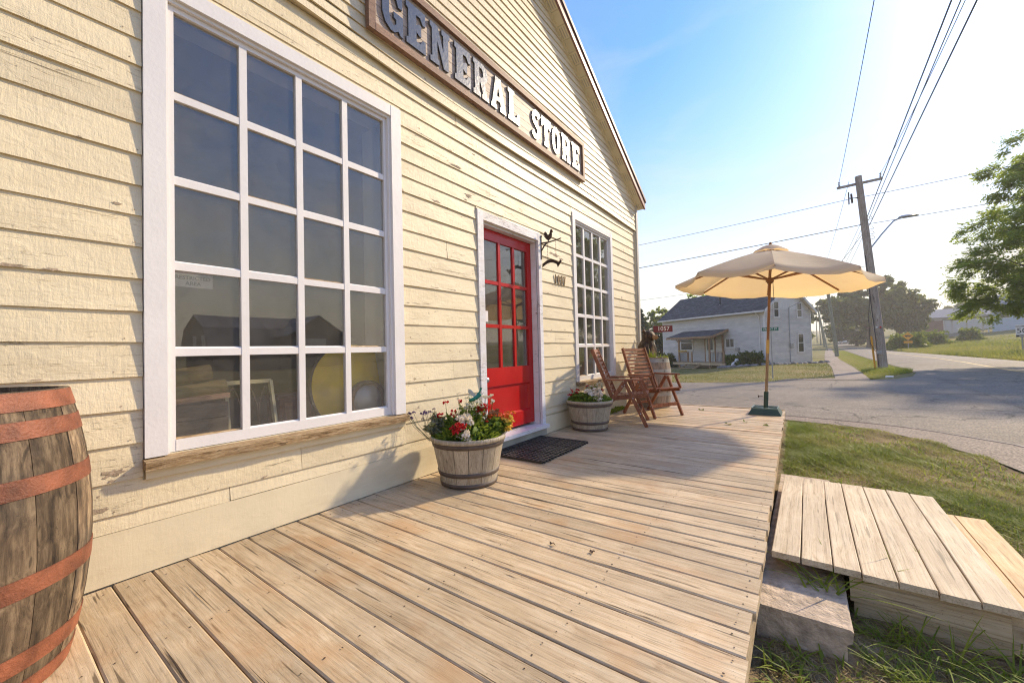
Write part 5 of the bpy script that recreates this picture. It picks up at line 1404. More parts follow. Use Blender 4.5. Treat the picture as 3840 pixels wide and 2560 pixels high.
# thatch and straw near the platform
n = 26000
x = rg.uniform(2.4, 4.6, n); y = rg.uniform(1.3, 5.2, n); keep = in_lawn(x, y); x, y = x[keep], y[keep]
P_ = np.stack([x, y, lawn_z(x, y) + rg.uniform(0.0, 0.012, len(x))], 1)
az = rg.random(len(x)) * 6.28; d_ = np.stack([np.cos(az), np.sin(az), rg.normal(0, 0.18, len(x))], 1)
o = leaves_obj('dead_grass', P_, 0.0045, STRAW, rg, None, True, 15.0, d_ * 3); tag(o, 'tangled straw of dead grass around the plank platform', 'dead grass', kind='stuff')
# tall weed tufts in front of the platform
tufts = [(2.99, 2.56, 26, 0.20, 'tall bright weed tuft at the corner of the concrete step'), (3.20, 2.55, 30, 0.30, 'tall arching weed tuft against the platform front'), (3.42, 2.58, 20, 0.26, 'pale curling weed at the platform front, right end'), (2.96, 2.34, 30, 0.14, 'spreading yellow green weed on the ground before the platform'), (3.10, 2.30, 34, 0.16, 'leafy weed patch lowest before the platform'), (3.62, 2.66, 22, 0.20, 'green weed tuft by the end of the step planks'), (2.62, 2.14, 24, 0.10, 'bright yellow green leafy weed at the deck edge'), (3.34, 2.42, 34, 0.22, 'loose weed clump midway before the platform'), (3.08, 2.60, 22, 0.24, 'upright weed blades just left of the tall arching tuft'), (3.52, 2.44, 30, 0.2, 'weed clump at the lower right corner of the picture')]
for k, (tx, ty, nn, hh, lab) in enumerate(tufts):
    rg2 = np.random.default_rng(80 + k)
    P_ = np.stack([rg2.normal(tx, 0.035, nn), rg2.normal(ty, 0.03, nn), np.full(nn, -0.36)], 1)
    o = grass_obj('weed_tuft', P_, rg2.uniform(0.4, 1.0, nn) * hh, 0.009, WEED, rg2, 0.5, 1.0, 6, tint=rg2.random(nn)); tag(o, lab, 'weed', 'weeds before the platform')
for k, (tx, ty, lab) in enumerate([(2.975, 2.95, 'grass blades poking up through the platform gap near the deck'), (3.03, 3.12, 'grass sprig poking up in the middle of the platform')]):
    P_ = np.array([[3.069 if k == 0 else 3.205, ty, -0.13]] * 3) ; rg2 = np.random.default_rng(120 + k)
    o = grass_obj('grass_sprig', P_, np.array([0.17, 0.13, 0.10]) * (1 if k == 0 else 0.6), 0.006, WEED, rg2, 0.2, 0.25, 4); tag(o, lab, 'weed')
rg2 = np.random.default_rng(130)
P_ = np.stack([rg2.uniform(2.70, 2.88, 18), rg2.uniform(2.6, 2.72, 18), np.full(18, -0.195)], 1)
o = grass_obj('flattened_grass', P_, rg2.uniform(0.08, 0.2, 18), 0.012, WEED, rg2, 1.6, 0.9, 5); tag(o, 'green grass blades lying on the concrete step under the planks', 'weed')
# little leaves and debris on the deck
LEAFB = plain('curled_dead_leaf', (0.16, 0.10, 0.05), 0.8, var=0.3)
for k, (lx, ly_, s_, lab) in enumerate([(1.58, 1.93, 0.022, 'curled brown leaf on the deck, nearer the wall'), (1.80, 1.97, 0.024, 'curled brown leaf on the deck, nearer the edge'), (1.84, 6.15, 0.05, 'small pale leaf on the deck beyond the umbrella shadow'), (2.02, 6.45, 0.045, 'tiny yellow leaf standing on the deck before the stand'), (2.28, 6.25, 0.05, 'green leaf scrap on the deck near its right edge'), (1.28, 7.3, 0.05, 'green leaf lying at the far edge of the deck')]):
    r2 = random.Random(k); vs = [(lx, ly_, 0.012)]
    for j in range(9):
        a = j / 9 * 6.283; rr = s_ * r2.uniform(0.5, 1.1); vs.append((lx + rr * math.cos(a), ly_ + rr * 0.6 * math.sin(a), 0.003 + abs(r2.gauss(0, 0.3)) * s_))
    o = obj('fallen_leaf', MB().add(vs, [(0, 1 + j, 1 + (j + 1) % 9) for j in range(9)]), LEAFB if k < 2 else SHRUB); tag(o, lab, 'leaf', 'leaves fallen on the deck')
# ---------------------------------------------------------------- trees, shrubs, field
def tree(name, label, base, trunk_h, trunk_r, blobs, nleaf, size, m, seed, clump=0.5, group=None, elong=1.7, limbs=9, compound=False):
    """blobs: (x, y, z, r) relative to base"""
    rg = np.random.default_rng(seed); t = thing(name, label, 'tree', base, group=group)
    q = MB(); q.tube([(0, 0, -0.3), (0.05 * trunk_r, 0, trunk_h * 0.4), (0, 0.1 * trunk_r, trunk_h), (0, 0, trunk_h * 1.5)], [trunk_r * 1.35, trunk_r, trunk_r * 0.85, trunk_r * 0.4], 10, False)
    obj('trunk', q, BARK, t)
    q = MB(); B_ = np.array(blobs, dtype=float)
    for k in range(min(limbs, len(B_))):
        c = B_[k, :3]; s_ = np.array([0, 0, trunk_h * rg.uniform(0.75, 1.2)]); md = (s_ + c) / 2 + rg.normal(0, 0.12 * B_[k, 3], 3)
        q.tube([s_, md, c, c + rg.normal(0, 0.5 * B_[k, 3], 3)], [trunk_r * 0.42, trunk_r * 0.25, trunk_r * 0.12, trunk_r * 0.04], 6, False)
    obj('limbs', q, BARK, t)
    vol = B_[:, 3] ** 2; cnt = rg.multinomial(nleaf, vol / vol.sum())
    P = []; T = []; AX = []
    for k, c_ in enumerate(cnt):
        nc = max(3, int(c_ / 26)); u_ = unit(nc, rg); rad = B_[k, 3] * rg.uniform(0.55, 1.05, (nc, 1)) ** 0.6
        cc = B_[k, :3] + u_ * rad * np.array([1, 1, 0.78])
        idx = rg.integers(0, nc, c_); tt_ = rg.random(nc)
        P.append(cc[idx] + rg.normal(0, clump * B_[k, 3] * 0.30, (c_, 3)) * np.array([1, 1, 0.6])); T.append(np.clip(tt_[idx] + rg.normal(0, 0.2, c_), 0, 1)); AX.append(u_[idx])
    P = np.concatenate(P); T = np.concatenate(T); AX = np.concatenate(AX)
    if compound:
        AX = AX * 0.6 + unit(len(P), rg) * 0.5; AX[:, 2] -= 0.35; AX /= np.linalg.norm(AX, axis=1, keepdims=True)
        up = np.array([0, 0, 1.0]); sdv = np.cross(AX, up); sdv /= np.maximum(np.linalg.norm(sdv, axis=1, keepdims=True), 1e-3)
        Vs = []; Ts = []
        L = rg.uniform(0.26, 0.46, len(P))[:, None]
        for k in range(5):
            s_ = (k + 1) / 5.5
            for sg in (-1, 1):
                root = P + AX * L * s_ - up * 0.10 * L * s_ * s_
                dr = sdv * sg + AX * 0.45 - up * 0.25 + rg.normal(0, 0.12, P.shape); dr /= np.linalg.norm(dr, axis=1, keepdims=True)
                wd = np.cross(dr, up * 1.0 + rg.normal(0, 0.5, P.shape)); wd /= np.maximum(np.linalg.norm(wd, axis=1, keepdims=True), 1e-3)
                ll = L * 0.40
                Vs.append(np.stack([root, root + dr * ll * 0.45 + wd * ll * 0.21, root + dr * ll, root + dr * ll * 0.45 - wd * ll * 0.21], 1)); Ts.append(T)
        V = np.concatenate(Vs).reshape(-1, 3); F = np.arange(len(V)).reshape(-1, 4)
        obj('crown', mesh_np('crown', V, F, False, np.repeat(np.concatenate(Ts), 4)), m, t)
    else:
        leaves_obj('crown', P, size * rg.uniform(0.6, 1.3, len(P)), m, rg, t, False, elong, tint=T)
    return t
def blobset(rx, rz, zc, n, r0, r1, seed):
    rg = np.random.default_rng(seed); out = []
    for k in range(n):
        u_ = unit(1, rg)[0]; f = rg.uniform(0.35, 1.0) ** 0.5
        out.append((u_[0] * rx * f, u_[1] * rx * f, zc + u_[2] * rz * f, rg.uniform(r0, r1)))
    return out
def gz(x, y): return float(zg(x, y)) - 0.05
# the near walnut across the road
WX, WY = 14.9, 32.6
wb = [(-2.6, -2.0, 3.2, 1.0), (-3.6, -2.2, 4.0, 1.2), (-1.5, -3.5, 3.9, 1.2), (-4.0, -1.2, 5.6, 1.25), (-2.2, -1.0, 5.0, 1.5), (-3.0, -3.0, 6.8, 1.2), (-1.2, -3.0, 5.6, 1.5), (-3.2, 0.5, 7.6, 1.3), (-1.0, -1.0, 7.6, 1.6), (-2.6, -2.2, 9.2, 1.2), (-0.5, -2.6, 9.0, 1.5), (-1.8, 0.6, 10.0, 1.4), (0.2, 0.0, 11.2, 1.6), (-1.0, -1.8, 11.6, 1.2), (1.6, -1.5, 6.0, 1.8), (2.2, 1.0, 8.0, 1.8), (1.4, 2.4, 5.4, 1.8), (-1.4, 2.6, 5.0, 1.6), (3.4, 0.0, 4.6, 1.6), (0.6, -3.6, 4.6, 1.3), (-4.4, -0.4, 3.4, 1.0), (0.8, 0.6, 3.6, 1.5), (-4.6, -1.5, 3.0, 0.9), (-4.8, -1.6, 4.3, 1.0), (-4.9, -1.8, 5.3, 0.8), (-4.3, -1.3, 7.0, 1.0), (-3.6, -1.0, 9.5, 1.0), (-3.0, -0.8, 11.0, 1.0)]
tree('walnut_tree', 'large leafy walnut tree overhanging the road at right', (WX, WY, gz(WX, WY)), 3.2, 0.28, wb, 15500, 0.3, WALNUT, 31, clump=0.6, limbs=20, compound=True)
# great dark maples up the road
tree('maple_tree', 'broad dark maple, tallest of the trees beyond the leaning pole', (14.6, 124, gz(14.6, 124)), 4.5, 0.75, blobset(8.0, 3.6, 9.0, 30, 2.0, 3.0, 5) + [(-7.5, -1, 10.0, 2.2), (-9.5, 0, 8.0, 2.0), (4, 0, 12.8, 2.4), (0, 0, 13.6, 2.4), (2, -1, 15.0, 1.8), (-3.5, 0, 12.4, 2.0)], 17000, 0.62, MAPLE, 41, group='trees up the road')
tree('maple_tree', 'dark rounded maple right of the tallest tree up the road', (19.6, 126, gz(19.6, 126)), 4.0, 0.6, blobset(4.2, 3.4, 6.8, 22, 1.6, 2.5, 6), 10000, 0.6, MAPLE, 42, group='trees up the road')
tree('roadside_tree', 'lower bushy dark tree left of the tallest maple by the road', (13.2, 140, gz(13.2, 140)), 2.0, 0.4, blobset(5.5, 2.2, 3.8, 18, 1.6, 2.3, 7), 6500, 0.6, MAPLE, 43, group='trees up the road')
tree('roadside_tree', 'hazy tree beyond the parked cars at the road end', (13.5, 176, gz(13.5, 176)), 3.0, 0.4, blobset(5.5, 4.0, 6.5, 16, 1.8, 2.8, 8), 4000, 0.9, MAPLE, 44, group='trees up the road')
tree('roadside_tree', 'faint hazy tree left of the road behind the pole line', (1.5, 150, gz(1.5, 150)), 3.0, 0.4, blobset(3.0, 5.0, 7.5, 14, 1.6, 2.6, 9), 3500, 0.7, MAPLE, 45, group='trees up the road')
tree('background_tree', 'hazy rounded tree behind the white gabled house', (33, 190, gz(33, 190)), 4, 0.5, blobset(7, 2.2, 3.6, 16, 2.0, 3.0, 10), 4500, 1.0, MAPLE, 46, group='trees behind the far houses')
tree('background_tree', 'hazy tree between the two far houses', (48, 195, gz(48, 195)), 4, 0.5, blobset(7.5, 2.6, 4.2, 16, 2.2, 3.2, 11), 4500, 1.0, MAPLE, 47, group='trees behind the far houses')
tree('background_tree', 'hazy tree behind the blue house porch', (62, 180, gz(62, 180)), 4, 0.5, blobset(7, 2.2, 3.6, 16, 2.0, 3.0, 12), 4500, 1.0, MAPLE, 48, group='trees behind the far houses')
# behind the house
tree('leafy_tree', 'pale green leafy tree rising over the house roof', (-8.6, 60, gz(-8.6, 60)), 4, 0.35, blobset(2.6, 2.2, 6.6, 14, 1.2, 1.8, 13), 6000, 0.32, WALNUT, 49)
tree('leafy_tree', 'loose thin leafed tree between spruce and house', (-15.5, 66, gz(-15.5, 66)), 4, 0.35, blobset(2.6, 2.4, 4.4, 14, 1.0, 1.6, 14), 5000, 0.34, SHRUB, 50)
tree('leafy_tree', 'dark bushy tree low behind the address sign', (-11.5, 50, gz(-11.5, 50)), 1.5, 0.25, blobset(2.2, 1.8, 2.6, 12, 1.0, 1.5, 15), 4500, 0.28, MAPLE, 51)
def spruce(label, base, H, r0, n, seed):
    rg = np.random.default_rng(seed); t = thing('spruce_tree', label, 'tree', base)
    q = MB(); q.tube([(0, 0, -0.3), (0, 0, H * 0.95)], [0.22, 0.03], 8, False); obj('trunk', q, BARK, t)
    u = rg.random(n) ** 0.75; z_ = H * (1 - u) ; lay = np.round(z_ / 0.42) * 0.42
    az = np.floor(rg.random(n) * 14) / 14 * 6.283 + lay * 2.1 + rg.normal(0, 0.10, n); rr = r0 * u * rg.uniform(0.25, 1.05, n)
    P = np.stack([rr * np.cos(az), rr * np.sin(az), lay - 0.22 * rr + rg.normal(0, 0.07, n) + 0.3], 1)
    ax = np.stack([np.cos(az), np.sin(az), -0.35 + 0 * az], 1)
    leaves_obj('crown', P, 0.13, SPRUCE, rg, t, False, 3.0, ax * 1.5); return t
spruce('blue green spruce standing left of the house behind the bear', (-12.8, 47.0, gz(-12.8, 47)), 6.0, 2.4, 9000, 61)
spruce('taller spruce at the store corner behind the first spruce', (-16.5, 53.0, gz(-16.5, 53)), 6.3, 2.6, 8000, 62)

def shrub(name, label, base, r_, h, n, size, m, seed, group=None):
    rg = np.random.default_rng(seed); t = thing(name, label, 'shrub', base, group=group)
    u_ = unit(n, rg); u_[:, 2] = np.abs(u_[:, 2]); f = rg.uniform(0.35, 1.0, (n, 1)) ** 0.5
    bump_ = 1 + 0.22 * np.sin(u_[:, :1] * 7 + seed) * np.sin(u_[:, 1:2] * 6) + 0.12 * np.sin(u_[:, 2:3] * 11)
    P = u_ * f * bump_ * np.array([r_, r_, h]) + np.array([0, 0, 0.05])
    leaves_obj('foliage', P, size * rg.uniform(0.6, 1.3, n), m, rg, t, False, 1.7, u_ * 0.8)
    q = MB()
    for k in range(7): q.tube([(0, 0, -0.1), tuple(u_[k] * 0.8 * np.array([r_, r_, h]))], [0.02, 0.006], 5, False)
    obj('stems', q, BARK, t); return t
shrub('yellow_bush', 'rounded yellow green bush behind the diamond road sign', (15.0, 85, gz(15, 85)), 2.4, 2.5, 3000, 0.28, SHRUB, 71, 'bushes in the field')
shrub('yellow_bush', 'spreading lighter bush right of the rounded one', (19.5, 98, gz(19.5, 98)), 2.8, 2.5, 3000, 0.3, SHRUB, 72, 'bushes in the field')
shrub('yellow_bush', 'small yellowish bush before the blue house porch', (25.4, 103, gz(25.4, 103)), 1.5, 2.3, 1400, 0.28, SHRUB, 73, 'bushes in the field')
# tall field grass right of the road
rg = np.random.default_rng(91)
n = 60000
y = 34 + 75 * rg.random(n) ** 1.35; s_ = 0.3 + 34 * rg.random(n) ** 1.5; x = xr(y) + s_
P_ = np.stack([x, y, zg(x, y) - 0.03], 1)
h = rg.uniform(0.22, 0.62, n) * (0.55 + 0.6 * (np.sin(x * 0.7 + y * 0.31) * 0.5 + 0.5)) * np.where(s_ > 12, 0.7, 1.0)
dry = np.clip(0.35 + 0.35 * np.sin(x * 0.35 + y * 0.21 + 1) + rg.normal(0, 0.18, n) + 0.35 * (s_ < 6), 0, 1)
o = grass_obj('field_grass', P_, h, 0.045, FIELD, rg, 0.25, 0.4, 2, tint=dry); tag(o, 'tall yellow green grass of the field right of the road', 'grass', kind='stuff')
# verge round the leaning pole and dry house lawn
n = 30000
y = rg.uniform(20.9, 90, n); y = 20.9 + 70 * rg.random(n) ** 1.8; lo = np.interp(y, py_, pxl) + 1.1; hi = xl(y) - 0.1 - np.clip(26.5 - y, 0, 6) * 0.35
x = lo + (hi - lo) * rg.random(n); ok = hi > lo + 0.1; x, y = x[ok], y[ok]
P_ = np.stack([x, y, zg(x, y) - 0.02], 1)
nearp = np.exp(-((x - 5.9) ** 2 + (y - 26.3) ** 2) / 2.2)
grn = np.clip(0.35 + 0.6 * nearp + 0.3 * ss(0.3, 0.9, (x - np.interp(y, py_, pxl) - 1.1) / 1.8), 0, 1)
o = grass_obj('verge_grass', P_, rg.uniform(0.05, 0.13, len(x)) * (0.5 + 2.2 * nearp + 0.4 * grn), 0.025, GRASS, rg, 0.4, 0.5, 2, tint=np.clip(1 - grn + rg.normal(0, 0.15, len(x)), 0, 1)); tag(o, 'green verge grass around the foot of the leaning pole', 'grass', kind='stuff')
n = 60000
x = -9 + 12.8 * rg.random(n); y = 17.2 + 19 * rg.random(n) ** 1.4
ed = np.interp(x, [-10, -0.97, 0.1, 1.2, 1.87, 2.46, 3.3, 4.0], [16.9, 17.4, 17.8, 18.4, 19.5, 20.2, 21.0, 22.0])
hl = lambda x, y: ((x - 0.2) * (-0.529) + (y - 35.3) * (-0.848))      # distance in front of the long wall
ok = (y > ed + 0.05) & (hl(x, y) > 0.05 - 10 * (x > 1.0)) & (x < np.interp(y, py_, pxl, left=3.4) - 0.05) & ~((x > 0.2) & (((x - 0.2) * 0.848 - (y - 35.3) * 0.529) < 0.1))
x, y, ed = x[ok], y[ok], ed[ok]
P_ = np.stack([x, y, zg(x, y) - 0.015], 1)
grn = np.clip(0.15 + 0.5 * np.sin(x * 0.9 + 0.6 * y) * np.sin(0.7 * y - 0.4 * x + 2) + 0.75 * (1 - ss(0.6, 3.2, hl(x, y))) + 0.5 * np.exp(-((y - ed) / 0.35) ** 2) + rg.normal(0, 0.15, len(x)), 0, 1)
o = grass_obj('house_lawn_grass', P_, rg.uniform(0.03, 0.085, len(x)) * (0.6 + 0.6 * grn), 0.02, GRASS_DRY, rg, 0.5, 0.5, 2, tint=1 - grn); tag(o, 'dry short lawn grass in front of the white house', 'grass', kind='stuff')
# ---------------------------------------------------------------- white house across the street
HSID = plain('grey_white_house_siding', (0.56, 0.525, 0.475), 0.6, var=0.14, scale=1.2, bump=0.1, rand=0.05)
HWHITE = plain('white_house_trim', (0.66, 0.635, 0.60), 0.5, var=0.05)
def shingle_mat():
    t = NT('grey_asphalt_shingles')
    br = t.n('TexBrick', {'Vector': t.coords((1, 1, 1), 0, 'Object'), 'Scale': 1.0, 'Color1': (0.085, 0.08, 0.076), 'Color2': (0.145, 0.137, 0.13), 'Mortar': (0.04, 0.04, 0.045), 'Brick Width': 0.30, 'Row Height': 0.12, 'Mortar Size': 0.008}, offset=0.5)
    n_ = t.noise(t.coords((1, 1, 1)), 1.5, 4)
    return t.done(t.mix(0.5, br.outputs[0], t.ramp(n_, [(0.3, 0.7), (0.7, 1.25)]), 'MULTIPLY'), 0.95, t.bump(br.outputs[1], 0.5, 0.02), spec=0.1)
SHIN = shingle_mat()
NEWWOOD = wood('raw_porch_lumber', (0.20, 0.10, 0.05), (0.36, 0.22, 0.12), (0.46, 0.31, 0.19), axis=2, freq=20, along=1.5, rough=0.7, crack=0.2)
DKIRON = plain('black_baluster', (0.02, 0.02, 0.022), 0.5)
hs = thing('white_house', 'two storey grey white clapboard house with wooden porch across the street', 'house', (0.2, 35.3, -0.4), math.atan2(0.529, -0.848))
# local x runs along the long wall (away), local y = behind the long wall is negative: gable runs along -y
LX, LY = 10.45, 5.25
EH, PK = 4.16, 6.06
S = -1.0
b = MB(); b.box(0.02, LX - 0.02, -LY + 0.02, -0.02, -0.5, EH - 0.02)
b.prism([(-0.02, EH - 0.02), (-LY + 0.02, EH - 0.02), (-LY / 2, PK - 0.06)], (0.02, 0, 0), (0, 1, 0), (0, 0, 1), (LX - 0.04, 0, 0))
obj('wall', b, HSID, hs)
rowh = 0.165
def hboard(x0, x1, y0, y1, z0, z1, n):
    """n: 'L' long wall (faces +y), 'G' gable (faces -x)"""
    q = MB()
    if n == 'L': q.hexa([(x0, -0.015, z0), (x1, -0.015, z0), (x1, 0.034, z0), (x0, 0.034, z0), (x0, -0.015, z1), (x1, -0.015, z1), (x1, 0.002, z1), (x0, 0.002, z1)])
    else: q.hexa([(0.015, y0, z0), (-0.034, y0, z0), (-0.034, y1, z0), (0.015, y1, z0), (0.015, y0, z1), (-0.002, y0, z1), (-0.002, y1, z1), (0.015, y1, z1)])
    return obj('siding_board', q, HSID, hs)
z = -0.5 + 0.0
k = 0
while z < EH - 0.05:
    z1 = min(z + rowh, EH - 0.02)
    hboard(0.06, LX - 0.06, 0, 0, z, z1, 'L')
    if z > -0.2 and z1 < 4.20: hboard(0, 0, -LY + 0.06, -0.06, z, z1, 'G')
    z += rowh
for k in range(26):      # vertical boards of the gable
    y0 = -LY + 0.02 + k * (LY - 0.04) / 26; y1 = y0 + (LY - 0.04) / 26 - 0.012
    f = lambda y: PK - 0.05 - abs(y + LY / 2) / (LY / 2) * (PK - EH)
    q = MB(); q.hexa([(0.015, y0, 4.12), (-0.022, y0, 4.12), (-0.022, y1, 4.12), (0.015, y1, 4.12), (0.015, y0, f(y0)), (-0.022, y0, f(y0)), (-0.022, y1, f(y1)), (0.015, y1, f(y1))])
    if f(y0) > 4.2 and f(y1) > 4.2: obj('gable_board', q, HWHITE, hs)
for (x0, x1, y0, y1) in ((-0.045, 0.06, -0.06, 0.045), (-0.045, 0.06, -LY - 0.01, -LY + 0.07), (LX - 0.06, LX + 0.03, -0.06, 0.045)):
    obj('corner_board', MB().box(x0, x1, y0, y1, -0.5, EH - 0.01), HWHITE, hs)
def house_window(L, a0, a1, z0, z1, wall, hung=True, style=1):
    """wall 'L': a along x; 'G': a along -y (given as distance from the corner)"""
    w_ = bpy.data.objects.new('window', None); COL.objects.link(w_); w_.parent = hs
    def B(name, m, u0, u1, v0, v1, d0, d1):
        q = MB()
        if wall == 'L': q.box(u0, u1, d0, d1, v0, v1)
        else: q.box(-d1, -d0, -u1, -u0, v0, v1)
        obj(name, q, m, w_)
    t_ = 0.09
    B('frame', HWHITE, a0, a0 + t_, z0, z1, 0.0, 0.07); B('frame', HWHITE, a1 - t_, a1, z0, z1, 0.0, 0.07)
    B('frame', HWHITE, a0 + t_, a1 - t_, z1 - t_, z1, 0.0, 0.068); B('frame', HWHITE, a0 + t_, a1 - t_, z0, z0 + t_ * 0.7, 0.0, 0.068)
    B('sill', HWHITE, a0 - 0.05, a1 + 0.05, z0 - 0.05, z0 - 0.001, 0.0, 0.08)
    B('pane', DGLASS, a0 + t_, a1 - t_, z0 + t_ * 0.7, z1 - t_, 0.036, 0.044)
    zm = (z0 + z1) / 2; am = (a0 + a1) / 2
    if hung: B('meeting_rail', HWHITE, a0 + t_, a1 - t_, zm - 0.025, zm + 0.025, 0.045, 0.060)
    else: B('meeting_rail', HWHITE, am - 0.025, am + 0.025, z0 + t_ * 0.7, z1 - t_, 0.045, 0.060)
    if style == 2: B('glazing_bar', HWHITE, a0 + t_, a1 - t_, zm + 0.28, zm + 0.3, 0.045, 0.054); 
    return w_
house_window('L', 2.5, 3.38, 1.26, 2.06, 'L', False); house_window('L', 6.75, 8.2, 1.1, 2.45, 'L', True, 2)
house_window('G', 0.96, 1.6, 3.48, 4.72, 'G'); house_window('G', 3.58, 4.24, 3.48, 4.66, 'G'); house_window('G', 3.58, 4.34, 0.78, 2.28, 'G')
dr = obj('door', MB().box(4.44, 5.36, 0.019, 0.06, 0.09, 2.2), plain('pale_house_door', (0.55, 0.56, 0.50), 0.5), hs)
obj('door_pane', MB().box(4.62, 5.18, 0.0605, 0.066, 1.1, 2.02), DGLASS, dr); obj('door_frame', MB().box(4.34, 4.438, 0.019, 0.075, 0.09, 2.3), NEWWOOD, hs); obj('door_frame', MB().box(5.362, 5.46, 0.019, 0.075, 0.09, 2.3), NEWWOOD, hs)
# roof
rs = (PK - EH) / (LY / 2); ov = 0.32
for sg, nm in ((1, 'roof'), (-1, 'roof')):
    yo = ov if sg > 0 else -LY - ov; ym = -LY / 2
    ze = EH - rs * ov; q = MB()
    q.hexa([(-0.30, yo, ze + 0.04), (LX + 0.3, yo, ze + 0.04), (LX + 0.3, ym, PK + 0.04), (-0.30, ym, PK + 0.04), (-0.30, yo, ze + 0.13), (LX + 0.3, yo, ze + 0.13), (LX + 0.3, ym, PK + 0.13), (-0.30, ym, PK + 0.13)])
    rf = obj('roof', q, SHIN, hs)
    if sg > 0:
        q = MB(); q.tube([(4.6, -0.95, EH + 0.5), (4.6, -0.95, EH + 1.62)], 0.06, 10); obj('vent_pipe', q, DKIRON, rf)
        q = MB(); q.lathe([(0.2, EH + 0.62), (0.07, EH + 0.78)], 12, (4.6, -0.95)); obj('pipe_flashing', q, HWHITE, rf)
    q = MB(); q.hexa([(-0.33, yo, ze - 0.12), (-0.301, yo, ze - 0.12), (-0.301, ym, PK - 0.12), (-0.33, ym, PK - 0.12), (-0.33, yo, ze + 0.10), (-0.301, yo, ze + 0.10), (-0.301, ym, PK + 0.10), (-0.33, ym, PK + 0.10)]); obj('rake_board', q, HWHITE, hs)
    q = MB(); q.hexa([(-0.30, yo, ze - 0.03), (-0.02, yo, ze - 0.03), (-0.02, ym, PK - 0.03), (-0.30, ym, PK - 0.03), (-0.30, yo, ze + 0.02), (-0.02, yo, ze + 0.02), (-0.02, ym, PK + 0.02), (-0.30, ym, PK + 0.02)]); obj('rake_soffit', q, HWHITE, hs)
obj('eave_soffit', MB().box(0.0, LX, 0.02, ov - 0.01, EH - 0.14, EH - 0.10), HWHITE, hs)
obj('gutter', MB().box(-0.28, LX + 0.28, ov + 0.005, ov + 0.12, EH - rs * ov - 0.06, EH - rs * ov + 0.06), HWHITE, hs)
q = MB(); q.tube([(0.42, ov + 0.06, EH - 0.28), (0.42, 0.2, EH - 0.48), (0.36, 0.07, EH - 0.62), (0.36, 0.07, 0.2)], 0.045, 8); obj('downspout', q, HWHITE, hs)
q = MB(); q.tube([(-0.05, -2.73, 4.25), (-0.05, -2.70, 0.05)], 0.035, 8); obj('conduit', q, plain('grey_conduit', (0.42, 0.43, 0.44), 0.5), hs)
q = MB(); q.box(-0.14, -0.02, -2.92, -2.66, 1.15, 1.5); q.lathe([(0.0, -0.16), (0.1, -0.16), (0.1, -0.14)], 12); obj('electric_meter', MB().box(-0.15, -0.02, -2.95, -2.66, 1.12, 1.50), GALV, hs)
obj('utility_box', MB().box(2.1, 2.42, 0.02, 0.14, 1.02, 1.26), GALV, hs)
# porch
po_ = bpy.data.objects.new('porch', None); COL.objects.link(po_); po_.parent = hs
def PB(name, m, *bx): 
    q = MB(); q.box(*bx); return obj(name, q, m, po_)
pd = 1.55
for k in range(11): PB('porch_plank', DECK, 2.2, 7.6, 0.03 + k * 0.139, 0.03 + k * 0.139 + 0.133, 0.04, 0.075)
PB('porch_rim', DECK, 2.2, 7.6, pd + 0.01, pd + 0.05, -0.12, 0.07); PB('porch_rim', DECK, 2.16, 2.199, 0.03, pd + 0.05, -0.12, 0.07)
for x in (3.66, 6.92): PB('post', NEWWOOD, x - 0.065, x + 0.065, pd - 0.09, pd + 0.005, -0.5 if x < 5 else -0.45, 2.05)
PB('post', NEWWOOD, 3.5, 3.62, 0.06, 0.18, 0.08, 2.3)
for x in (2.3, 5.5, 5.9): PB('rail_post', NEWWOOD, x - 0.055, x + 0.055, pd - 0.09, pd + 0.004, 0.076, 0.98)
for (x0, x1) in ((2.36, 3.59), (5.96, 6.85)):
    PB('handrail', NEWWOOD, x0, x1, pd - 0.08, pd - 0.02, 0.90, 0.95); PB('handrail', NEWWOOD, x0, x1, pd - 0.075, pd - 0.025, 0.13, 0.17)
    n = int((x1 - x0) / 0.115)
    for i in range(n):
        xx = x0 + (i + 0.5) * (x1 - x0) / n; PB('baluster', DKIRON, xx - 0.011, xx + 0.011, pd - 0.06, pd - 0.04, 0.171, 0.899)
for k, (z_, y_) in enumerate(((-0.05, 0.10), (-0.19, 0.38), (-0.33, 0.66))):
    PB('tread', DECK, 4.6, 5.9, pd + y_ - 0.02, pd + y_ + 0.26, z_ - 0.04, z_)
for x in (4.56, 5.94):
    q = MB(); q.prism([(pd + 0.06, 0.0), (pd + 0.06, -0.16), (pd + 0.85, -0.5), (pd + 0.95, -0.5), (pd + 0.95, -0.40)], (x - 0.02, 0, 0), (0, 1, 0), (0, 0, 1), (0.04, 0, 0)); obj('stringer', q, DECK, po_)
q = MB(); q.hexa([(3.1, 0.0, 2.74), (7.9, 0.0, 2.74), (8.0, pd + 0.35, 2.20), (3.1, pd + 0.35, 2.20), (3.1, 0.0, 2.80), (7.9, 0.0, 2.80), (8.0, pd + 0.35, 2.26), (3.1, pd + 0.35, 2.26)]); obj('porch_roof', q, SHIN, po_)
PB('porch_fascia', NEWWOOD, 3.08, 8.02, pd + 0.351, pd + 0.39, 2.08, 2.25)
q = MB(); q.hexa([(3.05, 0.02, 2.62), (3.09, 0.02, 2.62), (3.09, pd + 0.35, 2.08), (3.05, pd + 0.35, 2.08), (3.05, 0.02, 2.79), (3.09, 0.02, 2.79), (3.09, pd + 0.35, 2.25), (3.05, pd + 0.35, 2.25)]); obj('porch_fascia', q, NEWWOOD, po_)
PB('porch_beam', NEWWOOD, 3.2, 7.8, pd - 0.09, pd + 0.0, 2.055, 2.19)
for s_ in (-1, 1):
    q = MB(); q.bar((6.92, pd - 0.045, 1.75), (6.92 + s_ * 0.28, pd - 0.045, 2.05), 0.06, 0.06); obj('knee_brace', q, NEWWOOD, po_)
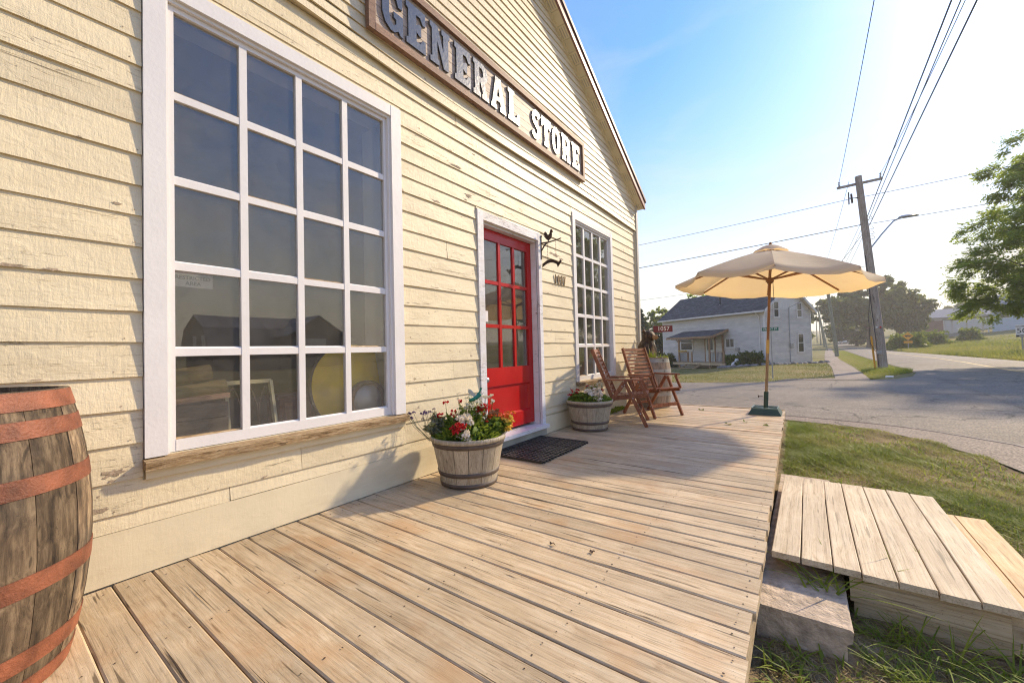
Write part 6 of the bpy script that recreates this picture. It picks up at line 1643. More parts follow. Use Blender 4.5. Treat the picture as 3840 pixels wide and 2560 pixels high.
obj('flower_box', MB().box(5.95, 6.85, pd + 0.01, pd + 0.14, 0.9, 1.0), NEWWOOD, po_)
rg = np.random.default_rng(201)
P_ = np.stack([rg.uniform(5.95, 6.85, 90), rg.normal(pd + 0.08, 0.05, 90), rg.uniform(1.0, 1.14, 90)], 1); leaves_obj('box_flowers', P_, 0.06, PET['yellow'], rg, po_, False)
M_h = Matrix.Translation((0.2, 35.3, -0.4)) @ Matrix.Rotation(math.atan2(0.529, -0.848), 4, 'Z')
def HL(x, y): v_ = M_h @ Vector((x, y, 0)); return (v_.x, v_.y)
for (lab, x, y_, r_, h_, n_, sd_) in (('leafy light green shrub right of the house porch', 2.2, 0.9, 0.55, 0.95, 1500, 81), ('wide dark green shrub by the house corner', 0.35, 1.1, 0.95, 1.05, 2600, 82), ('dark shrub left of the house porch', 8.6, 1.2, 0.7, 1.3, 1500, 83)):
    X_, Y_ = HL(x, y_); shrub('house_shrub', lab, (X_, Y_, gz(X_, Y_)), r_, h_, n_, 0.13, SHRUB if sd_ == 81 else MAPLE, sd_, 'shrubs along the house')
X_, Y_ = HL(1.35, 1.5)
st = thing('garden_statue', 'small white crouching animal statue among the stones by the house', 'statue', (X_, Y_, gz(X_, Y_)))
q = MB(); q.ball((0, 0, 0.22), 0.24, 12, 8, (1.1, 0.9, 0.9)); q.ball((0.14, -0.06, 0.48), 0.17, 10, 8); q.ball((0.3, -0.1, 0.44), 0.08, 8, 6); q.ball((-0.15, 0.1, 0.12), 0.16, 8, 6); q.ball((0.2, -0.1, 0.08), 0.10, 8, 6); q.ball((0.06, 0.04, 0.62), 0.05, 6, 5); q.ball((0.2, -0.02, 0.63), 0.05, 6, 5)
obj('figure', q, HWHITE, st)
STONE = plain('grey_field_stone', (0.20, 0.19, 0.18), 0.9, var=0.3, scale=4, bump=0.8, bs=8, rand=0.25)
r = random.Random(9)
path_st = [(2.9, 1.25), (2.4, 1.75), (1.9, 2.0), (1.3, 2.1), (0.7, 2.15), (0.1, 2.1), (-0.4, 1.75), (-0.9, 1.2), (-1.15, 0.4), (-1.3, -0.5), (-1.4, -1.6), (-1.5, -2.9), (-1.5, -4.0), (-1.4, -4.8)]
q_st = []
for i in range(len(path_st) - 1):
    for j in range(3):
        t = j / 3; q_st.append((path_st[i][0] * (1 - t) + path_st[i + 1][0] * t, path_st[i][1] * (1 - t) + path_st[i + 1][1] * t))
rk = thing('stone_edging', 'row of rough grey stones edging the house flower bed', 'stone edging', (0.5, 32.0, -0.4))
for (x, y_) in q_st:
    X_, Y_ = HL(x + r.uniform(-.1, .1), y_ + r.uniform(-.1, .1)); z_ = gz(X_, Y_); vs = []
    q = MB(); q.ball((X_, Y_, z_ + 0.07), 1.0, 8, 5, (r.uniform(.16, .30), r.uniform(.14, .24), r.uniform(.09, .16)), False)
    q.v = [(a + r.uniform(-.025, .025), b_ + r.uniform(-.025, .025), c + r.uniform(-.02, .02)) for a, b_, c in q.v]
    obj('stone', q, STONE, rk, True)

# ---------------------------------------------------------------- street furniture
GREENS = plain('street_sign_green', (0.004, 0.12, 0.065), 0.4, var=0.05)
sg_ = thing('street_name_sign', 'green street name plate on a thin grey post on the house lawn', 'sign', (1.52, 20.53, -0.4))
q = MB(); q.tube([(1.50, 20.53, -0.42), (1.50, 20.53, 1.64)], 0.024, 8); obj('post', q, GALV, sg_, True)
pm = Matrix.Translation((1.475, 20.53, 1.72)) @ Matrix.Rotation(R(8), 4, 'Z')
q = MB(); q.box(-0.30, 0.30, -0.004, 0.004, -0.075, 0.075); me = recalc(q.mesh('plate')); xform(me, pm); obj('plate', me, GREENS, sg_, True)
me = text_mesh('FRONT ST', 0.125, 0.001, 0.001); xform(me, pm @ Matrix.Translation((0, -0.0055, 0)) @ Matrix.Rotation(R(90), 4, 'X') @ Matrix.Scale(0.86, 4, (1, 0, 0))); obj('lettering', me, SWHITE, sg_, True)
# speed limit sign at the right edge of the view
sx_, sy_ = 17.26, 52.5; sz_ = gz(sx_, sy_)
sp_ = thing('speed_limit_sign', 'white MAXIMUM 50 speed sign on a post by the field', 'sign', (sx_, sy_, sz_))
fm = Matrix.Translation((sx_, sy_, sz_)) @ Matrix.Rotation(R(-12), 4, 'Z')
q = MB(); q.box(-0.33, 0.33, -0.006, 0.006, 1.35, 2.38); me = recalc(q.mesh('plate')); xform(me, fm); obj('plate', me, SWHITE, sp_, True)
BLKP = plain('black_sign_print', (0.015, 0.015, 0.015), 0.5)
q = MB(); q.box(-0.32, 0.32, -0.0085, -0.0065, 1.36, 1.53); me = recalc(q.mesh('band')); xform(me, fm); obj('band', me, BLKP, sp_, True)
for txt, sz, z_, m_, yo in (('MAXIMUM', 0.14, 2.24, BLKP, -0.0075), ('50', 0.58, 1.87, BLKP, -0.0075), ('km/h', 0.14, 1.45, SWHITE, -0.0105)):
    me = text_mesh(txt, sz, 0.0008, 0.003); xform(me, fm @ Matrix.Translation((0, yo, z_)) @ Matrix.Rotation(R(90), 4, 'X')); obj('lettering', me, m_, sp_, True)
q = MB(); q.box(-0.05, 0.05, 0.007, 0.05, -0.3, 2.3); me = recalc(q.mesh('post')); xform(me, fm); obj('post', me, GALV, sp_, True)
# yellow diamond
dx_, dy_ = 14.2, 79.0; dz_ = gz(dx_, dy_)
YEL = plain('sign_yellow', (0.66, 0.30, 0.01), 0.4, var=0.05)
dm = thing('diamond_warning_sign', 'yellow diamond truck warning sign before the rounded bush', 'sign', (dx_, dy_, dz_))
fm = Matrix.Translation((dx_, dy_, dz_)) @ Matrix.Rotation(R(-8), 4, 'Z')
q = MB(); q.prism([(0, -0.58), (0.58, 0), (0, 0.58), (-0.58, 0)], (0, 0, 2.1), (1, 0, 0), (0, 0, 1), (0, 0.012, 0)); me = recalc(q.mesh('diamond')); xform(me, fm); obj('diamond_plate', me, YEL, dm, True)
q = MB(); q.box(-0.45, 0.45, 0.0, 0.012, 1.1, 1.42); me = recalc(q.mesh('tab')); xform(me, fm); obj('tab_plate', me, YEL, dm, True)
q = MB(); q.box(-0.30, 0.12, -0.006, -0.002, 2.05, 2.22); q.box(0.121, 0.28, -0.006, -0.002, 2.05, 2.17); q.box(-0.22, -0.12, -0.006, -0.002, 1.98, 2.049); q.box(0.14, 0.24, -0.006, -0.002, 1.98, 2.049); q.box(0.30, 0.34, -0.006, -0.002, 2.0, 2.3)
me = recalc(q.mesh('symbol')); xform(me, fm); obj('truck_symbol', me, BLKP, dm, True)
q = MB(); q.box(-0.045, 0.045, 0.013, 0.06, -0.3, 2.3); me = recalc(q.mesh('post')); xform(me, fm); obj('post', me, GALV, dm, True)

# utility poles
def pole(label, base, top_, r0, m, arm=None, extras=False):
    t = thing('utility_pole', label, 'utility pole', base, group='utility poles along the road')
    B = Vector(base); T = Vector(top_); n = 6
    q = MB(); q.tube([B + (T - B) * (k / n) - Vector((0, 0, 0.3 if k == 0 else 0)) for k in range(n + 1)], [r0 * (1 - 0.32 * k / n) for k in range(n + 1)], 14); obj('shaft', q, m, t, True)
    if arm:
        a, c = arm; q = MB(); q.bar(a, c, 0.09, 0.115); ao = obj('crossarm', q, POLE, t, True)
        for p_ in ((a + (c - a) * 0.04), (a + (c - a) * 0.97)):
            q = MB()
            for k in range(3): q.ball(tuple(p_ + Vector((0, 0, 0.10 + 0.08 * k))), 0.055, 8, 5, (1, 1, 0.5))
            q.tube([p_, p_ + Vector((0, 0, 0.32))], 0.015, 6); obj('insulator', q, GALV, ao, True)
    return t
PB_ = Vector((5.79, 27.37, -0.4)); PT_ = Vector((5.10, 26.87, 9.46))
dirA = Vector((0.81, 0.59, 0.0))
mp = pole('leaning grey utility pole with street lamp at the street corner', tuple(PB_), tuple(PT_), 0.205, POLE, (Vector((4.24, 26.40, 8.92)), Vector((6.08, 27.72, 9.36))))
at_p = lambda z_: PB_ + (PT_ - PB_) * ((z_ + 0.4) / (9.46 + 0.4))
q = MB(); a = at_p(5.75); pts = [a + dirA * 0.12, a + dirA * 0.75 + Vector((0, 0, 0.75)), a + dirA * 1.35 + Vector((0, 0, 1.38)), a + dirA * 1.75 + Vector((0, 0, 1.56))]
q.tube(pts, 0.035, 8); la = obj('lamp_arm', q, MASS, mp, True)
e_ = pts[-1]; q = MB(); hx = []
for k, (u_, ww, hh) in enumerate(((-0.12, 0.07, 0.05), (0.05, 0.14, 0.10), (0.35, 0.22, 0.13), (0.68, 0.19, 0.10), (0.85, 0.08, 0.04))):
    c = e_ + dirA * u_ + Vector((0, 0, 0.10 * u_)); side = Vector((-0.59, 0.81, 0)); hx.append([c - side * ww, c + Vector((0, 0, hh)), c + side * ww, c - Vector((0, 0, hh * 0.35))])
vs = [p for h4 in hx for p in h4]; fs = [(0, 1, 2, 3), (16, 17, 18, 19)]
for k in range(4):
    for j in range(4): fs.append((k * 4 + j, k * 4 + (j + 1) % 4, (k + 1) * 4 + (j + 1) % 4, (k + 1) * 4 + j))
obj('lamp_head', q.add(vs, fs, True), MASS, mp, True)
q = MB(); q.bar(at_p(5.6) + dirA * 0.13, at_p(5.95) + dirA * 0.13, 0.14, 0.02, tuple(dirA)); obj('lamp_bracket', q, MASS, mp, True)
for z_, c_ in ((1.72, SWHITE),): pass
cv = (Vector((2.75, 0, 0)) - Vector((PB_.x, PB_.y, 0))).normalized(); sd2 = Vector((-cv.y, cv.x, 0))
REDP = plain('red_reflector', (0.45, 0.02, 0.03), 0.3)
for k, m_ in ((-0.09, REDP), (0.05, SWHITE)):
    c = at_p(1.78) + cv * 0.19 - sd2 * 0.0 + sd2 * k * -1; q = MB(); q.ball(tuple(c), 0.055, 10, 6, (0.8, 0.8, 1)); obj('reflector', q, m_, mp, True)
for k, z_ in enumerate((7.4, 6.9, 6.65, 6.4)):
    c = at_p(z_) + dirA * 0.17; q = MB(); q.tube([c - dirA * 0.05, c + dirA * 0.22, c + dirA * 0.28 - Vector((0, 0, 0.12)), c + dirA * 0.06 - Vector((0, 0, 0.16))], 0.012, 6); obj('hardware', q, IRON, mp, True)
c = at_p(8.35) - dirA * 0.62; q = MB(); q.bar(at_p(8.35) - dirA * 0.12, c, 0.03, 0.03); q.bar(c + Vector((0, 0, 0.3)), c - Vector((0, 0, 0.32)), 0.05, 0.05); q.bar(c + dirA * 0.13 + Vector((0, 0, 0.22)), c + dirA * 0.17 - Vector((0, 0, 0.25)), 0.06, 0.06); obj('fuse_cutout', q, IRON, mp, True)
q = MB(); q.tube([at_p(5.4) - dirA * 0.16 + cv * 0.1, at_p(3.0) - dirA * 0.2 + cv * 0.1, at_p(1.2) - dirA * 0.19 + cv * 0.12, at_p(-0.3) - dirA * 0.22 + cv * 0.12], 0.018, 6); obj('riser_cable', q, WIRE, mp, True)
q = MB(); q.tube([at_p(3.4) - dirA * 0.22, at_p(2.2) - dirA * 0.42, at_p(1.0) - dirA * 0.50, at_p(0.62) - dirA * 0.32, at_p(0.5) - dirA * 0.1], 0.014, 6); obj('loose_cable', q, WIRE, mp, True)
obj('cable_box', MB().box(5.52, 5.72, 26.98, 27.08, 0.45, 0.62), GALV, mp, True)
others = [((5.25, 55.0), 9.2, -0.75, 0.19, 'greenish straight pole, second from the street corner'), ((5.75, 97.0), 8.6, -1.3, 0.17, 'leaning pole third from the street corner'), ((6.3, 133.0), 9.0, -1.0, 0.16, 'leaning pole fourth from the street corner'), ((6.1, 158.0), 9.0, -0.3, 0.16, 'slim pole fifth from the street corner'), ((5.6, 186.0), 10.5, 0.0, 0.17, 'far tall pole with crossarm at left of the line'), ((9.2, 240.0), 8.0, 0.0, 0.15, 'faint far pole where the road ends'), ((10.6, 262.0), 8.0, 0.0, 0.15, 'faintest pole standing at the road end')]
for (x, y_), H_, ln, rr, lab in others:
    z_ = gz(x, y_); pole(lab, (x, y_, z_), (x + ln, y_ - 0.3, z_ + H_), rr, POLE_G, (Vector((x + ln - 0.8, y_ - 0.3, z_ + H_ - 0.9)), Vector((x + ln + 0.8, y_ - 0.3, z_ + H_ - 0.9))) if y_ > 150 else None)
gp = obj('guy_guard', MB().bar((5.47, 27.30, -0.45), (5.36, 27.25, 1.35), 0.075, 0.05, (0, 1, 0)), YEL); tag(gp, 'yellow guard post standing beside the leaning pole', 'guard post')

def wire(label, pts, r_=0.012, sag=0.0, nseg=24):
    path = []
    for a, c in zip(pts[:-1], pts[1:]):
        a = Vector(a); c = Vector(c)
        for k in range(nseg):
            t = k / nseg; path.append(a.lerp(c, t) - Vector((0, 0, 4 * sag * t * (1 - t))))
    path.append(Vector(pts[-1]))
    o_ = obj('overhead_wire', MB().tube(path, r_, 5), WIRE); return tag(o_, label, 'wire', 'overhead wires')
wire('thin wire from the left crossarm end rising to the picture top', [(4.30, 26.45, 9.15), (4.02, -14, 9.4)], 0.010, 0.62)
wire('wire from the right crossarm end rising steeply over the deck', [(6.05, 27.7, 9.65), (5.30, -14, 9.2)], 0.010, 1.1)
wire('left cable of the bundle rising from mid pole', [tuple(at_p(7.4) + dirA * 0.2), (5.25, -14, 8.6)], 0.016, -0.15)
wire('middle cable of the bundle rising from mid pole', [tuple(at_p(7.2) + dirA * 0.22), (5.45, -14, 8.5)], 0.012, -0.15)
wire('right cable of the bundle rising from mid pole', [tuple(at_p(6.95) + dirA * 0.24), (5.85, -14, 8.35)], 0.016, -0.15)
wire('upper crossing wire left of the pole towards the store', [tuple(at_p(8.4) - dirA * 0.1), (-30, 27.5, 8.0)], 0.013, 0.35)
wire('upper crossing wire right of the pole behind the walnut', [tuple(at_p(8.4) + dirA * 0.1), (36, 27.6, 10.3)], 0.013, 0.25)
wire('lower heavy crossing wire left of the pole', [tuple(at_p(7.0) - dirA * 0.1), (-30, 27.5, 6.2)], 0.02, 0.35)
wire('lower crossing wire right of the pole', [tuple(at_p(7.0) + dirA * 0.1), (36, 27.6, 8.6)], 0.013, 0.25)
wire('lowest thin wire crossing behind the umbrella', [tuple(at_p(4.9)), (-30, 30.0, 4.6)], 0.009, 0.5)
for k, (z1, x2, z2) in enumerate(((9.2, 4.2, 8.9), (7.3, 4.5, 7.4), (7.0, 4.7, 7.0), (6.6, 4.9, 6.6))):
    wire(('top', 'upper', 'middle', 'lower')[k] + ' wire of those running on to the second pole', [tuple(at_p(z1) - dirA * (0.5 if k == 0 else 0.05)), (x2, 54.8, z2 - 0.4), (4.6, 96.8, 7.6 - 0.3 * k), (5.4, 132.8, 8.6 - 0.3 * k), (5.6, 185.7, 10.8 - 0.3 * k)], 0.010, 0.35)
hv = M_h @ Vector((-0.05, -2.73, 4.25))
wire('black service wire sagging from the pole to the house gable', [tuple(at_p(6.6) - dirA * 0.1), tuple(hv)], 0.012, 0.55)

# cars far up the road
def car(label, loc, rz, c):
    t = thing('parked_car', label, 'car', loc, rz, group='cars parked far up the road')
    pm_ = plain('car_paint', c, 0.3, var=0.03); q = MB()
    prof = [(-2.2, 0.35), (2.2, 0.35), (2.25, 0.75), (1.9, 0.92), (1.0, 1.0), (-1.9, 1.0), (-2.25, 0.85)]
    q.prism(prof, (0, -0.88, 0), (1, 0, 0), (0, 0, 1), (0, 1.76, 0)); obj('body', q, pm_, t)
    q = MB(); q.hexa([(-1.9, -0.82, 1.001), (1.0, -0.82, 1.001), (1.0, 0.82, 1.001), (-1.9, 0.82, 1.001), (-1.5, -0.65, 1.52), (0.35, -0.65, 1.52), (0.35, 0.65, 1.52), (-1.5, 0.65, 1.52)]); obj('cabin', q, DGLASS, t)
    q = MB(); q.box(-1.5, 0.35, -0.66, 0.66, 1.521, 1.56); obj('roof', q, pm_, t)
    for x in (-1.35, 1.4):
        for s_ in (-0.8, 0.8):
            q = MB(); q.tube([(x, s_ - 0.1, 0.33), (x, s_ + 0.1, 0.33)], 0.33, 14); w_ = obj('wheel', q, RUBBER, t)
    for s_ in (-0.6, 0.6): obj('headlight', MB().box(2.2, 2.27, s_ - 0.2, s_ + 0.2, 0.62, 0.76), SWHITE, t)
car('white car parked on the right far up the road', (11.9, 172, gz(11.9, 172) + 0.05), R(-80), (0.7, 0.7, 0.7))
car('pale car parked behind the white car up the road', (12.2, 186, gz(12.2, 186) + 0.05), R(-82), (0.45, 0.47, 0.5))

# far houses
BRICK = plain('far_red_brick', (0.24, 0.13, 0.10), 0.9, var=0.2, scale=1.5, bump=0.2)
BLUE = plain('pale_blue_siding', (0.42, 0.50, 0.56), 0.6, var=0.06)
def far_house(name, label, loc, rz, L, W2, eh, pk, wm, gm, roofm, wins, extra=None):
    t = thing(name, label, 'house', loc, rz)
    b = MB(); b.box(0, L, 0, W2, -1.5, eh); obj('wall', b, wm, t)
    b = MB(); b.prism([(0, eh), (W2, eh), (W2 / 2, pk)], (0.0, 0, 0), (0, 1, 0), (0, 0, 1), (L, 0, 0)); obj('gable', b, gm, t)
    sl_ = (pk - eh) / (W2 / 2)
    for sg in (0, 1):
        y0 = -0.5 if sg == 0 else W2 + 0.5; b = MB(); ze = eh - 0.5 * sl_
        b.hexa([(-0.4, y0, ze + 0.02), (L + 0.4, y0, ze + 0.02), (L + 0.4, W2 / 2, pk + 0.02), (-0.4, W2 / 2, pk + 0.02), (-0.4, y0, ze + 0.22), (L + 0.4, y0, ze + 0.22), (L + 0.4, W2 / 2, pk + 0.22), (-0.4, W2 / 2, pk + 0.22)]); obj('roof', b, roofm, t)
    for (f, a, z0_, w2_, h2_) in wins:
        o_ = bpy.data.objects.new('window', None); COL.objects.link(o_); o_.parent = t
        q = MB(); q2 = MB()
        if f == 'y': q.box(a, a + w2_, -0.05, -0.01, z0_, z0_ + h2_); q2.box(a + 0.12, a + w2_ - 0.12, -0.09, -0.051, z0_ + 0.12, z0_ + h2_ - 0.12)
        else: q.box(-0.05, -0.01, a, a + w2_, z0_, z0_ + h2_); q2.box(-0.09, -0.051, a + 0.12, a + w2_ - 0.12, z0_ + 0.12, z0_ + h2_ - 0.12)
        obj('frame', q, HWHITE, o_); obj('pane', q2, DGLASS, o_)
    return t
GREYR = plain('far_grey_roof', (0.26, 0.255, 0.25), 0.9, var=0.15)
fh = far_house('gabled_house', 'far white gabled house with brick lower wall across the field', (23.8, 141.5, gz(27, 140) - 0.1), R(-18), 16, 9, 4.6, 6.6, HWHITE, HWHITE, GREYR, [('y', 1.2, 2.6, 3.2, 1.6)])
obj('brick_front', MB().box(0.0, 6.0, -0.12, -0.015, -1.5, 3.9), BRICK, fh); obj('brick_side', MB().box(-0.12, -0.015, 0.1, 8.9, -1.5, 3.9), BRICK, fh)
q = MB(); q.hexa([(-0.6, -1.6, 3.9), (17, -1.6, 3.9), (17, 4.5, 6.3), (-0.6, 4.5, 6.3), (-0.6, -1.6, 4.1), (17, -1.6, 4.1), (17, 4.5, 6.5), (-0.6, 4.5, 6.5)])
bh = far_house('blue_house', 'far pale blue house with an open porch beside the field', (32.8, 122.5, gz(33, 122) - 0.2), R(-25), 8.5, 8.0, 5.2, 7.6, BLUE, BLUE, GREYR, [('x', 1.4, 1.0, 1.0, 2.0), ('y', 1.0, 2.9, 1.4, 1.6), ('y', 5.6, 2.9, 1.4, 1.6)])
obj('porch_roof', MB().hexa([(-7.0, -0.2, 3.1), (-0.02, -0.2, 3.6), (-0.02, 5.2, 3.6), (-7.0, 5.2, 3.1), (-7.0, -0.2, 3.3), (-0.02, -0.2, 3.85), (-0.02, 5.2, 3.85), (-7.0, 5.2, 3.3)]), GREYR, bh)
for x in (-6.8, -4.6, -2.3, -0.5):
    for y_ in (0.0, 5.0): obj('porch_post', MB().box(x - 0.09, x + 0.09, y_ - 0.09, y_ + 0.09, -1.0, 3.1), HWHITE, bh)
obj('porch_floor', MB().box(-7.0, -0.02, -0.2, 5.2, -1.2, 0.2), GREYR, bh)
obj('brick_wing', MB().box(8.51, 13.0, 1.0, 8.0, -1.5, 4.2), BRICK, bh)
# litter at the kerb
q = MB(); q.tube([(5.2, 21.6, -0.33), (5.42, 21.68, -0.33)], [0.045, 0.045], 8); o = obj('litter_bottle', q, SWHITE); tag(o, 'white plastic bottle lying by the verge edge', 'litter')
# ---------------------------------------------------------------- shop window display
LOGW = wood('old_log_bark', (0.06, 0.045, 0.02), (0.15, 0.11, 0.05), (0.22, 0.17, 0.08), axis=1, freq=14, along=2)
CRATE = wood('dark_crate_slat', (0.05, 0.04, 0.03), (0.12, 0.09, 0.065), (0.17, 0.13, 0.095), axis=1, freq=26, along=1.5)
cr = thing('wooden_crate', 'dark slatted crate inside the big window at lower left', 'crate', (-0.45, 0.75, 0.45))
for k in range(4): obj('slat', MB().box(-0.28, -0.262, 0.35, 1.02, 0.42 + k * 0.095, 0.42 + k * 0.095 + 0.088), CRATE, cr, True)
for k in range(4): obj('slat', MB().box(-0.70, -0.281, 1.0025, 1.02, 0.42 + k * 0.095, 0.42 + k * 0.095 + 0.088), CRATE, cr, True)
for k, (z_, y1, r_, lab) in enumerate(((0.985, 0.95, 0.052, 'upper mossy log on the crate in the big window'), (0.885, 1.03, 0.055, 'lower mossy log on the crate in the big window'))):
    q = MB(); q.tube([(-0.38, 0.40, z_ - 0.10), (-0.36, 0.7, z_ - 0.035), (-0.34, y1, z_)], [r_, r_ * 1.05, r_ * 0.95], 12); o = obj('log', q, LOGW); tag(o, lab, 'log')
q = MB(); q.bar((-0.33, 0.42, 0.80), (-0.33, 1.03, 0.835), 0.14, 0.03); o = obj('loose_board', q, wood('pinkish_board', (0.2, 0.11, 0.08), (0.34, 0.2, 0.15), (0.4, 0.26, 0.2), axis=1, freq=20, along=1.5)); tag(o, 'pinkish slanting board under the logs in the big window', 'board')
gw = thing('arched_sash', 'old cream sash with gothic arch bars leaning inside the big window', 'window sash', (-0.35, 1.17, 0.58))
CRM = plain('aged_cream_sash', (0.50, 0.44, 0.28), 0.6, var=0.15)
for (a, c) in (((-0.36, 1.03, 0.905), (-0.36, 1.315, 0.905)), ((-0.30, 1.05, 0.56), (-0.30, 1.335, 0.56)), ((-0.30, 1.035, 0.56), (-0.36, 1.035, 0.905)), ((-0.30, 1.325, 0.56), (-0.36, 1.312, 0.905))): obj('sash_bar', MB().bar(a, c, 0.022, 0.026), CRM, gw, True)
for c_ in (1.075, 1.175, 1.275):
    q = MB(); q.tube([(-0.33, c_ - 0.05, 0.60), (-0.345, c_ - 0.045, 0.74), (-0.352, c_ - 0.02, 0.83), (-0.356, c_, 0.875)], 0.006, 5); q.tube([(-0.33, c_ + 0.05, 0.60), (-0.345, c_ + 0.045, 0.74), (-0.352, c_ + 0.02, 0.83), (-0.356, c_, 0.875)], 0.006, 5); obj('arch_bar', q, IRON, gw, True)
cb = thing('small_cabinet', 'small reddish wooden cabinet on the floor inside the big window', 'cabinet', (-0.5, 1.60, 0.45))
CABW = wood('reddish_cabinet_wood', (0.12, 0.04, 0.02), (0.24, 0.09, 0.045), (0.3, 0.13, 0.07), axis=1, freq=18, along=2)
obj('carcass', MB().box(-0.62, -0.42, 1.40, 1.80, 0.40, 0.755), CABW, cb, True); obj('top', MB().box(-0.64, -0.40, 1.38, 1.82, 0.756, 0.785), CABW, cb, True)
for y_ in (1.43, 1.615): obj('drawer', MB().box(-0.419, -0.405, y_, y_ + 0.165, 0.58, 0.73), CABW, cb, True)
YD_ = plain('mustard_yellow_disc', (0.66, 0.43, 0.008), 0.45, var=0.25, scale=5)
ds = thing('yellow_disc', 'large worn yellow disc leaning inside the big window at right', 'disc', (-0.24, 1.90, 0.45))
dmx = Matrix.Translation((-0.24, 1.90, 0.80)) @ Matrix.Rotation(R(78), 4, 'Y')
q = MB(); q.lathe([(0.0, 0.0), (0.36, 0.0), (0.37, 0.01), (0.36, 0.02), (0.0, 0.02)], 40); me = recalc(q.mesh('face')); xform(me, dmx); obj('disc_face', me, YD_, ds, True)
q = MB(); q.lathe([(0.362, -0.003), (0.378, -0.003), (0.378, 0.023), (0.362, 0.023)], 40); me = recalc(q.mesh('rim')); xform(me, dmx); obj('disc_rim', me, IRON, ds, True)
wl = thing('old_wheel', 'dark cast wheel standing before the yellow disc in the big window', 'wheel', (-0.25, 1.95, 0.5))
wm_ = Matrix.Translation((-0.13, 1.93, 0.70)) @ Matrix.Rotation(R(86), 4, 'Y')
q = MB(); q.lathe([(0.13, 0.0), (0.165, 0.0), (0.165, 0.04), (0.13, 0.04), (0.13, 0.0)], 30); me = recalc(q.mesh('tyre')); xform(me, wm_); obj('wheel_rim', me, IRON, wl, True)
q = MB(); q.lathe([(0.0, 0.012), (0.131, 0.012), (0.131, 0.028), (0.0, 0.028)], 30); me = recalc(q.mesh('disc')); xform(me, wm_); obj('wheel_web', me, GALV, wl, True)
obj('display_shelf', MB().box(-0.9, -0.102, 0.30, 2.4, 0.36, 0.40), CRATE, store, True)
ws = thing('warning_sign', 'pale DANGER RESTRICTED AREA sign inside the big window', 'sign', (-0.12, 0.80, 1.5))
wmx = Matrix(((0, 0, 1, -0.10), (1, 0, 0, 0.795), (0, 1, 0, 1.548), (0, 0, 0, 1)))
q = MB(); q.box(-0.095, 0.095, -0.065, 0.065, -0.002, 0.0); me = recalc(q.mesh('plate')); xform(me, wmx); obj('plate', me, plain('grey_plastic_sign', (0.30, 0.29, 0.27), 0.6), ws, True)
q = MB(); q.box(-0.09, 0.09, 0.012, 0.06, 0.0002, 0.001); me = recalc(q.mesh('band')); xform(me, wmx); obj('band', me, plain('dull_maroon_band', (0.12, 0.05, 0.05), 0.6), ws, True)
for txt, sz, yy2, m_ in (('DANGER', 0.04, 0.036, plain('grey_sign_print', (0.3, 0.29, 0.27), 0.6)), ('RESTRICTED', 0.030, -0.012, BLKP), ('AREA', 0.030, -0.044, BLKP)):
    me = text_mesh(txt, sz, 0.0004, 0.0006); xform(me, wmx @ Matrix.Translation((0, yy2, 0.0014))); obj('lettering', me, m_, ws, True)
# pale inner blind edge seen at the window head and side
BLIND = plain('pale_roller_blind', (0.38, 0.36, 0.32), 0.8, var=0.05)
obj('window_lining', MB().box(-0.30, -0.102, 0.60, 2.3, 3.05, 3.07), BLIND, store, True); obj('window_lining', MB().box(-0.42, -0.102, 2.13, 2.15, 0.41, 3.049), BLIND, store, True)
obj('window_lining', MB().box(-0.30, -0.102, 6.73, 6.75, 0.3, 3.05), BLIND, store, True)
# seat and shapes behind the far window
q = MB(); q.box(-0.9, -0.3, 5.5, 6.6, 0.3, 0.62); q.box(-1.0, -0.905, 5.5, 6.6, 0.3, 1.05); o = obj('bench_seat', q, plain('grey_cushion', (0.20, 0.19, 0.17), 0.9)); tag(o, 'grey padded bench seen through the far window', 'bench')

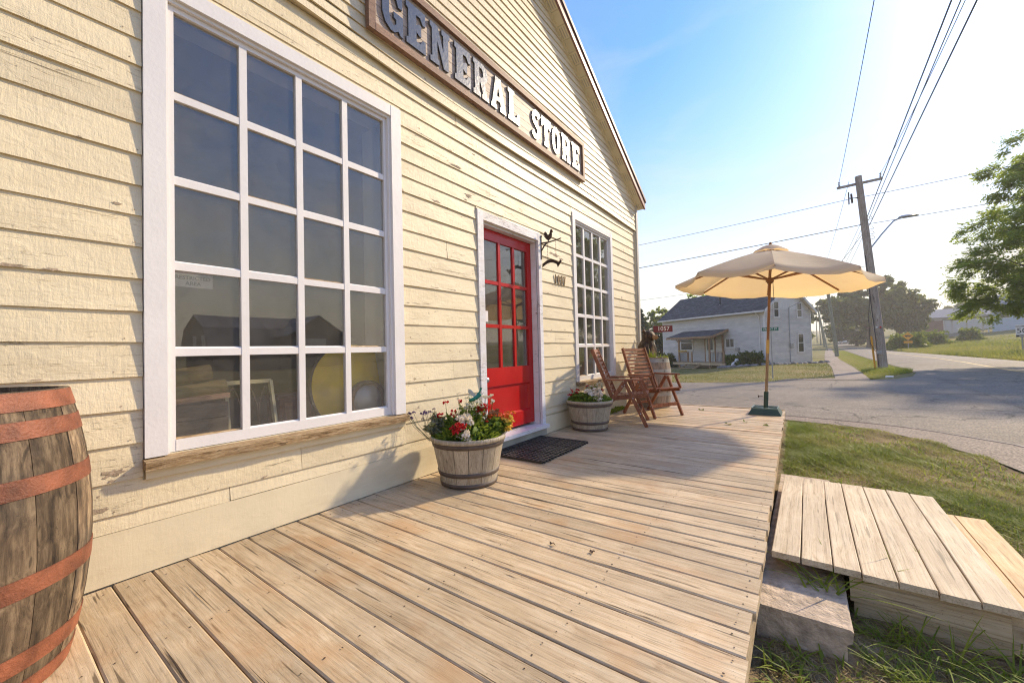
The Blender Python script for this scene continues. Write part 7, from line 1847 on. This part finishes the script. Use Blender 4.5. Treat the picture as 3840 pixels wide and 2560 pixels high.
# ---------------------------------------------------------------- barn opposite, seen only in the glass
BARN = plain('dark_barn_boards', (0.10, 0.085, 0.07), 0.8, var=0.15); MROOF = plain('grey_metal_roof', (0.22, 0.21, 0.20), 0.5, var=0.1)
bn = thing('gambrel_barn', 'dark gambrel barn across the road mirrored in the big window', 'barn', (54.5, 23, 0.2))
gam = [(-4.5, -1.0), (-4.5, 1.9), (-3.2, 4.1), (0, 5.6), (3.2, 4.1), (4.5, 1.9), (4.5, -1.0)]
q = MB(); q.prism(gam, (0, -6.5, 0), (1, 0, 0), (0, 0, 1), (0, 14, 0)); obj('body', q, BARN, bn)
for (a, c) in (((-4.9, 1.6), (-3.25, 4.25)), ((-3.25, 4.25), (0, 5.8)), ((0, 5.8), (3.25, 4.25)), ((3.25, 4.25), (4.9, 1.6))):
    for k in range(7):
        y0_ = -7 + k * 15 / 7; q = MB(); q.hexa([(a[0], y0_, a[1]), (a[0], y0_ + 2.1, a[1]), (c[0], y0_ + 2.1, c[1]), (c[0], y0_, c[1]), (a[0], y0_, a[1] + 0.12), (a[0], y0_ + 2.1, a[1] + 0.12), (c[0], y0_ + 2.1, c[1] + 0.12), (c[0], y0_, c[1] + 0.12)]); obj('roof_panel', q, MROOF, bn)
for x_ in (-2.2, 0.8): obj('window', MB().box(x_, x_ + 1.0, -6.58, -6.502, 2.2, 3.5), HWHITE, bn)
q = MB(); q.box(-7.0, -4.4, 0.5, 7.5, -1.0, 3.4); q.prism([(0.5, 3.4), (7.5, 3.4), (4.0, 5.7)], (-7.0, 0, 0), (0, 1, 0), (0, 0, 1), (6.0, 0, 0)); obj('front_gable', q, BARN, bn)
for s_ in (-1, 1):
    q = MB(); y0_, y1_ = 4.0, 4.0 + s_ * 4.0; q.hexa([(-7.4, y0_, 5.85), (-0.5, y0_, 5.85), (-0.5, y1_, 3.2), (-7.4, y1_, 3.2), (-7.4, y0_, 5.97), (-0.5, y0_, 5.97), (-0.5, y1_, 3.32), (-7.4, y1_, 3.32)]); obj('roof_panel', q, MROOF, bn)
obj('window', MB().box(-7.06, -7.002, 2.4, 5.0, 1.9, 3.0), HWHITE, bn)
for k, (x, y_, h_, lab) in enumerate(((58, 10, 8.0, 'tree left of the barn mirrored in the big window'), (50, 44, 7.0, 'tree right of the barn mirrored in the big window'), (54, 52, 7.5, 'second tree right of the barn mirrored in the window'), (60, 60, 8, 'third tree right of the barn mirrored in the window'))):
    tree('yard_tree', lab, (x, y_, gz(x, y_)), 2.0, 0.25, blobset(2.4, 2.6, h_ * 0.55, 12, 1.2, 1.9, 70 + k), 2500, 0.5, MAPLE, 90 + k, group='trees across the road')

# ---------------------------------------------------------------- haze
hz = NT('pale_morning_haze')
hz.t.nodes.remove(hz.b)
pv_ = hz.n('VolumePrincipled', {'Color': (0.97, 0.94, 0.88), 'Density': 0.0010, 'Anisotropy': 0.35})
hz.t.links.new(pv_.outputs[0], hz.out.inputs['Volume'])
ho = obj('haze', MB().box(-720, 720, -720, 920, -3.0, 32.0), hz.m)
tag(ho, 'pale haze hanging over the road and far trees', 'haze', kind='stuff')
